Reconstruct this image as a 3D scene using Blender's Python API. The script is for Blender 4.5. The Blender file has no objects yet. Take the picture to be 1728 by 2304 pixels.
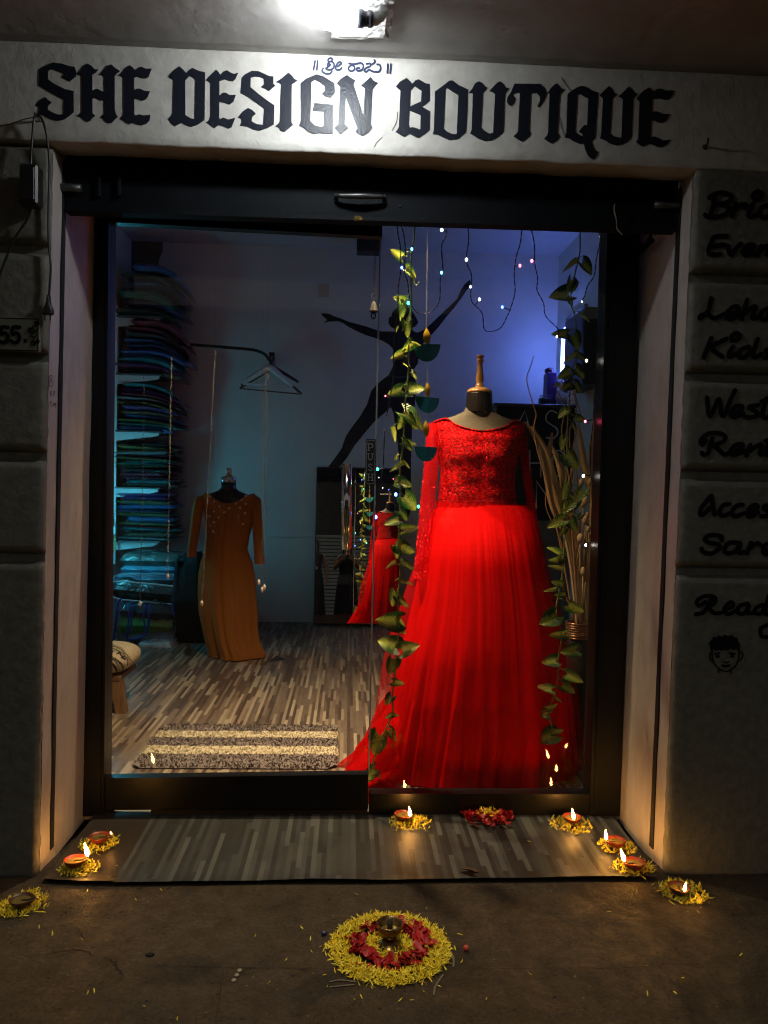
import bpy, math, random
from mathutils import Vector, noise, Matrix
from mathutils.geometry import tessellate_polygon
from mathutils.bvhtree import BVHTree
R = random.Random(7)
PI = math.pi
S = bpy.context.scene
COL = S.collection

# ------------------------------------------------------------------ camera
FPX, IW, IH = 1719.3933, 1728.0, 2304.0
CAM = Vector((-0.0649, -2.4301, 1.25))
YAW, PITCH, ROLL = 0.0469, 0.0318, 0.0204
FW = Vector((math.sin(YAW)*math.cos(PITCH), math.cos(YAW)*math.cos(PITCH), -math.sin(PITCH)))
_r = Vector((math.cos(YAW), -math.sin(YAW), 0)); _u = _r.cross(FW)
RT = math.cos(ROLL)*_r + math.sin(ROLL)*_u
UP = -math.sin(ROLL)*_r + math.cos(ROLL)*_u
cam = bpy.data.cameras.new('camera'); camo = bpy.data.objects.new('camera', cam); COL.objects.link(camo)
cam.sensor_fit = 'VERTICAL'; cam.sensor_height = 36; cam.lens = FPX/IH*36
cam.clip_start = .02; cam.clip_end = 500
m = Matrix((RT, UP, -FW)).transposed().to_4x4(); m.translation = CAM
camo.matrix_world = m
S.camera = camo

# ------------------------------------------------------------------ world, exposure
W = bpy.data.worlds.new('World'); S.world = W; W.use_nodes = True
nt = W.node_tree; nt.nodes.clear()
sky = nt.nodes.new('ShaderNodeTexSky'); sky.sky_type = 'NISHITA'; sky.sun_disc = False
sky.sun_elevation = math.radians(2); sky.sun_rotation = math.radians(186)
tint = nt.nodes.new('ShaderNodeMix'); tint.data_type = 'RGBA'; tint.inputs[0].default_value = .93
tint.inputs[7].default_value = (1.0, .95, .84, 1)          # sodium glow of the town on the night sky
bg = nt.nodes.new('ShaderNodeBackground'); bg.inputs[1].default_value = .13
wo = nt.nodes.new('ShaderNodeOutputWorld')
nt.links.new(sky.outputs[0], tint.inputs[6]); nt.links.new(tint.outputs[2], bg.inputs[0]); nt.links.new(bg.outputs[0], wo.inputs[0])
# one soft warm light from high behind the viewer: the lit street, its edge cut off by the canopy
_sl = bpy.data.lights.new('street_light', 'SUN'); _sl.energy = .95; _sl.color = (1.0, .80, .52); _sl.angle = math.radians(7)
_so = bpy.data.objects.new('street_light', _sl); COL.objects.link(_so); _so.location = (0,-5,8)
_so.rotation_euler = Vector((.08, .515, -.857)).to_track_quat('-Z','Y').to_euler()
S.view_settings.view_transform = 'Standard'; S.view_settings.look = 'None'
S.view_settings.exposure = 0; S.view_settings.gamma = 1; S.view_settings.use_curve_mapping = False
S.render.engine = 'CYCLES'
S.render.filter_size = 1.0; S.cycles.pixel_filter_type = 'BLACKMAN_HARRIS'; S.cycles.filter_width = 1.1; S.cycles.use_denoising = True; S.cycles.denoising_prefilter = 'FAST'; S.cycles.sample_clamp_indirect = 3.0
S.cycles.caustics_reflective = False; S.cycles.caustics_refractive = False
S.cycles.transparent_max_bounces = 24; S.cycles.max_bounces = 10
S.cycles.use_light_tree = True

# ------------------------------------------------------------------ helpers
def ray(px, py):
    return (FW + RT*((px-IW/2)/FPX) - UP*((py-IH/2)/FPX))
def P(px, py, Y):
    d = ray(px, py); return CAM + d*((Y-CAM.y)/d.y)
def PX(px, py, X):
    d = ray(px, py); return CAM + d*((X-CAM.x)/d.x)
def G(px, py, z=0.0):
    d = ray(px, py); return CAM + d*((z-CAM.z)/d.z)
ZN = {'z1': (60,120,.2411), 'z2': (440,120,.2532), 'z3': (880,150,.2049), 'z4': (1180,170,.2170), 'kn': (690,120,.1266),
      'a': (1540,420,.1808), 'b': (1540,860,.1899), 'c': (1400,860,.3166), 'v': (640,480,.2351), 'm': (660,960,.226),
      's': (760,1340,.3496), 'r': (860,480,.3255), 'q': (1180,860,.2532), 'l6': (240,480,.2773), 'l7': (240,1000,.2773),
      'd': (0,0,1.0416), 'g': (900,760,.2712), 'p': (0,240,.2532), 'n': (0,380,.2803), 'x5': (120,300,.229), 'x8': (640,380,.1929),
      'x6': (1180,460,.1988), 'x4': (1296,380,.2803), 'e': (240,1440,.1929), 'h': (0,1780,.5208), 'i': (864,1780,.5208), 'j': (1280,1760,.1929), 'k': (60,1780,.2411)}
def zp(z, x, y):
    o = ZN[z]; return (o[0]+x*o[2], o[1]+y*o[2])
def ZP(z, x, y, Y): return P(*zp(z, x, y), Y)

def wloc(o):
    v = Vector((0,0,0))
    while o is not None:
        v = v + o.location; o = o.parent
    return v
def tag(o, label=None, cat=None, group=None, kind=None):
    if label: o['label'] = label
    if cat: o['category'] = cat
    if group: o['group'] = group
    if kind: o['kind'] = kind
    return o
def thing(name, label, cat, loc, group=None):
    o = bpy.data.objects.new(name, None); COL.objects.link(o); o.location = Vector(loc)
    o.empty_display_size = .05
    return tag(o, label, cat, group)
def inst(name, me, parent=None, loc=(0,0,0), rot=None, scale=1.0):
    o = bpy.data.objects.new(name, me); COL.objects.link(o)
    loc = Vector(loc)
    if parent is not None:
        o.parent = parent; loc = loc - wloc(parent)
    o.location = loc
    if rot is not None: o.rotation_euler = rot
    o.scale = (scale,)*3 if not hasattr(scale, '__len__') else scale
    return o

class MB:
    def __init__(s): s.v = []; s.f = []; s.mi = []
    def add(s, vs, fs, mi=0):
        b = len(s.v); s.v.extend([Vector(v) for v in vs]); s.f.extend([tuple(i+b for i in f) for f in fs]); s.mi.extend([mi]*len(fs)); return s
    def box(s, a, b, bev=0.0, mi=0):
        a = Vector(a); b = Vector(b)
        lo = Vector([min(a[i], b[i]) for i in range(3)]); hi = Vector([max(a[i], b[i]) for i in range(3)])
        if bev <= 0:
            vs = [(x,y,z) for x in (lo.x,hi.x) for y in (lo.y,hi.y) for z in (lo.z,hi.z)]
            return s.add(vs, [(0,1,3,2),(4,6,7,5),(0,4,5,1),(2,3,7,6),(0,2,6,4),(1,5,7,3)], mi)
        bev = min(bev, *[(hi[i]-lo[i])*.45 for i in range(3)])
        # chamfered box: three vertices per corner
        vs = []; idx = {}
        for cx in (0,1):
            for cy in (0,1):
                for cz in (0,1):
                    c = Vector((hi.x if cx else lo.x, hi.y if cy else lo.y, hi.z if cz else lo.z))
                    d = Vector((-bev if cx else bev, -bev if cy else bev, -bev if cz else bev))
                    for ax in range(3):
                        p = c.copy()
                        for k in range(3):
                            if k != ax: p[k] += d[k]
                        idx[(cx,cy,cz,ax)] = len(vs); vs.append(p)
        fs = []
        for ax in range(3):
            o1, o2 = [k for k in range(3) if k != ax]
            for side in (0,1):
                q = []
                for (p1,p2) in ((0,0),(1,0),(1,1),(0,1)):
                    c = [0,0,0]; c[ax] = side; c[o1] = p1; c[o2] = p2
                    q.append(idx[tuple(c)+(ax,)])
                fs.append(tuple(q))
        for ax in range(3):
            o1, o2 = [k for k in range(3) if k != ax]
            for s1 in (0,1):
                for s2 in (0,1):
                    c0 = [0,0,0]; c1 = [0,0,0]; c0[ax] = 0; c1[ax] = 1
                    for c in (c0, c1): c[o1] = s1; c[o2] = s2
                    fs.append((idx[tuple(c0)+(o1,)], idx[tuple(c1)+(o1,)], idx[tuple(c1)+(o2,)], idx[tuple(c0)+(o2,)]))
        for cx in (0,1):
            for cy in (0,1):
                for cz in (0,1): fs.append(tuple(idx[(cx,cy,cz,a)] for a in range(3)))
        return s.add(vs, fs, mi)
    def loft(s, rings, closed=True, cap0=False, cap1=False, mi=0):
        n = len(rings[0]); vs = [p for r in rings for p in r]; fs = []
        for i in range(len(rings)-1):
            for j in range(n if closed else n-1):
                k = (j+1) % n
                fs.append((i*n+j, i*n+k, (i+1)*n+k, (i+1)*n+j))
        if cap0: fs.append(tuple(range(n-1,-1,-1)))
        if cap1: fs.append(tuple((len(rings)-1)*n+j for j in range(n)))
        return s.add(vs, fs, mi)
    def tube(s, pts, r, n=6, sub=0, cap=True, mi=0):
        pts = [Vector(p) for p in pts]
        rr = list(r) if hasattr(r, '__len__') else [r]*len(pts)
        if sub: 
            pts, rr = smooth(pts, sub, rr)
        rings = []; prev = None
        for i, p in enumerate(pts):
            t = (pts[min(i+1, len(pts)-1)] - pts[max(i-1, 0)])
            t = t.normalized() if t.length > 1e-9 else Vector((0,0,1))
            if prev is None:
                a = Vector((0,0,1)) if abs(t.z) < .9 else Vector((1,0,0))
                a = (a - t*a.dot(t)).normalized()
            else:
                a = prev - t*prev.dot(t)
                a = a.normalized() if a.length > 1e-6 else Vector((1,0,0))
            prev = a; b = t.cross(a)
            rings.append([p + (a*math.cos(2*PI*j/n) + b*math.sin(2*PI*j/n))*rr[i] for j in range(n)])
        return s.loft(rings, True, cap, cap, mi)
    def lathe(s, c, prof, n=24, sx=1, sy=1, mi=0, cap0=True, cap1=True):
        c = Vector(c)
        rings = [[c + Vector((math.cos(2*PI*j/n)*r*sx, math.sin(2*PI*j/n)*r*sy, z)) for j in range(n)] for (r, z) in prof]
        return s.loft(rings, True, cap0, cap1, mi)
    def ball(s, c, r, n=12, m=8, sc=(1,1,1), mi=0):
        c = Vector(c)
        rings = []
        for i in range(m+1):
            a = -PI/2 + PI*i/m; rr = max(math.cos(a), .02)
            rings.append([c + Vector((math.cos(2*PI*j/n)*rr*r*sc[0], math.sin(2*PI*j/n)*rr*r*sc[1], math.sin(a)*r*sc[2])) for j in range(n)])
        return s.loft(rings, True, True, True, mi)
    def prism(s, loops, d, mi=0):
        """flat polygon (first loop the outline, others holes) extruded by vector d"""
        d = Vector(d); loops = [[Vector(p) for p in l] for l in loops]
        flat = [p for l in loops for p in l]; tris = tessellate_polygon(loops)
        n = len(flat); vs = flat + [p+d for p in flat]; fs = []
        for t in tris:
            fs.append(tuple(t)); fs.append(tuple(i+n for i in reversed(t)))
        b = 0
        for l in loops:
            for i in range(len(l)):
                k = (i+1) % len(l); fs.append((b+i, b+k, b+k+n, b+i+n))
            b += len(l)
        return s.add(vs, fs, mi)
    def stroke(s, pts, w, nrm, th=.0012, lift=0.0, sub=6, mi=0, taper=True):
        """a painted brush stroke: a thin flat band of width w lying on a surface of normal nrm"""
        pts = [Vector(p) for p in pts]; nrm = Vector(nrm).normalized()
        if sub and len(pts) > 2: pts, _ = smooth(pts, sub, [0]*len(pts))
        L = []; Rr = []
        for i, p in enumerate(pts):
            t = (pts[min(i+1, len(pts)-1)] - pts[max(i-1, 0)])
            t = t.normalized() if t.length > 1e-9 else Vector((1,0,0))
            o = nrm.cross(t).normalized()*(w/2)
            q = p + nrm*(lift + .0004*i/len(pts)); L.append(q+o); Rr.append(q-o)
        def capend(p, q, out):
            mdl = (p+q)/2; h = (p-q)/2
            return [mdl + h*math.cos(a) + out*(h.length*math.sin(a)) for a in (PI*.25, PI*.5, PI*.75)]
        t0 = (pts[0]-pts[1]).normalized(); t1 = (pts[-1]-pts[-2]).normalized()
        c0 = capend(Rr[0], L[0], t0); c1 = capend(L[-1], Rr[-1], t1)
        n = len(pts); e = nrm*th
        base = L + Rr + c0 + c1; N = len(base)
        vs = base + [p+e for p in base]; fs = []
        for i in range(n-1): fs.append((N+i, N+i+1, N+n+i+1, N+n+i)); fs.append((i, n+i, n+i+1, i+1))
        o0 = [n+0, 2*n, 2*n+1, 2*n+2, 0]; o1 = [n-1, 2*n+3, 2*n+4, 2*n+5, 2*n-1]
        fs.append(tuple(N+i for i in o0)); fs.append(tuple(N+i for i in o1))
        edge = list(range(n)) + [2*n+3,2*n+4,2*n+5] + [n+i for i in range(n-1,-1,-1)] + [2*n,2*n+1,2*n+2]
        for i in range(len(edge)):
            a, b = edge[i], edge[(i+1) % len(edge)]; fs.append((a, b, b+N, a+N))
        return s.add(vs, fs, mi)
    def mesh(s, name, mats, smooth_=False, off=Vector((0,0,0))):
        me = bpy.data.meshes.new(name)
        me.from_pydata([tuple(v-off) for v in s.v], [], s.f)
        for mm in (mats if isinstance(mats, (list, tuple)) else [mats]): me.materials.append(mm)
        if any(s.mi): me.polygons.foreach_set('material_index', s.mi)
        if smooth_: me.polygons.foreach_set('use_smooth', [True]*len(me.polygons))
        me.update()
        import bmesh
        bm = bmesh.new(); bm.from_mesh(me); bmesh.ops.recalc_face_normals(bm, faces=bm.faces); bm.to_mesh(me); bm.free()
        return me
    def build(s, name, mats, parent=None, smooth_=False, kind=None, label=None, cat=None, group=None):
        off = wloc(parent)
        if parent is None and s.v:
            lo = Vector([min(v[i] for v in s.v) for i in range(3)]); hi = Vector([max(v[i] for v in s.v) for i in range(3)])
            off = Vector(((lo.x+hi.x)/2, (lo.y+hi.y)/2, lo.z))
        me = s.mesh(name, mats, smooth_, off)
        o = bpy.data.objects.new(name, me); COL.objects.link(o)
        if parent is not None: o.parent = parent
        else: o.location = off
        return tag(o, label, cat, group, kind)

def smooth(pts, sub, rr):
    out = []; ro = []
    n = len(pts)
    for i in range(n-1):
        p0, p1, p2, p3 = pts[max(i-1,0)], pts[i], pts[i+1], pts[min(i+2,n-1)]
        for k in range(sub):
            t = k/sub; t2 = t*t; t3 = t2*t
            out.append(.5*((2*p1) + (p2-p0)*t + (2*p0-5*p1+4*p2-p3)*t2 + (3*p1-p0-3*p2+p3)*t3))
            ro.append(rr[i]*(1-t)+rr[i+1]*t)
    out.append(pts[-1]); ro.append(rr[-1])
    return out, ro
def nz(x, y=0, z=0): return noise.noise(Vector((x, y, z)))

# ------------------------------------------------------------------ materials
def newmat(name):
    mt = bpy.data.materials.new(name); mt.use_nodes = True
    n = mt.node_tree.nodes; l = mt.node_tree.links
    return mt, n, l, n['Principled BSDF']
def M(name, c1, c2=None, rough=.6, rough2=None, metal=0.0, ns=6.0, det=5.0, bump=0.0, bs=40.0, bd=.01, spec=.5, pos=True, rnd=0.0,
      bump2=0.0, bs2=300.0, sheen=0.0, coat=0.0, trans=None, contrast=(.35,.65), stretch=None, em=None, ems=0.0):
    mt, n, l, b = newmat(name)
    b.inputs['Roughness'].default_value = rough; b.inputs['Metallic'].default_value = metal
    b.inputs['Specular IOR Level'].default_value = spec
    b.inputs['Base Color'].default_value = (*c1, 1)
    if sheen: b.inputs['Sheen Weight'].default_value = sheen; b.inputs['Sheen Tint'].default_value = (*c1, 1)
    if coat: b.inputs['Coat Weight'].default_value = coat; b.inputs['Coat Roughness'].default_value = .15
    if em: b.inputs['Emission Color'].default_value = (*em, 1); b.inputs['Emission Strength'].default_value = ems
    if c2 is None and not bump and not bump2: return mt
    if pos:
        co = n.new('ShaderNodeNewGeometry').outputs['Position']
    else:
        co = n.new('ShaderNodeTexCoord').outputs['Object']
    if stretch:
        mp = n.new('ShaderNodeMapping'); mp.inputs['Scale'].default_value = stretch
        l.new(co, mp.inputs[0]); co = mp.outputs[0]
    if c2 is not None:
        t = n.new('ShaderNodeTexNoise'); t.inputs['Scale'].default_value = ns; t.inputs['Detail'].default_value = det; t.inputs['Roughness'].default_value = .62
        l.new(co, t.inputs['Vector'])
        mr = n.new('ShaderNodeMapRange'); mr.inputs[1].default_value = contrast[0]; mr.inputs[2].default_value = contrast[1]
        l.new(t.outputs[0], mr.inputs[0]); fac = mr.outputs[0]
        if rnd:
            oi = n.new('ShaderNodeObjectInfo'); mx = n.new('ShaderNodeMix'); mx.inputs[0].default_value = rnd
            l.new(fac, mx.inputs[2]); l.new(oi.outputs['Random'], mx.inputs[3]); fac = mx.outputs[0]
        mix = n.new('ShaderNodeMix'); mix.data_type = 'RGBA'
        mix.inputs[6].default_value = (*c1, 1); mix.inputs[7].default_value = (*c2, 1)
        l.new(fac, mix.inputs[0]); l.new(mix.outputs[2], b.inputs['Base Color'])
        if rough2 is not None:
            r = n.new('ShaderNodeMapRange'); r.inputs[3].default_value = rough; r.inputs[4].default_value = rough2
            l.new(fac, r.inputs[0]); l.new(r.outputs[0], b.inputs['Roughness'])
    nrm = None
    for (st, sc, dd) in ((bump, bs, bd), (bump2, bs2, bd*.3)):
        if st:
            t = n.new('ShaderNodeTexNoise'); t.inputs['Scale'].default_value = sc; t.inputs['Detail'].default_value = 6
            l.new(co, t.inputs['Vector'])
            bp = n.new('ShaderNodeBump'); bp.inputs['Strength'].default_value = st; bp.inputs['Distance'].default_value = dd
            l.new(t.outputs[0], bp.inputs['Height'])
            if nrm is not None: l.new(nrm, bp.inputs['Normal'])
            nrm = bp.outputs[0]
    if nrm is not None: l.new(nrm, b.inputs['Normal'])
    return mt
def EM(name, c, s):
    mt, n, l, b = newmat(name)
    b.inputs['Base Color'].default_value = (*[min(1, x*.8) for x in c], 1)
    b.inputs['Emission Color'].default_value = (*c, 1); b.inputs['Emission Strength'].default_value = s
    return mt
def GLASS(name, tint=(1,1,1), refl=1.0, rough=.0):
    mt, n, l, b = newmat(name); n.remove(b)
    tr = n.new('ShaderNodeBsdfTransparent'); tr.inputs[0].default_value = (*[.95*q_ for q_ in tint], 1)
    gl = n.new('ShaderNodeBsdfGlossy'); gl.inputs['Roughness'].default_value = rough
    fr = n.new('ShaderNodeFresnel'); fr.inputs['IOR'].default_value = 1.5
    ge = n.new('ShaderNodeNewGeometry')
    inv = n.new('ShaderNodeMath'); inv.operation = 'SUBTRACT'; inv.inputs[0].default_value = refl; l.new(ge.outputs['Backfacing'], inv.inputs[1])
    cl = n.new('ShaderNodeMath'); cl.operation = 'MAXIMUM'; cl.inputs[1].default_value = 0; l.new(inv.outputs[0], cl.inputs[0])
    mu = n.new('ShaderNodeMath'); mu.operation = 'MULTIPLY'; l.new(fr.outputs[0], mu.inputs[0]); l.new(cl.outputs[0], mu.inputs[1])
    mx = n.new('ShaderNodeMixShader'); l.new(mu.outputs[0], mx.inputs[0]); l.new(tr.outputs[0], mx.inputs[1]); l.new(gl.outputs[0], mx.inputs[2])
    l.new(mx.outputs[0], n['Material Output'].inputs[0])
    return mt
def CLOTH(name, col, alpha=1.0, transl=.35, rough=.7, sheen=.3, bump=.0, bs=200, stretch=None, glit=0.0):
    """fabric: diffuse + translucent, optionally see-through"""
    mt, n, l, b = newmat(name)
    b.inputs['Base Color'].default_value = (*col, 1); b.inputs['Roughness'].default_value = rough
    b.inputs['Sheen Weight'].default_value = sheen; b.inputs['Sheen Tint'].default_value = (*[min(1, c*1.3) for c in col], 1)
    b.inputs['Specular IOR Level'].default_value = .05
    out = n['Material Output']
    co = n.new('ShaderNodeTexCoord').outputs['Object']
    if stretch:
        mp = n.new('ShaderNodeMapping'); mp.inputs['Scale'].default_value = stretch; l.new(co, mp.inputs[0]); co = mp.outputs[0]
    if bump:
        t = n.new('ShaderNodeTexNoise'); t.inputs['Scale'].default_value = bs; t.inputs['Detail'].default_value = 4; l.new(co, t.inputs['Vector'])
        bp = n.new('ShaderNodeBump'); bp.inputs['Strength'].default_value = bump; bp.inputs['Distance'].default_value = .004
        l.new(t.outputs[0], bp.inputs['Height']); l.new(bp.outputs[0], b.inputs['Normal'])
    tl = n.new('ShaderNodeBsdfTranslucent'); tl.inputs[0].default_value = (*col, 1)
    mx = n.new('ShaderNodeMixShader'); mx.inputs[0].default_value = transl
    l.new(b.outputs[0], mx.inputs[1]); l.new(tl.outputs[0], mx.inputs[2]); sh = mx.outputs[0]
    if alpha < 1:
        tr = n.new('ShaderNodeBsdfTransparent'); m2 = n.new('ShaderNodeMixShader')
        tr.inputs[0].default_value = (1, .55+.45*(1-alpha), .55+.45*(1-alpha), 1) if col[0] > col[2]*4 else (1,1,1,1)
        m2.inputs[0].default_value = alpha; l.new(tr.outputs[0], m2.inputs[1]); l.new(sh, m2.inputs[2]); sh = m2.outputs[0]
    l.new(sh, out.inputs[0])
    return mt
def VINYL(name, cols, w=.021, ln=.19, rough=.35, bright=1.0):
    """printed vinyl sheet: narrow strips running in Y, each broken into lengths of its own tone"""
    mt, n, l, b = newmat(name)
    ge = n.new('ShaderNodeNewGeometry'); sp = n.new('ShaderNodeSeparateXYZ'); l.new(ge.outputs['Position'], sp.inputs[0])
    def mth(op, a, c=None):
        q = n.new('ShaderNodeMath'); q.operation = op
        for i, v in enumerate((a, c)):
            if v is None: continue
            if hasattr(v, 'links'): l.new(v, q.inputs[i])
            else: q.inputs[i].default_value = v
        return q.outputs[0]
    def wn(a, c=None):
        q = n.new('ShaderNodeTexWhiteNoise'); q.noise_dimensions = '2D'
        cb = n.new('ShaderNodeCombineXYZ'); l.new(a, cb.inputs[0])
        if c is not None: l.new(c, cb.inputs[1])
        l.new(cb.outputs[0], q.inputs['Vector']); return q.outputs['Value']
    row = mth('FLOOR', mth('DIVIDE', sp.outputs['X'], w))
    r1 = wn(row); r2 = wn(mth('ADD', row, 57.3))
    lenr = mth('ADD', mth('MULTIPLY', r2, ln*.9), ln*.55)
    colm = mth('FLOOR', mth('ADD', mth('DIVIDE', sp.outputs['Y'], lenr), mth('MULTIPLY', r1, 17.0)))
    val = wn(row, colm)
    cr = n.new('ShaderNodeValToRGB'); e = cr.color_ramp.elements
    cr.color_ramp.interpolation = 'CONSTANT'
    e[0].position = 0; e[0].color = (*cols[0], 1)
    e[1].position = 1/len(cols); e[1].color = (*cols[1], 1)
    for i in range(2, len(cols)):
        q = cr.color_ramp.elements.new(i/len(cols)); q.color = (*cols[i], 1)
    l.new(val, cr.inputs[0])
    no = n.new('ShaderNodeTexNoise'); no.inputs['Scale'].default_value = 5; no.inputs['Detail'].default_value = 8
    mpp = n.new('ShaderNodeMapping'); mpp.inputs['Scale'].default_value = (18, 2, 1); l.new(ge.outputs['Position'], mpp.inputs[0]); l.new(mpp.outputs[0], no.inputs['Vector'])
    mr = n.new('ShaderNodeMapRange'); mr.inputs[3].default_value = .72*bright; mr.inputs[4].default_value = 1.22*bright; l.new(no.outputs[0], mr.inputs[0])
    mx = n.new('ShaderNodeMix'); mx.data_type = 'RGBA'; mx.blend_type = 'MULTIPLY'; mx.inputs[0].default_value = 1
    l.new(cr.outputs[0], mx.inputs[6]); l.new(mr.outputs[0], mx.inputs[7]); l.new(mx.outputs[2], b.inputs['Base Color'])
    b.inputs['Roughness'].default_value = rough
    n2 = n.new('ShaderNodeTexNoise'); n2.inputs['Scale'].default_value = 9; l.new(ge.outputs['Position'], n2.inputs['Vector'])
    bp = n.new('ShaderNodeBump'); bp.inputs['Strength'].default_value = .25; bp.inputs['Distance'].default_value = .004; l.new(n2.outputs[0], bp.inputs['Height']); l.new(bp.outputs[0], b.inputs['Normal'])
    mr2 = n.new('ShaderNodeMapRange'); mr2.inputs[3].default_value = rough*.8; mr2.inputs[4].default_value = min(1, rough*1.5); l.new(n2.outputs[0], mr2.inputs[0]); l.new(mr2.outputs[0], b.inputs['Roughness'])
    return mt
def LEAF(name, dark, pale, rough=.4):
    """variegated heart leaf in its own space: pale round the midrib and veins, dark at the rim"""
    mt, n, l, b = newmat(name)
    co = n.new('ShaderNodeTexCoord').outputs['Object']; sp = n.new('ShaderNodeSeparateXYZ'); l.new(co, sp.inputs[0])
    ab = n.new('ShaderNodeMath'); ab.operation = 'ABSOLUTE'; l.new(sp.outputs['X'], ab.inputs[0])
    no = n.new('ShaderNodeTexNoise'); no.inputs['Scale'].default_value = 6; no.inputs['Detail'].default_value = 6; no.inputs['Roughness'].default_value = .7
    oi = n.new('ShaderNodeObjectInfo'); av = n.new('ShaderNodeVectorMath'); av.operation = 'ADD'; l.new(co, av.inputs[0]); l.new(oi.outputs['Location'], av.inputs[1]); l.new(av.outputs[0], no.inputs['Vector'])
    wv = n.new('ShaderNodeTexWave'); wv.inputs['Scale'].default_value = 3.2; wv.inputs['Distortion'].default_value = 1.5
    mp = n.new('ShaderNodeVectorMath'); mp.operation = 'ABSOLUTE'; l.new(co, mp.inputs[0])
    rt = n.new('ShaderNodeMapping'); rt.inputs['Rotation'].default_value = (0,0,math.radians(125)); l.new(mp.outputs[0], rt.inputs[0]); l.new(rt.outputs[0], wv.inputs['Vector'])
    a = n.new('ShaderNodeMath'); a.operation = 'MULTIPLY_ADD'; a.inputs[1].default_value = -2.0; a.inputs[2].default_value = .42; l.new(ab.outputs[0], a.inputs[0])
    c = n.new('ShaderNodeMath'); c.operation = 'MULTIPLY_ADD'; c.inputs[1].default_value = 1.1; l.new(no.outputs[0], c.inputs[0]); l.new(a.outputs[0], c.inputs[2])
    d = n.new('ShaderNodeMath'); d.operation = 'MULTIPLY_ADD'; d.inputs[1].default_value = .3; l.new(wv.outputs[0], d.inputs[0]); l.new(c.outputs[0], d.inputs[2])
    mr = n.new('ShaderNodeMapRange'); mr.inputs[1].default_value = .60; mr.inputs[2].default_value = .95; l.new(d.outputs[0], mr.inputs[0])
    mx = n.new('ShaderNodeMix'); mx.data_type = 'RGBA'; mx.inputs[6].default_value = (*dark, 1); mx.inputs[7].default_value = (*pale, 1)
    l.new(mr.outputs[0], mx.inputs[0]); l.new(mx.outputs[2], b.inputs['Base Color'])
    b.inputs['Roughness'].default_value = rough; b.inputs['Specular IOR Level'].default_value = .35
    tl = n.new('ShaderNodeBsdfTranslucent'); l.new(mx.outputs[2], tl.inputs[0])
    ms = n.new('ShaderNodeMixShader'); ms.inputs[0].default_value = .3; l.new(b.outputs[0], ms.inputs[1]); l.new(tl.outputs[0], ms.inputs[2])
    l.new(ms.outputs[0], n['Material Output'].inputs[0])
    bp = n.new('ShaderNodeBump'); bp.inputs['Strength'].default_value = .3; bp.inputs['Distance'].default_value = .02; l.new(wv.outputs[0], bp.inputs['Height']); l.new(bp.outputs[0], b.inputs['Normal'])
    return mt

def GROUND(name):
    mt, n, l, b = newmat(name)
    co = n.new('ShaderNodeNewGeometry').outputs['Position']
    def noi(sc, det, ro, dist=0.0, st=None):
        q = n.new('ShaderNodeTexNoise'); q.inputs['Scale'].default_value = sc; q.inputs['Detail'].default_value = det; q.inputs['Roughness'].default_value = ro; q.inputs['Distortion'].default_value = dist
        l.new(co, q.inputs['Vector']); return q.outputs[0]
    def ramp(v, a, c, lo=0.0, hi=1.0):
        q = n.new('ShaderNodeMapRange'); q.inputs[1].default_value = a; q.inputs[2].default_value = c; q.inputs[3].default_value = lo; q.inputs[4].default_value = hi; l.new(v, q.inputs[0]); return q.outputs[0]
    def mix(f, a, c, mode='MIX'):
        q = n.new('ShaderNodeMix'); q.data_type = 'RGBA'; q.blend_type = mode
        if hasattr(f, 'links'): l.new(f, q.inputs[0])
        else: q.inputs[0].default_value = f
        for i, v in ((6,a),(7,c)):
            if hasattr(v, 'links'): l.new(v, q.inputs[i])
            else: q.inputs[i].default_value = (*v, 1)
        return q.outputs[2]
    big = ramp(noi(2.6, 6, .6, .6), .42, .60); mid = ramp(noi(13, 10, .68, .3), .36, .66); fine = ramp(noi(95, 6, .7), .30, .70)
    c = mix(big, (0.0713,0.0459,0.0236), (0.0384,0.0322,0.0248))
    c = mix(mid, c, mix(big, (0.0310,0.0198,0.0105), (0.0186,0.0161,0.0124)))
    c = mix(fine, mix(.62, c, (0.0124,0.0087,0.0056)), mix(.42, c, (0.1054,0.0806,0.0527)))
    spot = ramp(noi(46, 3, .5), .66, .70); c = mix(spot, c, (0.0074,0.0056,0.0043))
    pale = ramp(noi(62, 2, .5), .72, .75); c = mix(pale, c, (0.1612,0.1364,0.0992))
    wet = ramp(noi(1.9, 5, .55, 1.2), .55, .60); c = mix(wet, c, mix(.55, c, (0.0112,0.0087,0.0062)))
    l.new(c, b.inputs['Base Color'])
    l.new(ramp(mid, 0, 1, .55, .9), b.inputs['Roughness']); b.inputs['Specular IOR Level'].default_value = .3
    h = n.new('ShaderNodeMath'); h.operation = 'MULTIPLY_ADD'; h.inputs[1].default_value = .5; l.new(fine, h.inputs[0]); l.new(mid, h.inputs[2])
    bp = n.new('ShaderNodeBump'); bp.inputs['Strength'].default_value = .7; bp.inputs['Distance'].default_value = .006; l.new(h.outputs[0], bp.inputs['Height']); l.new(bp.outputs[0], b.inputs['Normal'])
    return mt
m_sign = M('sign_plaster', (.60,.59,.545), (.50,.485,.44), rough=.6, rough2=.7, ns=14, det=8, contrast=(.38,.66), bump=.35, bs=22, bd=.012, bump2=.35, bs2=130, spec=.3)
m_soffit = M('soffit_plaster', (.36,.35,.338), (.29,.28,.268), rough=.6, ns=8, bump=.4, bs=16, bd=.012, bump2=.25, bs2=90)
m_pillar = M('pillar_plaster', (.20,.20,.168), (.14,.14,.117), rough=.7, ns=30, det=8, contrast=(.36,.66), bump=.45, bs=42, bd=.009, bump2=.5, bs2=150)
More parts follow.
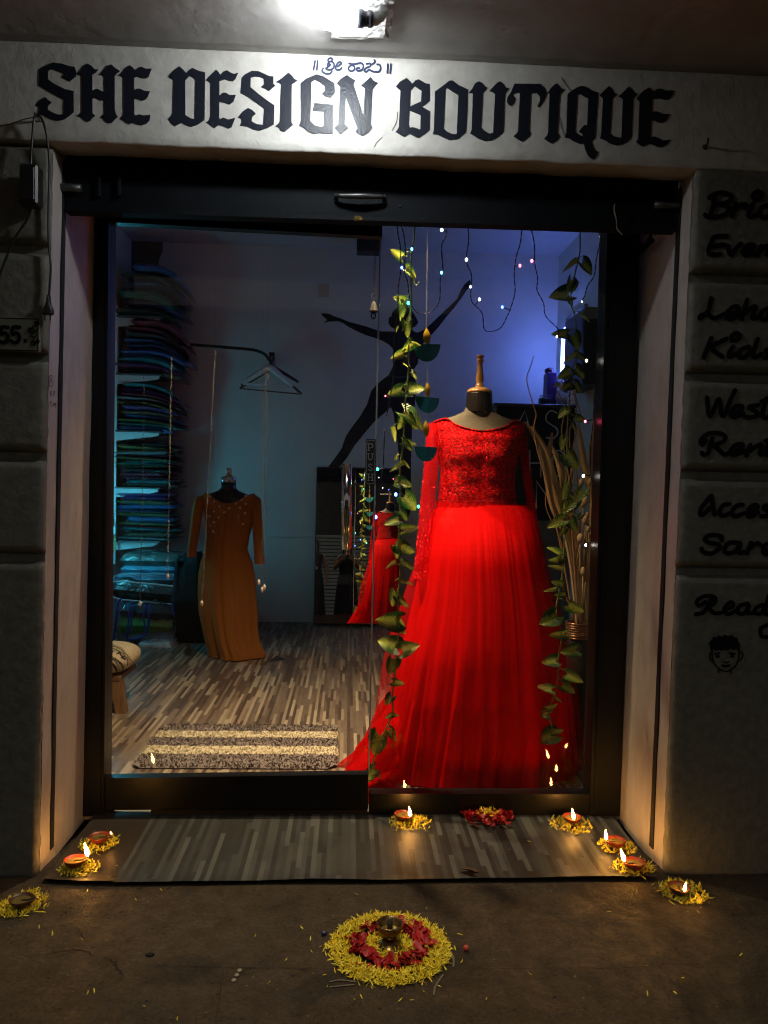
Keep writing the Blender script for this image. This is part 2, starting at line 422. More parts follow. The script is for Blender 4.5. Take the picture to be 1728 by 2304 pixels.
m_jamb = M('jamb_plaster', (.50,.465,.43), (.41,.375,.345), rough=.42, ns=20, det=8, contrast=(.36,.66), bump=.25, bs=30, bd=.008, bump2=.2, bs2=160, stretch=(1,1,.4))
m_ltr = M('black_sign_paint', (.012,.015,.024), rough=.36, bump=.5, bs=150, bd=.003, spec=.25)
m_ltr2 = M('dark_blue_sign_paint', (.03,.04,.085), rough=.22, bump=.3, bs=150, bd=.003)
m_ltr3 = M('black_wall_paint', (.003,.003,.004), rough=.6, bump=.3, bs=90, bd=.004, spec=.15)
m_conc = GROUND('street_concrete')
m_conc2 = M('broken_concrete', (.05,.042,.034), (.022,.019,.016), rough=.85, ns=9, det=9, bump=.8, bs=60, bd=.01)
m_steel = M('shutter_steel', (.0035,.0055,.008), (.0025,.004,.006), rough=.7, metal=0, ns=8, bump=.08, bs=40, spec=.15)
m_steel2 = M('bare_steel', (.10,.105,.105), (.06,.06,.06), rough=.42, metal=.7, ns=20)
m_black = M('black_powder_coat', (.004,.0042,.005), (.006,.006,.007), rough=.36, ns=10, spec=.3)
m_glass = GLASS('window_glass')
m_chrome = M('polished_steel', (.62,.62,.62), rough=.12, metal=1.0)
m_wall = M('shop_wall_paint', (.68,.70,.66), (.60,.62,.585), rough=.6, ns=1.5, bump=.15, bs=60, bd=.004)
m_ceil = M('shop_ceiling_paint', (.52,.54,.55), rough=.7, bump=.1, bs=50, bd=.004)
WOODS = [(.075,.050,.038),(.135,.098,.072),(.19,.142,.102),(.10,.068,.050),(.26,.205,.148),(.155,.115,.086),(.34,.28,.205)]
m_floor = VINYL('shop_floor_vinyl', WOODS, w=.0165, ln=.30)
m_mat = VINYL('printed_door_mat', [(.009,.010,.010),(.024,.027,.027),(.042,.046,.046),(.013,.014,.014),(.070,.076,.075),(.032,.035,.035)], w=.0165, ln=.40, rough=.5)
m_mat2 = M('brown_vinyl_back', (.036,.028,.022), (.026,.020,.016), rough=.4, ns=4, bump=.1, bs=20)
m_blk = M('matt_black_paint', (.006,.006,.007), rough=.7)
m_plastic = M('black_plastic', (.014,.014,.016), rough=.4, bump=.05, bs=200)
m_brick_white = M('white_enamel', (.7,.72,.73), rough=.35)
# ------------------------------------------------------------------ ground
XL0, XL1 = P(111.5,316,0), P(81,1982,0)        # inner edge of the pillar beside the number plate
XR0, XR1 = P(1568,379,0), P(1499,1952,0)
ZS = P(864,134,0).z
YD = 0.455                                     # glazing plane
def lerp(a, b, t): return a+(b-a)*t
def XL(z): return lerp(XL1.x, XL0.x, z/XL0.z)
def XR(z): return lerp(XR1.x, XR0.x, z/XR0.z)
ZLIN = .5*(XL0.z+XR0.z)

b = MB(); n = 60
rows = []
ys = [-60,-20,-8,-4] + [-3 + i*.06 for i in range(52)] + [.5, 6, 40]
xs = [-60,-20,-6,-3] + [-2.2+i*.08 for i in range(56)] + [3,6,20,60]
for y in ys:
    row = []
    for x in xs:
        z = 0
        if -3 <= y <= .4 and -2.3 < x < 2.3:
            z = .0010*nz(x*1.7, y*1.7, 1) + .0005*nz(x*6, y*6, 4) - .0012
            if y > -.05: z = min(z, -.004)
        if y >= .5: z = -.06
        row.append(Vector((x, y, z)))
    rows.append(row)
b.loft(rows, closed=False)
b.build('ground', m_conc, None, True, kind='structure', label='bare brown concrete ground in front of the shop step')
# worn round patch and cracks in the concrete
m_crack = M('crack_shade', (.012,.010,.009), rough=1.0)
def crack(pts, w, label):
    c = MB(); q = [Vector((p.x, p.y, 0.0)) for p in pts]
    q, _ = smooth(q, 5, [0]*len(q))
    top = []; bot = []
    for i, p in enumerate(q):
        t = (q[min(i+1,len(q)-1)]-q[max(i-1,0)]).normalized(); o = Vector((-t.y, t.x, 0))
        ww = .55*w*(.4+.9*abs(nz(i*.8, 3.1)))*(.3+math.sin(PI*min(.999,max(.001,i/len(q)))))
        j = o*(w*1.2*nz(i*.9, 9))
        top.append(p+j+o*ww+Vector((0,0,.0009))); bot.append(p+j-o*ww+Vector((0,0,.0009)))
    c.loft([top, bot], closed=False)
    return c.build('ground_crack', m_crack, None, label=label, kind='structure')
crack([G(*zp('h',x,y)) for x,y in ((200,705),(300,688),(360,690),(410,712))], .006, 'dark crack along the edge of the round concrete patch')
crack([G(*zp('h',x,y)) for x,y in ((445,718),(490,735),(505,765),(535,795))], .008, 'short dark crack curving down beside the round patch')
crack([G(*zp('h',x,y)) for x,y in ((330,580),(345,610),(365,640))], .004, 'hairline crack above the round concrete patch')
crack([G(*zp('h',x,y)) for x,y in ((560,752),(760,756),(965,762),(1200,765),(1440,768))], .0022, 'long straight joint line across the concrete')
crack([G(*zp('h',x,y)) for x,y in ((965,765),(955,840),(945,920),(930,1000))], .0022, 'joint line running from the long joint towards the street')
crack([G(*zp('i',x,y)) for x,y in ((270,768),(500,768),(760,765),(1030,765),(1240,750),(1400,745))], .0022, 'joint line continuing beside the flower ring')

# ------------------------------------------------------------------ shop front masonry
sw = thing('sign_wall', 'whitewashed beam over the shop opening with black painted shop name', 'wall', (0,0,ZLIN))
b = MB(); rows = []
XA, XB = -3.2, 3.2
NX = 150
for i in range(NX+1):
    x = lerp(XA, XB, i/NX)
    t = (x-XL0.x)/(XR0.x-XL0.x)
    zb = lerp(XL0.z, XR0.z, t) + .006*nz(x*9, 2) + .003*nz(x*30, 5)
    col = [Vector((x, .10, zb)), Vector((x, .006, zb-.001)), Vector((x, .001, zb+.006))]
    for k in range(1, 17):
        z = lerp(zb+.01, ZS+.06, k/16); col.append(Vector((x, .0012*nz(x*3, z*3, 7)+.0010, z)))
    col.append(Vector((x, .10, ZS+.06)))
    rows.append(col)
b.loft(rows, closed=True, cap0=True, cap1=True)
b.build('beam', m_sign, sw, True)
LET = [
 ('z1', [[(118,150),(160,122),(245,85),(330,95),(400,120),(448,125),(458,165),(460,210),(430,235),(400,258),(378,250),(360,235),(328,225),(352,190),(300,170),(250,148),(215,150),(197,165),(198,240),(260,285),(350,330),(437,352),(437,545),(400,580),(345,618),(290,628),(240,618),(190,595),(160,575),(110,565),(118,520),(115,492),(85,485),(125,435),(175,407),(200,435),(232,455),(210,475),(195,492),(195,525),(240,550),(290,570),(345,570),(348,430),(300,405),(200,350),(112,300),(116,220)]]),
 ('z1', [[(463,190),(500,160),(530,115),(570,95),(610,120),(635,148),(665,150),(640,178),(612,195),(610,355),(635,335),(660,330),(690,345),(727,365),(727,215),(710,202),(678,200),(715,160),(745,118),(790,102),(825,135),(868,162),(840,185),(820,210),(820,520),(835,570),(852,590),(820,615),(795,645),(765,652),(735,635),(715,605),(688,595),(710,575),(727,560),(725,435),(690,438),(660,420),(630,410),(612,420),(612,545),(620,565),(638,580),(610,600),(590,630),(560,638),(530,615),(505,590),(470,582),(500,560),(515,545),(515,210),(495,200)]]),
 ('z1', [[(855,208),(890,180),(920,135),(963,110),(990,130),(1015,160),(1045,130),(1075,125),(1110,142),(1165,142),(1150,180),(1135,215),(1110,232),(1070,228),(1030,210),(1002,225),(1002,345),(1030,328),(1060,330),(1100,350),(1148,352),(1130,400),(1105,430),(1075,440),(1040,425),(1002,420),(1002,555),(1010,580),(1050,568),(1090,580),(1152,572),(1145,625),(1115,655),(1075,670),(1030,662),(990,645),(950,660),(920,640),(900,620),(870,608),(895,585),(905,565),(905,225),(885,210)]]),
 ('z1', [[(1325,212),(1365,165),(1425,120),(1460,150),(1490,185),(1515,155),(1548,135),(1600,160),(1665,178),(1660,620),(1590,668),(1535,685),(1500,675),(1445,645),(1385,678),(1350,650),(1320,605),(1350,580),(1362,560),(1372,245),(1350,235)],[(1478,250),(1520,205),(1560,230),(1575,245),(1568,615),(1530,605),(1480,575)]]),
 ('z2', [[(90,238),(120,205),(180,145),(205,165),(220,190),(250,160),(280,150),(310,170),(340,182),(378,172),(355,225),(330,248),(300,245),(260,230),(212,245),(212,375),(240,350),(270,348),(300,370),(358,368),(335,430),(300,455),(260,440),(210,430),(210,560),(215,585),(245,570),(290,588),(352,572),(320,655),(290,668),(250,650),(205,635),(165,665),(140,645),(95,612),(120,590),(132,560),(132,265),(110,245)]]),
 ('z2', [[(410,215),(440,185),(500,155),(560,158),(610,180),(650,200),(692,205),(692,270),(710,285),(685,305),(650,335),(620,315),(580,298),(608,275),(605,225),(570,210),(530,205),(490,215),(488,300),(560,360),(640,420),(700,462),(695,630),(640,660),(570,685),(520,678),(460,650),(395,640),(408,605),(405,580),(375,568),(420,515),(465,485),(500,500),(535,535),(505,560),(498,590),(500,605),(545,628),(600,635),(608,490),(540,440),(460,385),(398,352),(405,290)]]),
 ('z2', [[(712,255),(760,225),(825,170),(860,200),(880,228),(908,240),(875,262),(855,275),(852,610),(865,632),(835,660),(790,695),(755,685),(740,660),(710,645),(735,625),(748,605),(758,275),(740,262)]]),
 ('z2', [[(932,265),(980,225),(1075,185),(1140,205),(1235,265),(1240,350),(1200,395),(1160,388),(1122,360),(1150,330),(1145,290),(1100,255),(1060,235),(1030,255),(1020,600),(1060,640),(1120,655),(1140,640),(1140,515),(1040,512),(1055,440),(1225,455),(1220,715),(1130,710),(1100,705),(1050,715),(1000,695),(960,660),(920,640),(935,600)]]),
 ('z2', [[(1255,265),(1290,225),(1345,190),(1385,220),(1420,240),(1405,275),(1490,545),(1505,310),(1470,285),(1510,250),(1555,208),(1585,245),(1622,262),(1590,300),(1575,325),(1560,630),(1572,660),(1540,700),(1490,732),(1450,720),(1422,695),(1440,665),(1335,390),(1325,630),(1358,660),(1290,718),(1260,690),(1235,660),(1268,630),(1285,300)]]),
 ('z3', [[(55,215),(95,165),(172,122),(205,155),(235,185),(265,150),(300,138),(345,160),(380,182),(423,190),(425,370),(395,400),(340,440),(428,490),(422,690),(370,735),(300,780),(260,765),(205,735),(145,770),(100,745),(50,715),(70,690),(85,660),(103,260),(75,235)],[(215,260),(262,212),(295,240),(335,260),(328,380),(208,435)],[(203,480),(325,530),(320,690),(280,675),(235,662),(205,672),(195,630)]]),
 ('z3', [[(482,272),(580,200),(640,152),(675,150),(740,200),(842,248),(830,600),(820,715),(740,790),(640,805),(560,770),(510,745),(458,738),(470,690)],[(598,240),(620,235),(680,275),(740,310),(720,740),(670,738),(620,715),(578,680)]]),
 ('z3', [[(852,288),(890,240),(925,180),(965,160),(1005,180),(1030,215),(1058,228),(1030,265),(1008,285),(990,670),(1030,705),(1080,735),(1120,725),(1143,300),(1120,280),(1080,265),(1130,210),(1170,170),(1200,160),(1235,190),(1260,230),(1298,235),(1270,270),(1250,290),(1232,715),(1170,770),(1100,808),(1030,815),(960,790),(910,755),(865,730),(885,690),(898,290)]]),
 ('z3', [[(1355,185),(1639,188),(1686,235),(1708,294),(1676,373),(1623,442),(1608,430),(1639,362),(1633,325),(1602,285),(1535,292),(1515,690),(1533,735),(1500,775),(1440,820),(1400,800),(1345,762),(1375,735),(1395,700),(1415,288),(1380,285),(1340,300),(1340,320),(1365,345),(1350,395),(1320,430),(1290,415),(1272,380),(1280,330),(1310,290)]]),
 ('z4', [[(240,175),(280,120),(330,78),(365,110),(385,135),(418,140),(385,175),(365,200),(342,590),(365,630),(330,670),(285,702),(250,685),(205,650),(230,625),(245,590),(262,185)]]),
 ('z4', [[(448,190),(490,155),(560,115),(600,105),(650,120),(700,155),(765,175),(740,530),(732,645),(695,675),(715,740),(735,775),(768,790),(745,835),(718,870),(680,850),(650,810),(630,760),(620,708),(570,705),(510,680),(460,645),(418,640),(435,590)],[(548,195),(580,190),(630,220),(665,235),(650,520),(625,510),(595,540),(565,580),(600,600),(610,630),(560,610),(525,580)]]),
 ('z4', [[(778,205),(830,150),(878,108),(910,140),(935,180),(962,188),(930,220),(910,240),(890,600),(930,630),(1005,645),(1022,245),(1000,225),(975,215),(1030,165),(1085,112),(1120,145),(1145,180),(1178,185),(1150,215),(1128,240),(1110,640),(1060,690),(1000,718),(950,722),(890,705),(840,670),(785,650),(795,610),(815,235),(800,220)]]),
 ('z4', [[(1160,240),(1200,190),(1240,150),(1290,122),(1315,140),(1340,170),(1370,140),(1410,132),(1460,155),(1552,152),(1535,200),(1500,240),(1460,250),(1410,235),(1325,240),(1322,380),(1360,368),(1400,380),(1440,400),(1503,395),(1480,450),(1450,480),(1410,490),(1370,475),(1315,460),(1310,640),(1350,630),(1400,650),(1440,672),(1510,662),(1480,710),(1440,735),(1400,742),(1350,725),(1300,705),(1225,735),(1195,715),(1155,685),(1180,660),(1195,265)]]),
]
for z, loops in LET:
    b = MB(); b.prism([[ZP(z, x, y, -.0012) for x, y in lp] for lp in loops], (0,.005,0))
    b.build('letter', m_ltr, sw)
def strokes(name, z, lst, w, Y, mat, parent, nrm=(0,-1,0)):
    b = MB()
    for k, pts in enumerate(lst):
        b.stroke([ZP(z, x, y, Y) for x, y in pts], w, nrm, lift=.0005+.0005*(k % 5))
    return b.build(name, mat, parent)
for lst in ([[(150,140),(137,220),(125,295)]], [[(197,140),(190,220),(182,295)]],
            [[(375,130),(400,95),(440,90),(455,110),(440,150)],[(370,215),(390,160),(440,150),(480,180),(490,220),(470,270),(420,295),(360,285),(345,270),(390,235),(420,210),(390,190)],[(295,270),(275,310),(300,345),(360,370),(420,360),(450,325)],[(550,240),(590,210),(620,185),(590,160),(545,190),(515,260),(530,295),(580,300),(625,265)]],
            [[(750,180),(830,195),(900,185)],[(830,195),(790,215),(745,260),(750,300),(800,320),(850,290),(845,240),(810,215)],[(900,185),(970,180),(1005,220),(990,290),(930,320),(890,300),(900,265),(940,270)]],
            [[(1060,190),(1130,185),(1130,230),(1060,260),(1025,310),(1060,330),(1110,290),(1140,310),(1200,330),(1280,325),(1310,280),(1300,210),(1250,200)],[(1200,125),(1215,150),(1190,180),(1160,200)]],
            [[(1440,195),(1437,270),(1430,350)]], [[(1497,195),(1490,270),(1480,355)]]):
    strokes('letter', 'kn', lst, .0052, -.0022, m_ltr2, sw)
# hairline cracks in the plaster of the beam
for pts in ([('z2',1659,745),('z2',1610,790),('z2',1590,828)], [('z4',380,20),('z4',425,90),('z4',480,160)], [('z4',355,420),('z4',380,530),('z4',415,630)], [('z3',70,500),('z3',60,600),('z3',10,700)]):
    b = MB(); b.stroke([ZP(a, x, y, -.0005) for a, x, y in pts], .0014, (0,-1,0), th=.0006)
    b.build('crack', m_conc2, sw)

cn = thing('canopy', 'grey plastered concrete canopy slab over the shop front', 'canopy', (0,-.8,ZS))
b = MB(); rows = []
for i in range(65):
    x = lerp(-3.2, 3.2, i/64)
    col = [Vector((x, y, ZS + .006*nz(x*2.2, y*2.2, 3) + .002*nz(x*9, y*9, 1) + .004)) for y in [-.003-.045*k for k in range(40)]]
    y1 = col[-1].y
    col += [Vector((x, y1, ZS+.14)), Vector((x, -.003, ZS+.14))]
    rows.append(col)
b.loft(rows, closed=True, cap0=True, cap1=True); b.build('slab', m_soffit, cn, True)

def pillar(name, label, xe, side, grooves, ztop):
    """rusticated plaster pier: xe(z) its inner edge, side +1 if the pier stands at larger X"""
    t = thing(name, label, 'pillar', (xe(0)+side*.8, .2, 0))
    b = MB(); zs = [-.02 + i*(ztop+.02)/40 for i in range(41)]
    xo = side*3.2
    rows = []
    for z in zs:                                  # core with the plastered reveal
        r = []
        for y in (.028, .10, .20, .30, .40, .56): r.append(Vector((xe(z) + .003*nz(y*8, z*5, side*3), y, z)))
        r += [Vector((xo, .56, z)), Vector((xo, .028, z))]
        rows.append(r)
    b.loft(rows, True, True, True)
    for i_ in range(len(b.f)):
        c_ = sum((b.v[q_] for q_ in b.f[i_]), Vector())/len(b.f[i_])
        if c_.y < .03 and all(b.v[q_].y < .03 for q_ in b.f[i_]): b.mi[i_] = 1
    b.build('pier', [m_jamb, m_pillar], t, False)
    rg_ = .8 if side < 0 else .3
    edges = [-.01] + sorted(grooves) + [ztop]
    for i in range(len(edges)-1):
        z0 = edges[i] + (.013 if i else 0); z1 = edges[i+1] - (.013 if i < len(edges)-2 else 0)
        bb = MB(); NXX, NZ = 44, max(8, int((z1-z0)/.014)); rows = []
        for a in range(NZ+1):
            z = lerp(z0, z1, a/NZ); row = []
            for c in range(NXX+1):
                x = lerp(xe(z), xo, (c/NXX)**1.35)
                e = min((z-z0)/.009, (z1-z)/.009, 1) if i or a > 3 else min((z1-z)/.009, 1)
                ex = min(abs(x-xe(z))/.012, 1)
                y = .0235*(1-min(1, max(0, e))**.5) + .006*(1-ex)
                y += rg_*(.0045*abs(nz(x*7, z*7, 2+side)) + .0022*abs(nz(x*23, z*23, 5)))
                jx = .0045*nz(z*26, x*3, 8)*(1-ex)*side
                row.append(Vector((x+jx, y, z)))
            rows.append([Vector((row[0].x, .03, z))] + row + [Vector((xo, .03, z))])
        bb.loft(rows, closed=True, cap0=True, cap1=True)
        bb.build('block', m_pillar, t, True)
    return t
gl = [P(60,py,0).z for py in (318,556,801,1026,1256)]
gr = [P(1640,py,0).z for py in (372,624,848,1070,1288)]
plL = pillar('pillar', 'grooved plaster pillar carrying the number plate and hanging adapter', XL, -1, gl[1:], gl[0]-.008)
plR = pillar('pillar', 'grooved plaster pillar painted with black script lettering', XR, 1, gr[1:], gr[0]-.004)
# script lettering on the pier
TXT = {'a': [
 [[(310,140),(380,92),(480,78),(565,110),(580,160),(510,205),(420,218)],[(420,220),(530,242),(558,290),(500,350),(400,378),(290,375),(252,352)],[(372,130),(350,260),(322,340)]],
 [[(640,215),(615,300),(592,370)],[(612,310),(680,240),(760,228),(752,270)]],
 [[(850,215),(820,290),(795,355),(830,378),(885,350)]], [[(910,60),(858,100),(870,160),(930,150),(958,100),(915,60)]],
 [[(1040,230),(960,260),(930,330),(970,385),(1035,370),(1080,300)],[(1120,90),(1085,250),(1060,360),(1100,390)]],
 [[(520,615),(370,628),(335,700),(298,800),(330,845),(440,840)],[(490,722),(345,748)]],
 [[(532,735),(575,850),(640,770),(700,712)]],
 [[(725,805),(840,785),(868,735),(800,728),(730,800),(760,858),(870,830)]],
 [[(955,740),(905,860)],[(920,820),(1010,742),(1045,762),(1030,845),(1075,855)]],
 [[(330,1390),(310,1500),(285,1560),(190,1640),(205,1602),(290,1592),(370,1638),(490,1590)]],
 [[(520,1600),(650,1565),(668,1505),(600,1500),(522,1590),(560,1648),(690,1600)]],
 [[(780,1410),(745,1530),(712,1645)],[(730,1590),(845,1502),(885,1512),(842,1635),(925,1618)]],
 [[(1040,1512),(965,1560),(952,1635),(1020,1648),(1072,1535),(1062,1635),(1115,1635)]],
 [[(332,1888),(285,2010),(240,2125)],[(520,1895),(340,2000),(470,2118)]],
 [[(602,1992),(552,2080),(565,2118),(640,2080)]], [[(640,1822),(585,1865),(600,1915),(660,1905),(690,1855),(645,1822)]],
 [[(800,1992),(705,2030),(675,2108),(750,2125),(825,2035)],[(910,1895),(855,2070),(875,2125),(955,2085)]],
 [[(1090,2010),(1010,2045),(1060,2095),(1000,2132)]]],
 'b': [
 [[(265,185),(290,385),(330,365),(408,195),(438,385),(480,375),(530,240),(598,95)]],
 [[(545,370),(660,335),(678,285),(602,290),(545,368),(590,412),(690,370)]],
 [[(878,272),(765,292),(845,348),(875,388),(790,418),(712,405)]],
 [[(970,190),(925,360),(950,422),(1015,408)],[(912,226),(1035,216)]],
 [[(252,690),(212,738),(192,690),(280,612),(400,602),(478,642),(460,700),(345,748)],[(330,662),(300,760),(278,838),(222,858),(202,832)],[(345,750),(420,812),(478,858),(530,830)]],
 [[(548,820),(672,785),(680,735),(600,746),(542,820),(590,862),(730,810)]],
 [[(780,745),(732,868)],[(752,830),(875,745),(918,752),(890,848),(955,848)]],
 [[(1015,655),(965,820),(1000,866),(1045,855)],[(955,692),(1065,682)]],
 [[(312,1345),(210,1475),(184,1555),(220,1568),(300,1490)],[(320,1345),(338,1480),(354,1568)]],
 [[(530,1442),(455,1462),(412,1548),(460,1582),(542,1550)]],
 [[(690,1452),(605,1472),(562,1555),(612,1588),(702,1550)]],
 [[(748,1550),(852,1505),(858,1455),(790,1472),(742,1555),(780,1592),(872,1545)]],
 [[(1015,1452),(940,1480),(990,1538),(985,1580),(910,1588)]],
 [[(442,1875),(430,1822),(305,1812),(238,1858),(290,1900),(398,1922),(408,1968),(320,2028),(222,2010),(202,1970)]],
 [[(650,1902),(535,1902),(472,1978),(512,2028),(600,2000),(662,1912),(642,2018),(712,2008)]],
 [[(790,1902),(742,2028)],[(762,1980),(855,1905),(898,1930)]],
 [[(942,2000),(1028,1962),(1020,1912),(952,1930),(932,2008),(980,2038),(1055,2000)]]],
 'c': [
 [[(590,1560),(545,1588),(532,1552),(590,1518),(655,1528),(655,1568),(605,1598)],[(632,1542),(600,1600),(572,1638),(522,1648)],[(612,1600),(650,1638),(700,1638)]],
 [[(722,1620),(785,1592),(770,1562),(722,1610),(750,1648),(812,1620)]],
 [[(890,1572),(832,1592),(822,1638),(870,1640),(902,1582),(892,1638),(932,1638)]],
 [[(1000,1582),(952,1602),(942,1638),(990,1640),(1020,1582)],[(1042,1512),(1012,1638),(1052,1640)]],
 [[(1042,1722),(985,1750),(992,1805),(1052,1808)]]]}
SW = {'a': .0150, 'b': .0142, 'c': .0130}
for z, letters in TXT.items():
    for lst in letters: strokes('letter', z, lst, SW[z], -.0005, m_ltr3, plR)
b = MB()
for k, (pts, w) in enumerate(([[(640,1880),(640,1960),(670,2020),(735,2055),(800,2020),(830,1950),(828,1880)],.004],[[(640,1915),(622,1930),(625,1970),(645,1982)],.0036],[[(832,1915),(855,1925),(850,1960),(828,1982)],.0036],
      [[(655,1930),(690,1924)],.005],[[(760,1924),(800,1930)],.005],[[(676,1948),(680,1948)],.011],[[(778,1946),(782,1946)],.011],[[(715,1983),(735,1994),(755,1983)],.0032],[[(712,2012),(735,2018),(760,2012)],.008],[[(687,2040),(682,2065)],.0034],[[(770,2040),(775,2068)],.0034])):
    b.stroke([ZP('c', x, y, -.0005) for x, y in pts], w, (0,-1,0), lift=.0004*(k % 4))
hair = [(630,1905),(622,1850),(645,1828),(650,1806),(672,1818),(690,1798),(708,1810),(735,1795),(752,1808),(780,1796),(795,1815),(818,1815),(825,1845),(838,1862),(830,1912),(812,1888),(795,1905),(775,1890),(750,1908),(728,1895),(705,1910),(688,1892),(668,1910),(652,1893),(640,1908)]
b.prism([[ZP('c', x, y, -.0035) for x, y in hair]], (0,.003,0))
b.build('painted_face', m_ltr3, plR, label='small black line drawing of a short haired child face')

# pencilled price on the reveal
xj = XL(1.4)+.0008
b = MB()
for k, pts in enumerate(([(388,1700),(400,1660),(420,1665),(425,1720),(408,1748),(390,1725),(388,1700)],[(400,1690),(410,1680),(405,1715),(415,1712),(410,1695)],[(403,1820),(404,1785),(415,1790),(405,1805),(418,1825)],[(430,1825),(430,1785),(440,1795),(431,1808)],[(418,1865),(405,1868),(404,1885),(416,1890),(408,1910)],[(424,1885),(430,1905),(434,1880),(424,1885)],[(438,1880),(443,1893),(450,1870),(440,1920)],[(455,1898),(468,1896)])):
    b.stroke([PX(*zp('n', x, y), XL(1.3)+.006) for x, y in pts], .0016, (1,0,0), th=.0006, lift=.0003*(k % 3))
b.build('pencil_note', m_blk, plL)

# ------------------------------------------------------------------ shutter
YS = .118
zb0, zb1 = P(*zp('d',135,458), YS).z, P(*zp('d',1450,500), YS).z
sh = thing('roller_shutter', 'dark steel roller shutter wound up above the glass door', 'shutter', (0, YS, (zb0+zb1)/2))
xa, xb = XL0.x-.0+.008, XR0.x-.012
def zsl(x): return lerp(zb0, zb1, (x-xa)/(xb-xa))
def shslab(zlo, zhi, y0, y1, bow=0.0, mat=m_steel, name='slat'):
    b = MB(); rows = []
    for i in range(13):
        x = lerp(xa, xb, i/12); z0 = zsl(x)
        prof = []
        for k in range(7):
            a = k/6; prof.append(Vector((x, y0 - bow*math.sin(PI*a), z0+lerp(zlo, zhi, a))))
        prof += [Vector((x, y1, z0+zhi)), Vector((x, y1, z0+zlo))]
        rows.append(prof)
    b.loft(rows, True, True, True); return b.build(name, mat, sh, False)
shslab(.000, .012, YS-.012, YS+.035, name='bottom_lip')
shslab(.0125, .118, YS, YS+.012, bow=.002, name='bottom_plate')
for k in range(4):
    shslab(.1195+k*.072, .1185+(k+1)*.072, YS+.003, YS+.014, bow=.012, name='slat')
h0, h1 = ZP('x8',600,345,YS), ZP('x8',1165,360,YS)
b = MB(); d = Vector((0,-.03,0))
b.tube([h0, h0+d*.8+Vector((.006,0,0)), h0+d+Vector((.03,0,-.002)), (h0+h1)/2+d*1.15+Vector((0,0,-.003)), h1+d+Vector((-.03,0,-.002)), h1+d*.8-Vector((.006,0,0)), h1], [.007,.007,.008,.01,.008,.007,.007], n=8, sub=4)
for h in (h0, h1): b.lathe(h+Vector((0,-.004,0)), [(.001,-.017),(.012,-.012),(.014,0),(.012,.012),(.001,.017)], n=12, sx=.5, sy=.4)
b.build('handle', m_steel2, sh, True)
for (x0,y0,x1,y1) in ((65,495,278,600),):
    b = MB(); p, q = ZP('x5',x0,y0,YS-.012), ZP('x5',x1,y1,YS-.012)
    b.tube([p+Vector((-.01,-.004,-.013)), Vector((q.x,p.y-.004,p.z-.014))], .0135, n=10); b.build('latch_bolt', m_steel2, sh, True)
    p = ZP('x5',430,430,YS-.008); q = ZP('x5',720,640,YS-.008)
    b = MB(); b.box((p.x, YS-.016, p.z), (p.x+.012, YS-.001, q.z), .002); b.build('latch_bracket', m_steel, sh)
    b = MB(); b.box((q.x-.03, YS-.018, p.z), (q.x-.018, YS-.001, q.z+.005), .002); b.build('latch_bracket', m_steel, sh)
    p, q = zp('x4',630,290), zp('x4',820,375)
    b = MB(); a = P(*p, YS-.012); c = P(*q, YS-.012); b.tube([a, Vector((c.x, a.y, a.z))], .012, n=10); b.build('latch_bolt', m_steel2, sh, True)
for x,y in ((1348,435),(1628,585)):
    b = MB(); b.ball(ZP('x8',x,y,YS-.004), .004, 8, 6); b.build('rivet', m_steel2, sh, True)
for xe in (XL, XR):                                # guide channels let into the reveals
    b = MB(); sg = 1 if xe is XL else -1
    rows = []
    for i in range(30):
        z = .03 + i*(ZLIN-.05)/29; x = xe(z)
        jag = .0035*nz(z*22, 3+sg)
        rows.append([Vector((x-sg*.02, YS-.012+jag, z)), Vector((x+sg*.0045, YS-.012+jag, z)), Vector((x+sg*.0045, YS+.016+.003*nz(z*19,7), z)), Vector((x-sg*.02, YS+.016, z))])
    b.loft(rows, True, True, True); b.build('guide_channel', m_blk, sh)

# ------------------------------------------------------------------ glazed front
zt = 2.47
fx = [P(190*1.0416,1000,YD).x, P(1345*1.0416,1000,YD).x]
def XF(px0, py0, px1, py1):                        # x as function of z through two picture points on the glazing plane
    a, c = P(px0,py0,YD), P(px1,py1,YD)
    return lambda z: lerp(a.x, c.x, (z-a.z)/(c.z-a.z))
s0 = XF(197,488,185,1833); s1 = XF(250,505,240,1745)
s2 = XF(1361,520,1323,1775); s3 = XF(1434,520,1388,1845)
fr = thing('door_frame', 'black metal frame round the glass shop front', 'door frame', (0,YD,0))
def stile(f0, f1, z0, z1, y0, y1, name, mat, parent):
    b = MB(); rows = []
    for z in [z0+(z1-z0)*i/8 for i in range(9)]:
        rows.append([Vector((f0(z),y0,z)), Vector((f1(z),y0,z)), Vector((f1(z),y1,z)), Vector((f0(z),y1,z))])
    b.loft(rows, True, True, True); return b.build(name, mat, parent)
stile(s0, s1, .004, zt, YD-.03, YD+.06, 'stile', m_black, fr)
stile(lambda z: s1(z)-.022, lambda z: s1(z)-.012, .03, zt-.01, YD-.036, YD-.0305, 'bead_strip', m_black, fr)
stile(s2, s3, .004, zt, YD-.03, YD+.06, 'stile', m_black, fr)
stile(lambda z: s2(z)+.015, lambda z: s2(z)+.03, .03, zt-.01, YD-.036, YD-.0305, 'bead_strip', m_black, fr)
b = MB(); b.box((s0(2.3), YD-.028, zt+.001), (s3(2.3), YD+.06, zt+.06)); b.build('head', m_black, fr)
ed = XF(856,500,829,1745)                          # free edge of the glass door
dr = thing('glass_door', 'frameless clear glass door with black top and bottom rails and steel tube handle', 'door', (s1(0)+.4, YD-.01, 0))
ztr = P(540,508,YD).z; 
b = MB(); 
pa, pb = P(*zp('d',240,484),YD), P(*zp('d',825,515),YD)
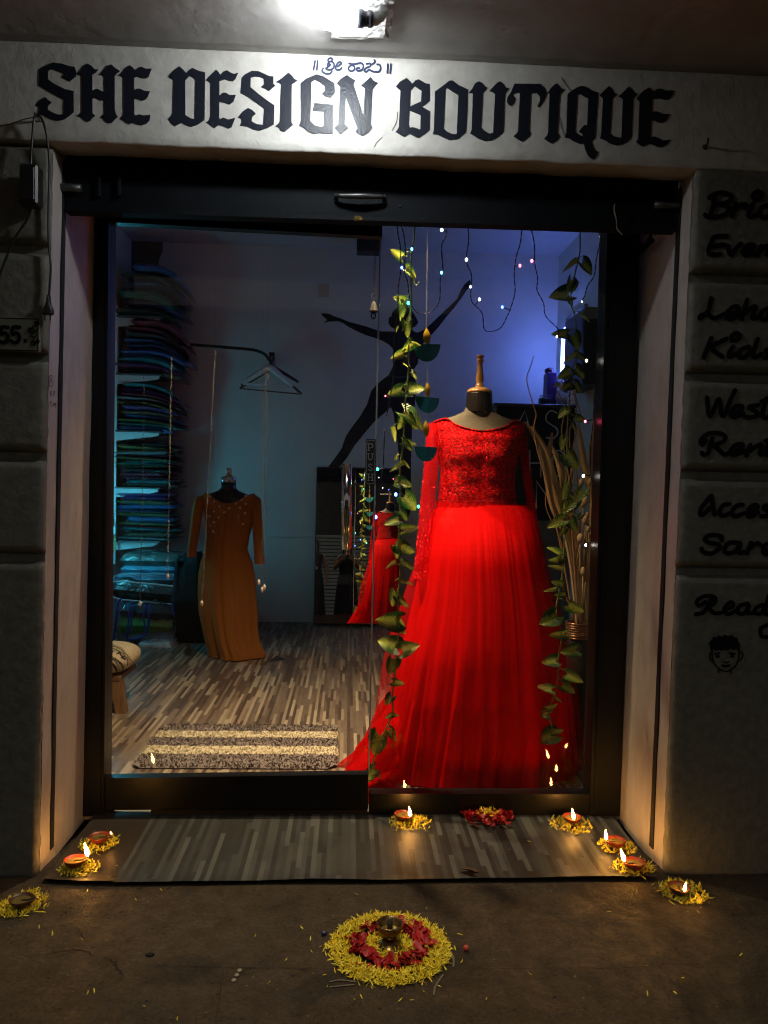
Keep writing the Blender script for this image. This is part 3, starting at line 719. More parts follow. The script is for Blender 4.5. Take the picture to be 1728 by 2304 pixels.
b.add([(pa.x-.0,YD-.022,pa.z),(pb.x,YD-.022,pb.z),(pb.x,YD-.022,zt-.005),(pa.x,YD-.022,zt-.005),(pa.x,YD+.018,pa.z),(pb.x,YD+.018,pb.z),(pb.x,YD+.018,zt-.005),(pa.x,YD+.018,zt-.005)],
      [(0,1,2,3),(4,7,6,5),(0,4,5,1),(1,5,6,2),(2,6,7,3),(3,7,4,0)]); b.build('top_rail', m_black, dr)
pa, pb, pc, pd = P(*zp('d',230,1676),YD), P(*zp('d',795,1668),YD), P(*zp('d',795,1742),YD), P(*zp('d',230,1744),YD)
b = MB(); Y0, Y1 = YD-.024, YD+.02
b.add([(pd.x+.002,Y0,pd.z),(pc.x,Y0,pc.z),(pb.x,Y0,pb.z),(pa.x+.002,Y0,pa.z),(pd.x+.002,Y1,pd.z),(pc.x,Y1,pc.z),(pb.x,Y1,pb.z),(pa.x+.002,Y1,pa.z)],
      [(0,1,2,3),(4,7,6,5),(0,4,5,1),(1,5,6,2),(2,6,7,3),(3,7,4,0)]); b.build('bottom_rail', m_black, dr)
b = MB(); b.box((pd.x+.17, YD-.02, .0045), (pc.x-.002, YD+.012, min(pc.z,pd.z)-.0015)); b.build('light_block_strip', m_blk, dr)  # added black strip that blocks the light leaking under the door
zbr = (pa.z+pb.z)/2
def pane(f0, f1, z0, z1, y, name, parent):
    b = MB(); rows = []
    for z in (z0, z1): rows.append([Vector((f0(z),y-.004,z)), Vector((f1(z),y-.004,z)), Vector((f1(z),y+.004,z)), Vector((f0(z),y+.004,z))])
    b.loft(rows, True, True, True); return b.build(name, m_glass, parent)
pane(lambda z: s1(z)+.001, ed, min(pa.z,pb.z)+.012, max(P(540,500,YD).z, ztr)+.0, YD-.004, 'pane', dr)
b = MB(); b.tube([Vector((ed(z)+.001, YD-.004, z)) for z in (zbr+.01, 1.2, ztr)], .003, n=6); b.build('edge_seal', M('glass_edge',(.30,.34,.36),rough=.25), dr)
ha, hb = ZP('m',533,370,YD-.06), ZP('m',528,1222,YD-.06)
b = MB(); b.tube([ha, hb], .0185, n=20); 
ph_ = b.build('pull_handle', m_chrome, dr, True)
b = MB()
for t in (.15,.85):
    p = ha.lerp(hb, t); b.tube([p+Vector((0,.012,0)), Vector((p.x, YD-.009, p.z))], .008, n=8)
b.build('standoff', m_chrome, ph_, True)
ps = thing('push_sign', 'small black upright plate lettered PUSH in silver on the door glass', 'sign', ZP('m',768,350,YD-.012))
c0, c1 = ZP('m',712,575,YD-.0105), ZP('m',826,125,YD-.0105)
def rrect(x0, z0, x1, z1, y, r, arch=True):
    pts = []
    for (cx, cz, a0) in ((x1-r, z0+r, -90), (x1-r, z1-r, 0), (x0+r, z1-r, 90), (x0+r, z0+r, 180)):
        for k in range(5): a = math.radians(a0+90*k/4); pts.append(Vector((cx+r*math.cos(a), y, cz+r*math.sin(a))))
    return pts
b = MB(); b.prism([rrect(c0.x, c0.z, c1.x, c1.z, YD-.0105, .006)], (0,.0018,0)); b.build('plate', m_blk, ps)
m_silver = M('silver_print', (.42,.43,.44), rough=.4, metal=.3)
b = MB(); b.prism([rrect(c0.x+.003, c0.z+.004, c1.x-.003, c1.z-.004, YD-.0115, .005), rrect(c0.x+.0045, c0.z+.0055, c1.x-.0045, c1.z-.0055, YD-.0115, .004)[::-1]], (0,.0008,0)); b.build('border', m_silver, ps)
for lst in ([[(748,172),(748,238)],[(748,172),(785,175),(790,200),(770,212),(750,210)],[(740,238),(758,238)],[(740,171),(750,171)]],
            [[(748,270),(748,315),(765,332),(785,315),(785,270)],[(738,270),(757,270)],[(777,270),(795,270)]],
            [[(785,385),(765,370),(748,388),(768,405),(786,422),(768,438),(746,425)]],
            [[(748,472),(748,535)],[(785,472),(785,535)],[(748,503),(785,503)],[(740,472),(757,472)],[(777,472),(795,472)],[(740,535),(757,535)],[(777,535),(795,535)]]):
    strokes('letter', 'm', lst, .0026, YD-.0118, m_silver, ps)
fw = thing('fixed_window', 'fixed clear shop window pane in front of the red gown', 'window', (ed(0)+.4, YD+.01, 0))
wz0 = P(*zp('d',1030,1712),YD).z
pane(lambda z: ed(z)+.006, lambda z: s2(z)-.001, wz0, zt, YD+.012, 'pane', fw)
b = MB(); b.box((ed(0)+.004, YD-.02, .006), (s2(0), YD+.03, wz0-.01)); b.build('kick_panel', m_black, fw)
b = MB(); b.box((ed(0)+.003, YD-.024, wz0-.009), (s2(0)-.001, YD+.034, wz0+.004)); b.build('sill_rail', m_black, fw)
b = MB(); b.box((s0(0), YD-.028, -.01), (s3(0), YD+.1, .0035)); b.build('threshold', M('threshold_stone',(.26,.24,.21),(.16,.14,.12),rough=.6,ns=12,bump=.3), fr)

# ------------------------------------------------------------------ the shop room
B, BL, BR, ZC = 4.5535, -2.0378, 1.8187, 3.3995
YI = YD+.065
def wallq(name, pts, mat, label):
    b = MB(); b.add(pts, [(0,1,2,3)]); return b.build(name, mat, None, kind='structure', label=label)
def slab(name, a, c, mat, label):
    b = MB(); b.box(a, c); return b.build(name, mat, None, kind='structure', label=label)
slab('shop_floor', (BL-.1, YI+.03, -.05), (BR+.1, B+.1, .004), m_floor, 'shop floor of printed brown strip vinyl')
slab('back_wall', (BL-.1, B, .0045), (BR+.1, B+.12, ZC), m_wall, 'plain grey painted back wall of the shop')
slab('side_wall', (BL-.12, .562, .0045), (BL, B-.001, ZC), m_wall, 'shop side wall beside the clothes shelves')
slab('side_wall', (BR, .562, .0045), (BR+.12, B-.001, ZC), m_wall, 'shop side wall beside the lit mirror')
slab('ceiling', (BL-.12, .30, ZC+.001), (BR+.12, B+.12, ZC+.12), m_ceil, 'flat painted shop ceiling')
slab('front_wall', (-3.2, .30, zt+.065), (3.2, .56, ZC), m_wall, 'wall above the glass front inside')
slab('front_wall', (-3.2, .5605, -.02), (s0(0)-.0, .62, zt+.064), m_wall, 'inner face of front wall beside the shelves')
slab('front_wall', (s3(0)+.02, .5605, -.02), (3.2, .62, zt+.064), m_wall, 'inner face of front wall beside the dried stems')
# shallow battens and joints on the back wall
b = MB(); z1 = ZP('r',600,452,B).z
pts = [ZP('r',420,436,B-.002), ZP('r',1240,466,B-.002)]
b.box((pts[0].x-.02, B-.006, z1-.004), (BR-.001, B-.0005, z1+.004)); b.build('wall_batten', m_wall, None, kind='structure', label='thin horizontal batten high on the back wall')
z2 = P(650,1206,B).z
b = MB(); b.box((P(585,1206,B).x, B-.012, z2-.012), (1.1, B-.0005, z2+.012), .002); b.build('dado_rail', m_wall, None, kind='structure', label='pale dado strip across the back wall')
zq = ZP('l6',900,445,B).z
b = MB(); b.box((ZP('l6',400,430,B).x, B-.003, zq-.003), (ZP('l6',1650,462,B).x, B-.0005, zq+.001)); b.build('conduit', m_wall, None, kind='structure', label='thin conduit line high on the back wall by the cardboard')
slab('front_wall', (-3.2, .0, ZS+.15), (3.2, .299, ZC+.8), m_wall, 'wall of the building above the canopy')
# ------------------------------------------------------------------ lamps
bl = thing('ceiling_bulb', 'glaring white bulb in a sideways holder under the canopy', 'light bulb', (0,0,0))
bc = P(766, 40, -.31); bc.z = min(bc.z, ZS-.045); bl.location = bc
bd = Vector((1, .10, .06)).normalized()
def along(k): return bc + bd*k
b = MB()
pts = [along(k) for k in (-.062,-.056,-.042,-.02,.004,.022,.036,.044)]
b.tube(pts, [.006,.020,.029,.033,.031,.026,.019,.017], n=20); b.build('bulb', EM('bulb_glow', (.94,.98,1.0), 195), bl, True)
m_holder = M('bakelite_holder', (.05,.055,.07), rough=.3)
b = MB(); b.tube([along(k) for k in (.0445,.046,.062,.063,.075,.076,.088)], [.02,.023,.023,.019,.019,.022,.020], n=18); b.build('holder', m_holder, bl, True)
b = MB(); b.tube([along(.0885), along(.094), along(.108)+Vector((0,0,.01)), along(.118)+Vector((0,0,.03))], [.017,.017,.016,.015], n=12); b.build('holder_arm', m_brick_white, bl, True)
b = MB(); c = along(.07); c.y = -.225
pts = [Vector((c.x-.11, c.y-.10, 0)), Vector((c.x+.075, c.y-.09, 0)), Vector((c.x+.07, c.y+.085, 0)), Vector((c.x-.10, c.y+.09, 0))]
top = ZS-.003; q = []
for i in range(4):
    a, d = pts[i], pts[(i+1)%4]
    for k in range(9):
        p = a.lerp(d, k/9); q.append(Vector((p.x+.016*nz(i*7+k*1.7, 2), p.y+.016*nz(i*5+k*1.9, 9), top)))
b.prism([q], (0,0,-.016)); 
cc = Vector((c.x, c.y, 0))
b.prism([[cc+(Vector((v.x,v.y,0))-cc)*.78+Vector((0,0,top-.0162)) for v in pts]], (0,0,-.006)); b.build('mounting_patch', M('rough_patch',(.62,.62,.60),(.4,.4,.39),rough=.7,ns=30,bump=.9,bs=60), bl)

def spot(name, label, loc, aim, power, col, size, blend, r=.035):
    t = thing(name, label, 'spotlight', loc)
    loc = Vector(loc); d = (Vector(aim)-loc).normalized()
    b = MB(); b.tube([loc-d*.10, loc-d*.095, loc-d*.02, loc], [.02,.04,.045,.047], n=18, cap=True); b.build('can', m_black, t, True)
    b = MB(); b.tube([loc-d*.06, loc-d*.06+Vector((0,0,.08)), Vector((loc.x, .57, loc.z+.16))], .008, n=8); b.build('arm', m_black, t)
    b = MB(); b.tube([loc+d*.001, loc+d*.003], .038, n=18); b.build('lens', EM(name+'_lens', col, 20), t)
    L = bpy.data.lights.new(name+'_beam', 'SPOT'); L.energy = power; L.color = col; L.spot_size = math.radians(size); L.spot_blend = blend; L.shadow_soft_size = r
    o = bpy.data.objects.new(name+'_beam', L); COL.objects.link(o); o.parent = t; o.location = d*.012
    o.rotation_euler = d.to_track_quat('-Z','Y').to_euler()
    return t
spot('display_spotlight', 'small black spotlight over the shop window aimed down at the gown', (.14,.63,2.40), (.15,.84,1.25), 195, (1,.74,.42), 68, 1.0)
spot('display_spotlight', 'small black spotlight over the door aimed down at the shaggy rug', (-.42,1.05,2.78), (-.16,1.22,0), 360, (1,.74,.40), 96, 1.0)

m_ledw = EM('mirror_led', (.13,.22,.95), 44)
m_cyan = EM('cyan_tube_glow', (.06,.62,.84), 60)
ct = thing('tube_lamp', 'short cyan glowing tube lamp on the side wall near the shelves', 'lamp', (BL+.02, 3.42, .69))
b = MB(); b.tube([(BL+.045,3.42,.72),(BL+.045,3.42,1.42)], .014, n=10); b.build('tube', m_cyan, ct, True)
b = MB(); b.box((BL+.001,3.395,.69),(BL+.03,3.445,1.45),.004); b.build('batten', m_brick_white, ct)

# ------------------------------------------------------------------ red gown on its stand
GY = .97
gx = P(1079,870,GY).x
def zY(py, Y=GY, px=1073): return P(px,py,Y).z
m_wood = M('turned_wood', (.50,.27,.09), (.36,.17,.05), rough=.28, ns=6, stretch=(14,14,2), coat=.4)
m_dummy = M('dummy_jersey', (.085,.068,.042), (.07,.055,.035), rough=.8, ns=60, sheen=.3)
m_dneck = M('dummy_black_cap', (.012,.010,.010), rough=.25)
def sw_ring(cx, cy, hx, hf, hb, z, n=40, bust=0.0):
    out = []
    for j in range(n):
        th = 2*PI*j/n; s_, c_ = math.sin(th), math.cos(th)
        y = -c_*(hf if c_ > 0 else hb)
        if bust and c_ > 0: a = math.atan2(s_, c_); y -= bust*math.exp(-((abs(a)-.52)/.42)**2)
        out.append(Vector((cx+s_*hx, cy+y, z)))
    return out
mn = thing('dress_form', 'dark tailor dummy with turned wooden neck finial wearing the red gown', 'mannequin', (gx, GY, .004))
b = MB()
rings = [sw_ring(gx,GY,hx,hf,hb,z,32,bu) for hx,hf,hb,z,bu in ((.12,.08,.08,.78,0),(.165,.11,.12,.95,0),(.16,.10,.10,zY(1135)-.02,0),(.155,.10,.09,zY(1090),.005),(.16,.105,.09,zY(1040),.028),(.175,.10,.088,zY(1000),.015),(.188,.078,.08,zY(968),0),(.186,.062,.066,zY(954),0),(.155,.055,.058,zY(944),0),(.105,.052,.054,zY(936),0),(.066,.053,.055,zY(926),0),(.061,.055,.056,zY(918),0))]
b.loft(rings, True, True, True); b.build('torso', m_dummy, mn, True)
b = MB(); b.lathe((gx,GY,0), [(.0615,zY(930)),(.062,zY(926)),(.059,zY(905)),(.0555,zY(886)),(.0545,zY(884.5))], 28); b.build('neck', m_dneck, mn, True)
b = MB(); b.lathe((gx,GY,0), [(w*.000533, zY(760+y*.2712)) for w,y in ((104,459),(107,447),(96,430),(66,416),(38,412),(35,405),(37,395),(30,386),(26,380),(34,350),(33,320),(26,270),(22,230),(24,200),(33,190),(33,182),(20,176),(18,172),(31,162),(33,152),(27,143),(8,139))], 24); b.build('finial', m_wood, mn, True)
b = MB(); b.tube([(gx,GY,.06),(gx,GY,.8)], .018, n=12); b.lathe((gx,GY,0), [(.17,.006),(.17,.02),(.05,.05),(.02,.07)], 24); b.build('stand', m_black, mn, True)
b = MB(); q = ZP('g',705,615,GY-.06)
for i,(x,y) in enumerate(((645,605),(645,630),(652,612),(665,603),(665,632),(700,575),(700,600),(692,612),(708,610),(715,622),(698,625))): b.ball(ZP('g',x,y,GY-.0585), .0016, 6, 4)
b.build('brand_print', m_silver, mn)

gw = thing('red_gown', 'long scarlet tulle gown with embroidered bodice and sheer sleeves on the dummy', 'gown', (gx, GY, .004))
RED = (.66,.0025,.003)
m_tulle = CLOTH('red_tulle', RED, 1.0, .06, .75, .04, bump=.35, bs=60, stretch=(6,6,.35))
m_sheer = CLOTH('red_tulle_sheer', RED, .28, .3, .7, .05)
m_sleeve = CLOTH('red_net_sleeve', RED, .48, .3, .7, .05, bump=.3, bs=120)
mt, n_, l_, b_ = newmat('red_embroidery'); m_bod = mt
co = n_.new('ShaderNodeTexCoord').outputs['Object']
vo = n_.new('ShaderNodeTexVoronoi'); vo.feature = 'DISTANCE_TO_EDGE'; vo.inputs['Scale'].default_value = 48
ad = n_.new('ShaderNodeVectorMath'); ad.operation = 'ADD'; tn = n_.new('ShaderNodeTexNoise'); tn.inputs['Scale'].default_value = 22; tn.inputs['Detail'].default_value = 3
sc = n_.new('ShaderNodeVectorMath'); sc.operation = 'SCALE'; sc.inputs['Scale'].default_value = .085
l_.new(co, tn.inputs['Vector']); l_.new(tn.outputs['Color'], sc.inputs[0]); l_.new(co, ad.inputs[0]); l_.new(sc.outputs[0], ad.inputs[1]); l_.new(ad.outputs[0], vo.inputs['Vector'])
mr = n_.new('ShaderNodeMapRange'); mr.inputs[2].default_value = .16; l_.new(vo.outputs['Distance'], mr.inputs[0])
mx = n_.new('ShaderNodeMix'); mx.data_type = 'RGBA'; mx.inputs[6].default_value = (.22,.001,.003,1); mx.inputs[7].default_value = (.66,.004,.006,1)
l_.new(mr.outputs[0], mx.inputs[0]); l_.new(mx.outputs[2], b_.inputs['Base Color']); b_.inputs['Roughness'].default_value = .5; b_.inputs['Specular IOR Level'].default_value = .12; b_.inputs['Specular Tint'].default_value = (1,.2,.2,1)
bp = n_.new('ShaderNodeBump'); bp.inputs['Strength'].default_value = .9; bp.inputs['Distance'].default_value = .006
l_.new(mr.outputs[0], bp.inputs['Height']); t2 = n_.new('ShaderNodeTexNoise'); t2.inputs['Scale'].default_value = 260; l_.new(co, t2.inputs['Vector'])
bp2 = n_.new('ShaderNodeBump'); bp2.inputs['Strength'].default_value = .7; bp2.inputs['Distance'].default_value = .003; l_.new(t2.outputs[0], bp2.inputs['Height']); l_.new(bp.outputs[0], bp2.inputs['Normal']); l_.new(bp2.outputs[0], b_.inputs['Normal'])
m_seq = M('red_sequin', (.75,.012,.018), rough=.25, metal=.9)

zw = zY(1137)
def bod(th, t):
    """bodice surface: th angle from the front, t 0 waist .. 1 neckline"""
    s_, c_ = math.sin(th), math.cos(th)
    a_ = abs(s_); zi = zY(946); zb_ = zY(974) if c_ > 0 else zY(960)
    ztop = (zb_ + (zi-zb_)*(1-math.sqrt(max(0,1-(a_/.68)**2)))**.8) if a_ < .68 else zi - (zi-zY(956))*((a_-.68)/.32)**2
    z = zw + (ztop-zw)*t
    k = (z-zw)/(zY(950)-zw)
    pts = ((0,.178,.118,.118,0),(.2,.170,.113,.11,.006),(.42,.166,.116,.105,.012),(.6,.180,.120,.105,.020),(.78,.196,.104,.10,.018),(.9,.206,.090,.092,0),(1,.208,.070,.076,0))
    for i in range(len(pts)-1):
        if k <= pts[i+1][0] or i == len(pts)-2:
            f = (k-pts[i][0])/(pts[i+1][0]-pts[i][0]); f = max(0, min(1, f)); f = f*f*(3-2*f)
            hx, hf, hb, bu = [lerp(pts[i][q], pts[i+1][q], f) for q in range(1,5)]; break
    y = -c_*(hf if c_ > 0 else hb)
    if c_ > 0: a = math.atan2(s_, c_); y -= bu*math.exp(-((abs(a)-.5)/.40)**2)
    w = .003*nz(th*5, t*9, 1) + .0035*nz(th*2+t*6, t*3, 5)
    return Vector((gx + s_*(hx+w), GY + y - c_*w, z))
b = MB(); NT = 90
b.loft([[bod(2*PI*j/NT, i/40) for j in range(NT)] for i in range(41)], True)
b.build('bodice', m_bod, gw, True)
b = MB()
def sequin(p, r):
    u = Vector((R.gauss(0,1),R.gauss(0,.6),R.gauss(0,1))).normalized(); nrm = Vector((R.gauss(0,.6),-1,R.gauss(.4,.6))).normalized()
    u = (u-nrm*u.dot(nrm)).normalized(); v = nrm.cross(u)
    b.add([p+u*r, p+v*r, p-u*r, p-v*r], [(0,1,2,3)])
for i in range(1500):
    th = R.uniform(-1.5,1.5); t = R.uniform(.0,1)
    p = bod(th, t); sequin(p+Vector((math.sin(th)*.002,-.003,0)), R.uniform(.0008,.0017))
b.build('sequins', m_seq, gw, kind='stuff')
# neckline and ruffled edge
b = MB(); pts = [bod(2*PI*j/60, 1.0)+Vector((0,0,.002+.002*nz(j*.9,1))) for j in range(61)]
b.tube(pts, [.0035+.002*abs(nz(j*.7,4)) for j in range(61)], n=6); b.build('neckline_trim', m_bod, gw, True)

EXT = [(1090,950,1141),(1104,936,1150),(1124,925,1156),(1160,917,1163),(1220,907,1172),(1300,892,1190),(1400,866,1211),(1500,842,1224),(1600,820,1230),(1656,808,1233)]
def ext(z, table):
    pts = []
    for (yd, a, c) in table:
        pts.append((P((a+c)/2*1.0416, yd*1.0416, GY).z, P(a*1.0416, yd*1.0416, GY).x, P(c*1.0416, yd*1.0416, GY).x))
    if z >= pts[0][0]: return pts[0][1], pts[0][2]
    for i in range(len(pts)-1):
        if z >= pts[i+1][0]:
            f = (z-pts[i+1][0])/(pts[i][0]-pts[i+1][0]); return lerp(pts[i+1][1],pts[i][1],f), lerp(pts[i+1][2],pts[i][2],f)
    return pts[-1][1], pts[-1][2]
def skirt(table, name, mat, seed, NT=420, NR=70, amp=1.0, push=0.0, ztop=None):
    b = MB(); rings = []
    zt_ = ztop or zw+.004
    for i in range(NR+1):
        t = i/NR; z = lerp(zt_, .008, t)
        x0, x1 = ext(z, table); cx = (x0+x1)/2; hx = (x1-x0)/2
        q_ = min(1, t/.24); q_ = 1-(1-q_)**2; hy = lerp(.119, min(hx*.93, .37)*(1-.07*max(0,t-.5)/.5), q_)
        ring = []
        for j in range(NT):
            th = 2*PI*j/NT
            dth = .55*nz(math.cos(th)*1.6, math.sin(th)*1.6, seed+.35*t)
            a = th + dth
            low = math.sin(7*a+seed+.9*t)*.30 + math.sin(11*a+2.1*seed-1.4*t)*.18 + 1.25*nz(math.cos(th)*3.4, math.sin(th)*3.4, seed+t*.9) + .75*nz(math.cos(th)*7, math.sin(th)*7, seed+5+t*1.3)
            hi = math.sin(41*a+seed*3+4*nz(math.cos(th)*4,math.sin(th)*4,t*2))*.20 + 1.3*nz(math.cos(th)*14, math.sin(th)*14, seed+2+t*.7) + .9*nz(math.cos(th)*27, math.sin(th)*27, seed+7+t*1.2)
            f = 1 + amp*(low*(.004+.075*t**1.0) + hi*(.017*min(1,t*10)*(1-.55*t)))
            for (c0, w0, d0, t0) in ((-1.05,.05,.05,.35),(-.78,.035,.06,.5),(-.5,.045,.07,.42),(-.27,.03,.05,.6),(-.05,.05,.06,.5),(.10,.03,.075,.62),(.16,.025,.05,.7),(.36,.045,.05,.45),(.60,.035,.075,.55),(.86,.05,.06,.4),(1.15,.04,.05,.5)):
                g_ = math.atan2(math.sin(th-c0-.10*(1-t)*math.sin(c0*9)), math.cos(th-c0-.10*(1-t)*math.sin(c0*9)))
                if abs(g_) < .3 and t > t0: f += amp*d0*min(1,(t-t0)/.35)*(.7*math.exp(-((g_-1.6*w0)/w0)**2) - math.exp(-(g_/(w0*.8))**2))
            f += push*min(1,t*5)
            s_, c_ = math.sin(th), math.cos(th)
            q = Vector((cx+s_*hx*f, GY-c_*hy*f, z + (.006*nz(th*4, seed) if t > .98 else 0)))
            if q.y < YD+.03: q.y = YD+.03+.01*abs(nz(th*9, t*5))
            ring.append(q)
        rings.append(ring)
    b.loft(rings, True); return b.build(name, mat, gw, True)
skirt(EXT, 'skirt', m_tulle, 3.1)
EXT2 = [(1090,949,1142),(1110,932,1152),(1160,914,1166),(1220,900,1176),(1300,872,1196),(1350,856,1206),(1400,840,1217),(1450,830,1224),(1500,823,1230),(1560,813,1235),(1620,803,1240),(1656,797,1243)]
skirt(EXT2, 'tulle_overlay', m_sheer, 8.7, NT=200, NR=48, amp=.8, push=.012, ztop=zw+.007)
b = MB(); b.loft([[Vector((gx+math.sin(2*PI*j/120)*(.181+.006*math.sin(37*2*PI*j/120)), GY-math.cos(2*PI*j/120)*(.1195+.003*math.sin(31*2*PI*j/120)), zw+dz)) for j in range(120)] for dz in (-.02,-.004,.006,.012)], True)
b.build('waist_gathers', m_tulle, gw, True)
# flared ruffles of the train lying against the door glass
m_train = CLOTH('red_train_tulle', RED, .62, .3, .7, .05, bump=.4, bs=40)
for k, (pxb, pxt, hz, y0t, y1t) in enumerate(((772,872,.23,.54,1.16),(790,866,.30,.56,1.10),(782,880,.17,.53,.98),(806,884,.34,.60,1.20),(776,860,.10,.52,.80))):
    b = MB(); xb_, xt_ = G(pxb,1715).x, G(pxt,1700).x; rows = []
    for i in range(121):
        u = i/120; row = []
        for j in range(25):
            v = j/24
            ruf = (.035*math.sin(u*17+k*1.9+2.5*nz(u*3,k))+.03*nz(u*9,v*1.5,k*3.3)+.016*nz(u*24,v*3,k*7.1))*(1-v)**.8
            env = math.sin(PI*min(1,max(0,u)))**.45
            x = lerp(xb_, xt_, v**1.05)*env + xt_*(1-env) + ruf
            y = lerp(y0t, y1t, u) + .02*nz(v*4, u*5, k+2)*(1-v)
            z = .006 + hz*v*(1+.25*nz(u*4, k*2.2)) + .035*abs(nz(u*13, v*7, k+11))*(1-v)*min(1, v*6) + .008*(1-v)*abs(nz(u*20,k))
            row.append(Vector((x, max(y, YD+.028), z)))
        rows.append(row)
    b.loft(rows, closed=False); b.build('train_ruffle', m_train, gw, True)
def sleeve(path, hw, yoff, name):
    b = MB(); pts = [ZP('g', x, y, GY+yo) for (x, y), yo in zip(path, yoff)]
    pts, rr = smooth(pts, 8, [w*.000533 for w in hw])
    rings = []
    for i, p in enumerate(pts):
        t = i/(len(pts)-1)
        rings.append([p + Vector((math.cos(a)*rr[i]*(1+.10*nz(a*2, t*7, 3)), math.sin(a)*rr[i]*1.25*(1+.12*nz(a*2, t*6, 8)), .004*math.sin(3*a)*t)) for a in [2*PI*k/28 for k in range(28)]])
    b.loft(rings, True); o = b.build(name, m_sleeve, gw, True)
    return pts, rr
pL, rL = sleeve([(282,712),(272,860),(262,1050),(238,1280),(215,1500),(192,1740),(184,1925)], [48,58,60,58,54,52,60], (.0,-.01,-.02,-.03,-.05,-.07,-.08), 'sleeve')
pR, rR = sleeve([(985,720),(1012,860),(1040,1060),(1068,1280),(1102,1500),(1136,1720),(1165,1925)], [44,40,34,32,31,33,38], (0,.0,0,-.01,-.03,-.05,-.06), 'sleeve')
b = MB()
for (pp, rr, n, k0, side) in ((pL, rL, 1100, .45, -1), (pR, rR, 700, .55, 1)):
    for i in range(n):
        k = min(len(pp)-1, int((k0 + (1-k0)*R.random()**.8)*(len(pp)-1))); a = R.uniform(PI, 2*PI)
        p = pp[k] + Vector((math.cos(a)*rr[k]*1.07, math.sin(a)*rr[k]*1.33, R.uniform(-.012,.012)))
        sequin(p, R.uniform(.0010,.0020))
    for i in range(260):
        k = min(len(pp)-1, int(R.random()*(len(pp)-1))); p = pp[k] + Vector((side*rr[k]*1.05, R.uniform(-.02,.0), R.uniform(-.012,.012)))
        sequin(p, R.uniform(.0012,.0022))
b.build('sleeve_sequins', m_seq, gw, kind='stuff')
for pp, rr in ((pL, rL), (pR, rR)):
    b = MB(); p = pp[-1]
    b.loft([[p+Vector((math.cos(a)*rr[-1]*(1.0+k*.10+.08*math.sin(7*a+k)), math.sin(a)*rr[-1]*1.2*(1+k*.1), -.012*k+.004*math.sin(5*a))) for a in [2*PI*q/30 for q in range(30)]] for k in range(4)], True)
    b.build('cuff', m_bod, gw, True)

# ------------------------------------------------------------------ orange kurta on the second dummy
KY = 3.15
def zk(x, y): return ZP('l7', x, y, KY)
kx = zk(990,400).x
m_kurta = CLOTH('orange_cotton', (.36,.135,.036), 1.0, .12, .85, .35, bump=.2, bs=30, stretch=(3,3,.6))
k2 = thing('dress_form', 'black tailor dummy with steel ball finial wearing the orange kurta', 'mannequin', (kx, KY, .004))
sc_ = (zk(1000,0)-zk(0,0)).x/1000
b = MB(); b.loft([sw_ring(kx,KY,hx,hf,hb,zk(990,y).z,28) for hx,hf,hb,y in ((.14,.09,.09,900),(.135,.09,.09,700),(.16,.10,.09,520),(.165,.075,.08,430),(.13,.06,.06,400),(.075,.058,.058,375),(60*sc_,.06,.06,350),(62*sc_,.06,.06,306))], True, True, True); b.build('torso', m_dneck, k2, True)
b = MB(); b.lathe((kx,KY,0), [(63*sc_, zk(990,305).z),(64*sc_, zk(990,302).z),(63*sc_, zk(990,268).z),(50*sc_, zk(990,262).z),(12*sc_, zk(990,250).z)], 24); b.ball((zk(995,0).x,KY,zk(995,215).z), 28*sc_, 16, 10); b.build('finial', m_chrome, k2, True)
b = MB(); b.tube([Vector((kx+math.cos(a)*22*sc_, KY+math.sin(a)*22*sc_, zk(990,252).z+.006*math.sin(3*a))) for a in [2*PI*k/16 for k in range(17)]], .006, n=6); b.build('yellow_ribbon', M('yellow_ribbon',(.6,.42,.03),rough=.8), k2, True)
b = MB(); b.tube([(kx,KY,.09),(kx,KY,.6)], .016, n=10)
for a in range(5): b.tube([(kx,KY,.1),(kx+math.cos(a*2*PI/5+PI)*.13, KY+math.sin(a*2*PI/5+PI)*.10, .075)], .012, n=8)
b.build('stand', m_black, k2, True)
for a in range(5):
    p = Vector((kx+math.cos(a*2*PI/5+PI)*(.275 if a == 0 else .13), KY+math.sin(a*2*PI/5+PI)*.10, .032)); b = MB()
    b.tube([p+Vector((0,-.012,0)), p+Vector((0,.012,0))], .028, n=16); b.box(p+Vector((-.012,-.016,.005)), p+Vector((.012,.016,.05)), .004); b.build('caster', m_steel2, k2)
ku = thing('kurta', 'long orange kurta with sequinned yoke hanging on the black dummy', 'kurta', (kx, KY, .004))
KE = [(372,880,1130),(392,800,1195),(430,760,1225),(520,790,1205),(620,805,1195),(740,815,1160),(850,802,1140),(950,770,1180),(1050,752,1196),(1200,748,1210),(1350,758,1222),(1500,790,1226),(1600,815,1245),(1680,838,1285)]
b = MB(); rings = []
tab = [(zk(990,y).z, zk(a,y).x, zk(c,y).x) for y,a,c in KE]
NR_ = 60
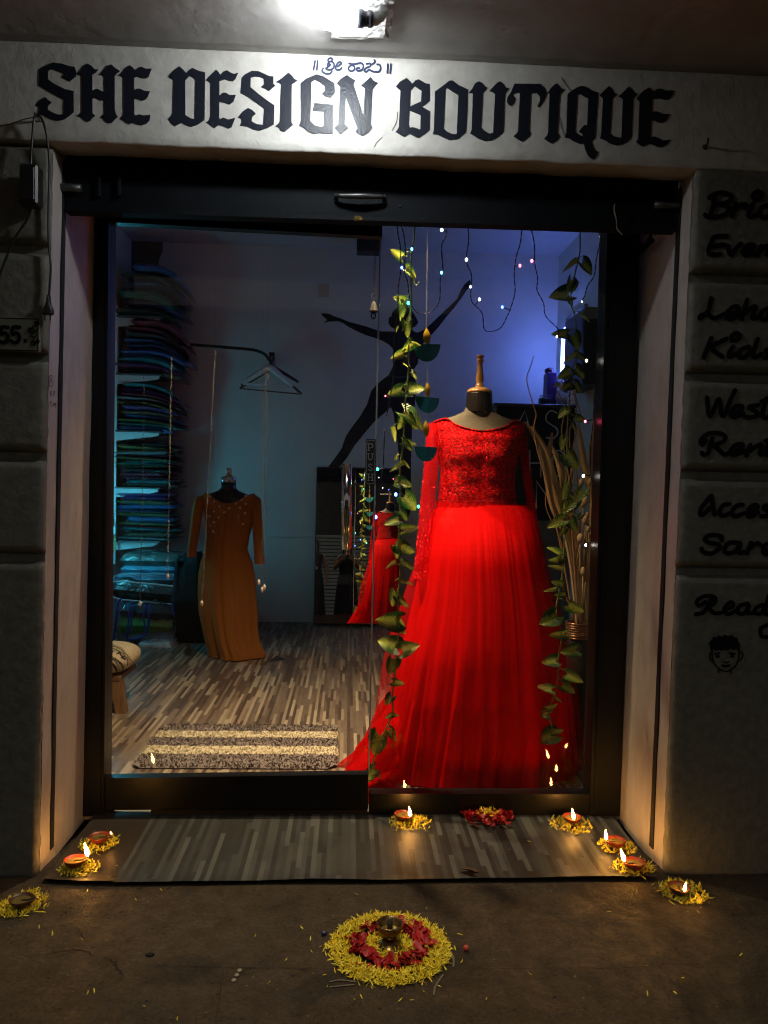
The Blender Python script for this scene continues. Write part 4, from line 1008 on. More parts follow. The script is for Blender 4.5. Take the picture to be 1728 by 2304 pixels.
for i in range(NR_+1):
    z = lerp(tab[1][0], .012, i/NR_)
    for k in range(len(tab)-1):
        if z >= tab[k+1][0]: break
    f = max(0,min(1,(z-tab[k+1][0])/(tab[k][0]-tab[k+1][0]))); x0 = lerp(tab[k+1][1],tab[k][1],f); x1 = lerp(tab[k+1][2],tab[k][2],f)
    t = i/NR_; hy = lerp(.10, .19, t); ring = []
    for j in range(160):
        th = 2*PI*j/160; fo = 1+(.02+.10*t)*(.7*nz(math.cos(th)*6, math.sin(th)*6, 4+t*1.2)+math.sin(5*th+1.2+t)*.5+.9*nz(math.cos(th)*2.5, math.sin(th)*2.5, 2+t*.7))
        zz = z
        if t < .14 and math.cos(th) > 0: zz -= max(0, .075*(1-t/.14))*max(0, math.cos(th))**1.5*max(0,1-abs(math.sin(th))**2)
        elif t < .1: zz -= .02*(1-t/.1)*max(0,-math.cos(th))
        fo -= .11*min(1,t*3)*math.exp(-((math.atan2(math.sin(th+.12),math.cos(th+.12)))/.05)**2) - .06*min(1,t*3)*math.exp(-((math.atan2(math.sin(th+.24),math.cos(th+.24)))/.07)**2); ring.append(Vector(((x0+x1)/2+math.sin(th)*(x1-x0)/2*fo, KY-math.cos(th)*hy*fo, zz)))
    rings.append(ring)
b.loft(rings, True); b.build('body', m_kurta, ku, True)
for path, w in (([(800,412),(762,450),(745,560),(725,720),(705,905)],(26,46,44,38,36)), ([(1180,412),(1212,450),(1224,560),(1236,720),(1252,960)],(26,46,44,42,42))):
    b = MB(); pts, rr = smooth([zk(x,y)+Vector((0,-.02*i,0)) for i,(x,y) in enumerate(path)], 6, [q*sc_ for q in w])
    b.loft([[p+Vector((math.cos(a)*rr[i]*(1+.08*nz(a,i*.3)), math.sin(a)*rr[i]*1.3, 0)) for a in [2*PI*q/20 for q in range(20)]] for i,p in enumerate(pts)], True); b.build('sleeve', m_kurta, ku, True)
b = MB()
bvh_pts = []
for (x,y) in [(860,420),(890,460),(935,500),(975,545),(1015,512),(1050,552),(1097,510),(1065,478),(1110,448),(1140,416),(1142,480),(890,540),(855,578),(930,588),(1005,597),(1080,580),(1083,595),(1135,553),(890,625),(965,635),(1040,640),(1120,640),(855,655),(885,700),(1000,678),(960,718),(1065,672),(1035,720)]:
    p = zk(x,y); f = max(0,1-abs((p.x-kx)/.2)**2); yy = KY-.102*math.sqrt(f)-.008
    b.lathe((p.x,yy,p.z), [(.0055,-.0055),(.0075,0),(.0055,.0055)], 6, sy=.4)
b.build('mirror_sequins', m_chrome, ku, kind='stuff')
b = MB(); pts = [(835,400),(825,480),(830,560),(850,640),(890,705),(940,742),(1000,745),(1060,735),(1095,715)]
q = []
for x,y in pts:
    p = zk(x,y); f = max(0,1-abs((p.x-kx)/.2)**2); q.append(Vector((p.x, KY-.105*math.sqrt(f)-.006, p.z)))
b.tube(q, .0018, n=5, sub=5); b.build('yoke_piping', M('gold_piping',(.55,.33,.12),rough=.35,metal=.5), ku)
# ------------------------------------------------------------------ clothes shelves on the side wall
m_shelf = M('white_shelf_steel', (.80,.81,.82), rough=.4)
m_board = M('shelf_board', (.10,.10,.10), rough=.5)
SHZ = [P(300,py,4.3).z for py in (724,849,973,1096,1212)]
us = thing('wall_shelves', 'white steel bracket shelves stacked with wrapped clothes', 'shelf', (BL+.2, 4.3, SHZ[-1]))
for y in (4.10, 4.46):
    b = MB(); b.box((BL+.001,y-.012,SHZ[-1]-.20),(BL+.022,y+.012,SHZ[0]+.09)); b.build('upright', m_shelf, us)
    for z in SHZ:
        b = MB(); b.prism([[Vector((BL+.0225,y-.008,z-.012)),Vector((BL+.37,y-.008,z-.012)),Vector((BL+.37,y-.008,z-.032)),Vector((BL+.33,y-.008,z-.045)),Vector((BL+.0225,y-.008,z-.085))]], (0,.016,0)); b.build('bracket', m_shelf, us)
for z in SHZ:
    b = MB(); b.box((BL+.024,4.04,z-.0115),(BL+.40,4.545,z),.002); b.build('shelf_board', m_board, us)
def PLAST(name, c):
    return M(name, c, tuple(min(1, x*1.7+.01) for x in c), rough=.10, ns=9, bump=.9, bs=38, bd=.012, coat=.8, pos=False, spec=.7)
PK = [('maroon', (.085,.012,.022)), ('navy', (.014,.022,.065)), ('dark green', (.012,.05,.034)), ('black', (.012,.012,.014)), ('teal', (.012,.085,.095)), ('purple', (.055,.018,.08)), ('olive', (.075,.07,.022)), ('grey', (.10,.105,.11)), ('brown', (.06,.035,.02)), ('blue', (.02,.06,.16))]
PKM = [(n_, PLAST('wrapped_'+n_.replace(' ','_'), tuple(min(.5, q*2.6+.012) for q in c))) for n_, c in PK]
def pillow(sx, sy, sz, seed, droop=0.0, n=(14,12), wr=.25):
    b = MB(); top = []; bot = []
    for i in range(n[0]+1):
        rt, rb = [], []
        for j in range(n[1]+1):
            u, v = i/n[0]*2-1, j/n[1]*2-1
            x, y = u*sx/2, v*sy/2
            h = (1-abs(u)**9)*(1-abs(v)**9); h = max(0, h)**.5
            w = nz(u*2.2+seed, v*2.2, seed)*wr + nz(u*6+seed, v*7, seed+3)*wr*.5
            d = -droop*max(0, u+.2)**2
            jx = .012*nz(v*3, u*.5, seed+5)
            rt.append(Vector((x+jx*(1 if u>0 else .4), y, sz*(.5+h*(.5+.5*w)) - (.5-.5*h)*sz*0 + d)))
            rb.append(Vector((x+jx*(1 if u>0 else .4), y, sz*(.5-.5*h) + d)))
        top.append(rt); bot.append(rb)
    b.loft(top, closed=False); b.loft(bot, closed=False)
    per = [(0,j) for j in range(n[1]+1)] + [(i,n[1]) for i in range(1,n[0]+1)] + [(n[0],j) for j in range(n[1]-1,-1,-1)] + [(i,0) for i in range(n[0]-1,0,-1)]
    b.loft([[top[i][j] for i,j in per],[bot[i][j] for i,j in per]], True)
    return b
PMS = {}
ORD = ['bottom','second','third','fourth','fifth','sixth','seventh','eighth','ninth','tenth','eleventh','twelfth','thirteenth','fourteenth','fifteenth','sixteenth','seventeenth','eighteenth','nineteenth','twentieth','highest']
SHN = ['topmost shelf','second highest shelf','middle shelf','second lowest shelf','lowest shelf']
heights = [(.47,.075,.30),(.44,.055,.22),(.42,.036,.10),(.38,.030,.06),(.42,.038,.05)]
for si, z in enumerate(SHZ):
    H_, th, dr = heights[si]; k = 0; zz = z
    while zz + th*.9 < z + H_ and k < 20:
        tk = th*R.uniform(.6,1.35)
        ci = R.randrange(len(PKM)); 
        key = (ci, R.randrange(6), round(dr,2))
        if key not in PMS:
            PMS[key] = pillow(.47, .45, 1.0, key[1]*7.7+ci, 0).mesh('packet', PKM[ci][1], True)
        me = PMS[key]
        if dr > .08:                               # packets that slump over the shelf edge
            key = (ci, key[1], si, k); me = pillow(.52, .45, 1.0, key[1]*7.7+ci, dr*(.35+k*.12)/tk*.45).mesh('packet', PKM[ci][1], True)
        o = inst('clothes_packet', me, None, (BL+.262+R.uniform(-.03,.05)+(.012*k if si < 2 else 0), 4.29+R.uniform(-.02,.02), zz+.001), (R.uniform(-.03,.03),R.uniform(-.03,.05),R.uniform(-.14,.14)), (R.uniform(.86,1.12),R.uniform(.9,1.04),tk))
        rank = 'bottom' if k == 0 else ORD[k]+' from bottom'
        tag(o, '%s wrapped garment, %s in the pile on the %s' % (PKM[ci][0], rank, SHN[si]), 'garment packet', 'wrapped garments stacked on the wall shelves')
        zz += tk*.93; k += 1
# bags piled on the floor under the shelves
def fx_(x, y, Y): return ZP('l7', x, y, Y)
def floorbag(name, label, cat, x0, y0, x1, y1, Y, dy, mat, seed, wr=.3, loc=None):
    p, q = fx_(x0, y1, Y), fx_(x1, y0, Y)
    b = pillow(q.x-p.x, dy, q.z-p.z, seed, 0, (20,16), wr); off = Vector(((p.x+q.x)/2, Y+dy/2, p.z))
    b.v = [v+off for v in b.v]; return b.build(name, mat, None, True, label=label, cat=cat)
m_clearblue = PLAST('clear_blue_plastic', (.06,.20,.30)); m_darkbag = PLAST('dark_film', (.010,.016,.016)); m_grey = PLAST('grey_cloth_film', (.3,.3,.3)); m_ltblue = PLAST('pale_blue_film', (.08,.28,.42))
floorbag('black_sack', 'large black cloth sack standing behind the orange kurta', 'sack', 520,930,850,1640,3.55,.35, M('black_cloth',(.008,.008,.009),rough=.9), 3)
tb = thing('zip_bag', 'clear plastic tote with blue piping holding green and yellow cloth', 'bag', fx_(300,1640,3.5))
p, q = fx_(45,1655,3.45), fx_(560,1300,3.45); TX, TZ = (p.x+q.x)/2, p.z
for (x0,y0,x1,y1,c,s,nm) in ((80,1400,360,1560,(.06,.6,.14),1,'green_cloth'),(300,1430,530,1540,(.28,.34,.04),2,'olive_cloth'),(90,1525,560,1650,(.2,.25,.32),4,'grey_cloth'),(210,1310,540,1440,(.05,.045,.04),6,'brown_cloth'),(90,1290,220,1420,(.03,.16,.24),8,'blue_cloth')):
    a, d = fx_(x0,y1,3.52), fx_(x1,y0,3.52); bb = pillow(d.x-a.x, .26, d.z-a.z, s, 0, (14,10), .6); bb.v = [v+Vector(((a.x+d.x)/2, 3.68, a.z)) for v in bb.v]
    bb.build(nm, M(nm, c, tuple(x*.6 for x in c), rough=.7, ns=8, bump=.4, bs=25), tb, True)
bb = pillow(q.x-p.x, .34, q.z-p.z, 5, 0, (18,14), .25); bb.v = [v+Vector((TX, 3.66, TZ)) for v in bb.v]
m_film = GLASS('clear_film', (.93,.96,.97), 1.6, .08); bb.build('clear_film', m_film, tb, True)
m_pipe = M('blue_piping', (.015,.06,.5), rough=.35)
for pts in ([(45,1640),(70,1480),(90,1300),(120,1250)], [(195,1300),(180,1420),(165,1560),(200,1585),(290,1560),(330,1500),(350,1300)], [(215,1300),(200,1450),(185,1530)], [(315,1300),(300,1420),(325,1520)], [(530,1290),(545,1400)]):
    b = MB(); b.tube([fx_(x,y,3.47) for x,y in pts], .007, n=6, sub=5); b.build('piping', m_pipe, tb, True)
def piped(label, x0,y0,x1,y1,Y,mat,pipecol,seed,sag):
    t = thing('zip_bag', label, 'bag', fx_((x0+x1)/2, y1, Y))
    a, d = fx_(x0,y1,Y), fx_(x1,y0,Y); bb = pillow(d.x-a.x, .42, d.z-a.z, seed, 0, (20,14), .35)
    for v in bb.v: v.z -= sag*(v.x/(d.x-a.x)*2)*.5
    off = Vector(((a.x+d.x)/2, Y+.21, a.z)); bb.v = [v+off for v in bb.v]; bb.build('film', mat, t, True)
    w, h = d.x-a.x, d.z-a.z; b = MB(); loop = []
    for k in range(25):
        an = 2*PI*k/24; ex = abs(math.cos(an))**.35*math.copysign(1,math.cos(an)); ez = abs(math.sin(an))**.5*math.copysign(1,math.sin(an))
        loop.append(off+Vector((ex*w*.5, -.21-.004, h*.5+ez*h*.42-sag*ex*.5)))
    b.tube(loop, .006, n=6); b.build('piping', M(label[:6]+'_piping', pipecol, rough=.4), t, True); return t
piped('dark zip bag edged with white piping near the top of the floor pile', 20,1120,668,1290,3.6,m_darkbag,(.7,.68,.7),11,.05)
piped('clear blue zip bag with thin white edge resting on the white piped bag', 60,1045,570,1155,3.68,m_clearblue,(.35,.42,.46),13,-.01)
floorbag('plastic_bag', 'bright blue folded plastic bag between zip bag and grey packet', 'bag', 110,985,560,1050,3.72,.36,m_ltblue,17)
floorbag('plastic_bag', 'grey green plastic bag on top of the floor pile', 'bag', 100,890,620,1000,3.72,.36,PLAST('grey_green_film',(.045,.075,.07)),19)
floorbag('cloth_bundle', 'grey white cloth bundle lying on the floor below the tote', 'bundle', 240,1610,530,1685,3.38,.2,m_grey,23)

# ------------------------------------------------------------------ hanging rail and hangers
m_rail = M('dark_rail', (.02,.02,.02), rough=.35, metal=.5)
RY = 4.30
rl = thing('clothes_rail', 'dark bent steel clothes rail fixed along the back wall', 'clothes rail', ZP('l6',700,1070,RY))
b = MB(); b.tube([ZP('l6',x,y,RY) for x,y in ((-60,1022),(140,1030),(500,1052),(900,1082),(1150,1103),(1240,1122),(1290,1150),(1315,1185),(1335,1195))], .013, n=10, sub=4); b.build('rail', m_rail, rl, True)
a, d = ZP('l6',1316,1255,B-.001), ZP('l6',1364,1130,B-.001)
b = MB(); b.box((a.x, B-.014, a.z), (d.x, B-.0005, d.z), .004); b.build('wall_plate', m_rail, rl)
b = MB(); c = ZP('l6',1335,1195,RY); b.tube([c, Vector((c.x, B-.0145, c.z))], .012, n=8); b.build('rail_arm', m_rail, rl, True)
def hanger(label, cat, apex, lft, rgt, mat, Y, w=.011, bar=True, hook=None, group='clothes hangers'):
    t = thing('coat_hanger', label, cat, ZP('l6',*apex,Y), group)
    A, Lp, Rp = ZP('l6',*apex,Y), ZP('l6',*lft,Y), ZP('l6',*rgt,Y)
    b = MB(); b.tube([Lp+Vector((0,0,-.01)), Lp, Lp.lerp(A,.6)+Vector((0,0,.006)), A, Rp.lerp(A,.6)+Vector((0,0,.006)), Rp, Rp+Vector((0,0,-.01))], [w*.9,w,w*1.3,w*1.5,w*1.3,w,w*.9], n=6, sub=3); b.build('shoulder', mat, t, True)
    if bar:
        b = MB(); b.tube([Lp+Vector((.01,0,-.012)), Rp+Vector((-.01,0,-.012))], w*.5, n=6); b.build('bar', mat, t, True)
    b = MB(); hk = [A, A+Vector((0,0,.05)), A+Vector((.018,0,.075)), A+Vector((.005,0,.105)), A+Vector((-.018,0,.09))]; b.tube(hk, .002, n=5, sub=4); b.build('hook', m_chrome, t, True)
    return t
m_hw = M('white_hanger', (.75,.78,.77), rough=.5); m_hr = M('red_brown_hanger', (.12,.03,.02), rough=.4); m_hg = M('green_yellow_hanger', (.30,.32,.08), rough=.4)
hanger('white wooden hanger on the end of the clothes rail', 'hanger', (1320,1252),(1115,1372),(1498,1392), m_hw, 4.285, w=.02)
hanger('red brown hanger behind the white hanger', 'hanger', (1335,1268),(1092,1412),(1570,1455), m_hr, 4.315)
hanger('dark brown wooden hanger between the white and red hangers', 'hanger', (1350,1255),(1105,1385),(1545,1362), M('dark_hanger',(.05,.03,.02),rough=.4), 4.335, bar=False)
hanger('yellow green plastic hanger at the near end of the rail', 'hanger', (138,1128),(20,1262),(262,1302), m_hg, 4.22, w=.006)
hanger('dark wooden hanger behind the yellow green hanger', 'hanger', (118,1130),(-10,1250),(245,1290), M('olive_hanger',(.07,.06,.03),rough=.5), 4.31, w=.011)
for k in range(7):
    t = thing('wire_hanger', 'steel hook of an empty wire hanger bunched at the near rail end', 'hanger', ZP('l6',40+13*k,1010,4.28), 'steel hanger hooks bunched on the rail')
    c = ZP('l6',36+14*k,1030,RY); b = MB(); b.tube([c+Vector((.01*math.sin(a)*.8,.021*math.cos(a),.022*math.sin(a))) for a in [PI*1.45-k2_*PI*1.7/10 for k2_ in range(11)]]+[c+Vector((.004,.02,-.05)), c+Vector((.006,.004,-.10))], .0022, n=5); b.build('hook', m_chrome, t, True)
    b = MB(); b.tube([c+Vector((.006,.004,-.10)), c+Vector((-.02,-.17,-.17)), c+Vector((.02,.17,-.175)), c+Vector((.006,.004,-.10))], .0018, n=4); b.build('frame', m_chrome, t)

# bead strings hanging from the shop ceiling just inside the door
m_bead = M('shell_beads', (.20,.19,.165), (.06,.055,.045), rough=.4, ns=60); m_bead2 = M('dark_beads', (.045,.04,.035), rough=.35); m_thread = M('nylon_thread', (.012,.012,.012), rough=1.0, spec=0)
m_shellp = M('shell_drop', (.50,.44,.36), rough=.4)
def beads(label, pts, mat, Y, step, r, top, drop=True):
    t = thing('bead_string', label, 'bead string', P(*pts[-1],Y), 'bead strings hanging inside the shop')
    pw = [P(x,y,Y) for x,y in pts]; tp = P(top[0], top[1], Y); tp.z = 2.62
    b = MB(); b.tube([tp]+pw, .00028, n=3); b.build('thread', m_thread, t)
    q, _ = smooth(pw, 60, [0]*len(pw)) if len(pw) > 2 else ([pw[0].lerp(pw[1], i/120) for i in range(121)], 0)
    b = MB(); last = None
    for p in q:
        if last is None or (p-last).length > step:
            last = p; b.ball(p+Vector((R.uniform(-.002,.002),R.uniform(-.002,.002),0)), r*R.uniform(.5,1.15), 6, 4, (1,1,1.25))
    b.build('bead_run', mat, t, True, kind='stuff')
    if drop: b = MB(); b.ball(pw[-1]+Vector((0,0,-.012)), .009, 10, 8, (.8,.6,1.6)); b.build('shell', m_shellp, t, True)
BY = 1.25
def l6(*p): return zp('l6',*p)
def l7(*p): return zp('l7',*p)
beads('dark bead string hanging in front of the near end of the shelves', [l6(303,1335), l7(295,60), l7(290,500), l7(278,900), l7(272,1270)], m_bead2, BY, .0075, .0030, l6(308,100))
beads('thick pale twisted bead string over the shelf stacks', [l6(527,1175), l6(518,1600), l7(512,100), l7(505,500), l7(495,1050)], m_bead, BY, .0060, .0040, l6(530,100))
beads('long pale bead string beside the orange kurta sleeve', [l6(883,1125), l6(860,1500), l7(838,100), l7(815,500), l7(795,900), l7(772,1270)], m_bead, BY, .0062, .0028, l6(885,110))
beads('thin pale bead string at the kurta shoulder', [l6(1262,1500), l6(1255,1800), l7(1245,300), l7(1262,700), l7(1235,1100)], m_bead, BY, .008, .002, l6(1266,120))
beads('dark bead string beside the pale hanger', [l6(1293,1265), l6(1290,1600), l7(1285,200), l7(1272,700), l7(1262,1160)], m_bead2, BY+.02, .007, .003, l6(1295,120))
beads('dark bead string hanging closest to the middle wall', [l6(1312,1265), l6(1308,1600), l7(1302,200), l7(1290,700), l7(1280,1140)], m_bead2, BY+.02, .007, .003, l6(1314,120))

# ------------------------------------------------------------------ back wall fittings
m_decal = M('black_decal_film', (.008,.008,.009), rough=.6)
DV = [(348,962),(375,955),(430,962),(490,992),(530,1003),(620,1040),(700,1060),(780,1082),(860,1110),(930,1130),(1010,1130),(1062,1136),(1060,1105),(1020,1090),(995,1050),(1000,1000),(1025,985),(1030,950),(1060,915),(1110,895),(1170,890),(1220,930),(1250,975),(1262,1005),(1282,1040),(1265,1065),(1250,1085),(1225,1092),(1226,1115),(1245,1135),(1275,1142),(1330,1118)]
DR = [(340,762),(400,705),(470,640),(520,590),(545,530),(570,490),(605,460),(612,480),(600,512),(575,545),(545,590),(500,650),(440,720),(390,785),(345,835)]
DV2 = [(1351,1206),(1320,1260),(1290,1350),(1275,1440),(1240,1490),(1232,1530),(1255,1600),(1260,1680),(1250,1800),(1235,1950),(1220,2100),(1216,2200)]
DM = [(1172,350),(1170,530),(1172,700),(1165,850),(1130,930),(1095,900),(1078,600),(1060,400),(1046,250)]
DV3 = [(1084,2205),(1065,2050),(1040,1900),(1015,1850),(990,1880),(930,1935),(860,1995),(790,2075),(730,2150)]
DM2 = [(616,178),(520,330),(440,420),(385,510),(270,510),(320,440),(400,330),(480,222)]
DV4 = [(560,2212),(590,2130),(650,2040),(720,1950),(790,1830),(830,1700),(880,1640),(940,1590),(1000,1545),(1020,1500),(1050,1440),(1060,1380),(1040,1300),(1000,1255),(930,1215),(860,1190),(780,1165),(700,1130),(620,1090),(560,1050),(510,1030),(470,1035),(420,1036),(380,1052),(385,1040),(410,1020),(370,985)]
b = MB(); YB = B-.0025
b.prism([[ZP('v',*p,YB) for p in DV]+[ZP('r',*p,YB) for p in DR]+[ZP('v',*p,YB) for p in DV2]+[ZP('m',*p,YB) for p in DM]+[ZP('v',*p,YB) for p in DV3]+[ZP('m',*p,YB) for p in DM2]+[ZP('v',*p,YB) for p in DV4]], (0,.002,0))
dc = b.build('wall_decal', m_decal, None, label='black silhouette wall decal of a dancing woman with arms spread', cat='wall decal')
b = MB(); b.prism([[ZP('v',*p,YB-.0012) for p in ((1065,1255),(1100,1290),(1150,1330),(1225,1330),(1262,1350),(1250,1420),(1200,1440),(1110,1400),(1065,1330))]], (0,.001,0)); b.build('plum_top', M('plum_film',(.045,.008,.022),rough=.6), dc)
b = MB(); b.prism([[ZP('v',*p,YB-.0012) for p in ((1000,1545),(1100,1560),(1230,1545),(1238,1562),(1100,1580),(985,1562))]], (0,.001,0)); b.build('belt', M('grey_film',(.06,.06,.062),rough=.6), dc)
b = MB(); c0, c1 = ZP('l6',195,470,B-.002), ZP('l6',455,232,B-.002)
pts = [Vector((c0.x,B-.006,c0.z)), Vector((c1.x-.03,B-.006,c0.z+.0)), Vector((c1.x-.035,B-.006,c0.z+.10)), Vector((c1.x,B-.006,c0.z+.19)), Vector((c1.x,B-.006,c1.z)), Vector((c0.x,B-.006,c1.z+.005))]
b.prism([pts], (0,.005,0)); b.build('cardboard_sheet', M('cardboard',(.20,.15,.09),(.15,.11,.065),rough=.85,ns=10), None, label='torn square of brown cardboard taped high on the back wall', cat='cardboard')
b = MB(); c0, c1 = ZP('v',326,800,B-.002), ZP('v',427,682,B-.002); b.box((c0.x,B-.008,c0.z),(c1.x,B-.0006,c1.z),.001); b.build('reflection_patch', M('cream_reflection',(.50,.42,.33),rough=.8), None, label='small square cream patch painted as a reflection on the back wall above the dancer hand', cat='painted reflection')  # reflection in the glass, put in as a flat cream patch on the wall
sb = thing('ceiling_speaker', 'small dark tilted box speaker near the ceiling above the bell', 'speaker', ZP('v',830,290,4.3))
b = MB(); c = ZP('v',825,288,4.3); b.box(c+Vector((-.12,-.06,-.085)), c+Vector((.09,.08,.075)), .006); b.build('cabinet', m_plastic, sb)
b = MB(); b.tube([c+Vector((0,.02,.0755)), Vector((c.x, c.y+.02, ZC))], .012, n=8); b.build('bracket', m_plastic, sb)
m_bell = M('dark_bronze', (.006,.0055,.005), rough=.7, spec=.2); m_chain = M('dark_chain', (.006,.006,.006), rough=.9, spec=.1)
bt = thing('hanging_bell', 'small dark bell hanging on a chain behind the glass door', 'bell', ZP('v',855,870,.80))
CY = .80
b = MB(); p0, p1 = ZP('v',872,225,CY), ZP('v',860,770,CY); p0.z = max(p0.z, 2.3); nl = 24
for i in range(nl):
    p = p0.lerp(p1, (i+.5)/nl); hl = (p0-p1).length/nl*.62
    b.tube([p+Vector((math.cos(a)*.005*(i%2), math.cos(a)*.005*((i+1)%2), math.sin(a)*hl)) for a in [2*PI*k/10 for k in range(11)]], .0011, n=4, cap=False)
b.build('chain', m_chain, bt, kind='stuff')
b = MB(); c = ZP('v',856,895,CY); b.tube([ZP('v',856,795,CY)+Vector((math.cos(a)*.011,0,math.sin(a)*.011)) for a in [2*PI*k/16 for k in range(17)]], .0014, n=5, cap=False); b.build('ring', m_bell, bt)
b = MB(); s_ = .0235/45*2; b.lathe((c.x,CY,0), [(.002,ZP('v',0,812,CY).z),(.006,ZP('v',0,820,CY).z),(.0125,ZP('v',0,855,CY).z),(.0165,ZP('v',0,905,CY).z),(.018,ZP('v',0,915,CY).z),(.014,ZP('v',0,913,CY).z)], 20); b.build('bell_cup', m_bell, bt, True)
b = MB(); e = ZP('v',852,978,CY); b.tube([Vector((c.x,CY,ZP('v',0,912,CY).z)), Vector((e.x,CY,ZP('v',0,945,CY).z))], .0015, n=5); b.tube([e+Vector((math.cos(a)*.009,0,math.sin(a)*.013)) for a in [2*PI*k/16 for k in range(17)]], .0028, n=6, cap=False); b.build('clapper', m_bell, bt, True)

# leaning mirror
al = math.radians(5.2)
mr_ = thing('leaning_mirror', 'tall dark framed mirror leaning on the back wall behind the gown', 'mirror', (P(800,1412,4.42).x, 4.42, .01))
q0, q1, q2 = P(705,1410,4.42), P(874,1414,4.42), P(712,1078,4.53)
ML, MW = 1.42, q1.x-q0.x + .10
up = Vector((0, math.sin(al), math.cos(al))); nm = Vector((0, -math.cos(al), math.sin(al))); o0 = Vector((q0.x, 4.42, .012))
def mpt(u, v, d): return o0 + Vector((1,0,0))*u + up*v + nm*d
def mbox(u0,v0,u1,v1,d0,d1,name,mat):
    b = MB(); b.add([mpt(u,v,d) for u in (u0,u1) for v in (v0,v1) for d in (d0,d1)], [(0,1,3,2),(4,6,7,5),(0,4,5,1),(2,3,7,6),(0,2,6,4),(1,5,7,3)]); return b.build(name, mat, mr_)
mbox(0,0,MW,ML,-.012,-.001,'back_board', m_board)
mbox(.006,.012,MW-.006,ML-.006,-.0005,.003,'mirror_glass', M('mirror_silver',(.86,.87,.88),rough=.0,metal=1.0))
mfr = M('mirror_edge',(.05,.04,.03),rough=.4)
mbox(0,0,MW,.0115,0,.012,'frame_rail', mfr); mbox(0,ML-.0055,MW,ML,0,.012,'frame_rail', mfr); mbox(0,.012,.0055,ML-.006,0,.012,'frame_rail', mfr); mbox(MW-.0055,.012,MW,ML-.006,0,.012,'frame_rail', mfr)

# cupboard with the lettered black board
CYF = 3.93
cb = thing('cupboard', 'tall dark cupboard with a black board of thin silver letters on its front', 'cupboard', (1.45, 4.2, .004))
ca, cc_ = P(1118,916,CYF), P(1118,1169,CYF)
b = MB(); b.box((ca.x-.01, CYF, .0045), (BR-.002, B-.001, ca.z+.004)); b.build('carcass', M('cupboard_laminate',(.17,.165,.16),(.13,.125,.12),rough=.5,ns=3), cb)
b = MB(); b.box((ca.x, CYF-.016, cc_.z), (BR-.004, CYF-.0005, ca.z)); b.build('letter_board', M('black_acrylic',(.006,.006,.007),rough=.2), cb)
b = MB(); b.box((ca.x-.03, CYF-.05, ca.z+.0045), (BR-.002, B-.001, ca.z+.03), .003); b.build('cupboard_top', M('dark_top',(.05,.05,.055),rough=.4), cb)
m_slv = M('silver_letters', (.50,.52,.54), rough=.35, metal=.4)
LW = .012
YL = CYF-.0165
def gq(x, y): return ZP('g', x, y, YL)
for lst in ([[(960,755),(1035,605),(1075,750)],[(985,705),(1060,705)]], [[(1300,625),(1255,605),(1215,640),(1215,690),(1260,725),(1300,755),(1305,800),(1270,835),(1215,830)]],
            [[(1075,935),(1075,1150)],[(1168,935),(1168,1150)],[(1075,1040),(1168,1040)]], [[(1215,935),(1215,1150)]], [[(1265,1045),(1275,970),(1315,935),(1360,970),(1370,1045),(1355,1120),(1315,1150),(1275,1120),(1265,1045)]],
            [[(1130,1410),(1130,1190),(1285,1400),(1285,1190)]]):
    b = MB()
    for k, pts in enumerate(lst): b.stroke([gq(x,y) for x,y in pts], LW, (0,-1,0), lift=.0005*(k+1), sub=0 if len(pts) < 5 else 5)
    b.build('letter', m_slv, cb)
# things on the cupboard
ztp = ca.z+.031
def on(z, x, y, Y): q = ZP(z, x, y, Y); return q
bx = thing('perfume_box', 'violet upright box with a dark round stopper on the cupboard', 'box', (on('x6',300,0,4.1).x, 4.1, ztp))
p, q = ZP('x6',250,2150,4.08), ZP('x6',365,1905,4.08)
b = MB(); b.box((p.x,4.06,ztp),(q.x,4.2,q.z),.004); b.build('carton', M('violet_card',(.10,.035,.20),(.06,.02,.14),rough=.45,ns=12), bx)
b = MB(); b.lathe(((p.x+q.x)/2-.01,4.13,q.z), [(.03,.0005),(.04,.012),(.04,.03),(.028,.044),(.01,.05)], 16); b.build('stopper', M('plum_plastic',(.06,.012,.03),rough=.3), bx, True)
ck = thing('cat_ornament', 'small white cat shaped ornament at the edge of the cupboard top', 'ornament', (1.72,4.02,ztp))
p = ZP('x6',790,2040,3.98); b = MB(); rad = .062
b.ball((min(p.x,1.74),4.02,ztp+.075), .075, 18, 12, (.85,.8,1.0)); b.build('body', m_brick_white, ck, True)
b = MB(); hc = Vector((min(p.x,1.74),4.0,ztp+.185)); b.ball(hc, .058, 18, 12, (1,.85,.9)); 
for s_ in (-1,1): b.loft([[hc+Vector((s_*.034+math.cos(a)*.018,math.sin(a)*.012,.035)) for a in (0,1.57,3.14,4.71)],[hc+Vector((s_*.042,0,.085))]*4], True)
b.build('head', m_brick_white, ck, True)
b = MB(); 
for s_ in (-1,1): b.ball(hc+Vector((s_*.02,-.047,.005)), .006, 8, 6)
b.build('eye', m_blk, ck, True)
ct2 = thing('pen_stand', 'dark wire pen stand on the front edge of the cupboard top', 'pen stand', (1.2,4.0,ztp))
p = ZP('x6',235,2190,3.97); b = MB()
for k in range(7): b.tube([(p.x-.04+k*.013,3.95,ztp),(p.x-.045+k*.0145,3.945,ztp+.075)], .0022, n=4)
b.tube([(p.x-.05,3.946,ztp+.075),(p.x+.05,3.946,ztp+.075)], .003, n=5); b.tube([(p.x-.046,3.95,ztp+.004),(p.x+.046,3.95,ztp+.004)], .003, n=5); b.build('wire_front', m_rail, ct2)
b = MB(); b.box((p.x-.044,3.953,ztp),(p.x+.046,4.03,ztp+.06),.003); b.build('tray', m_board, ct2)
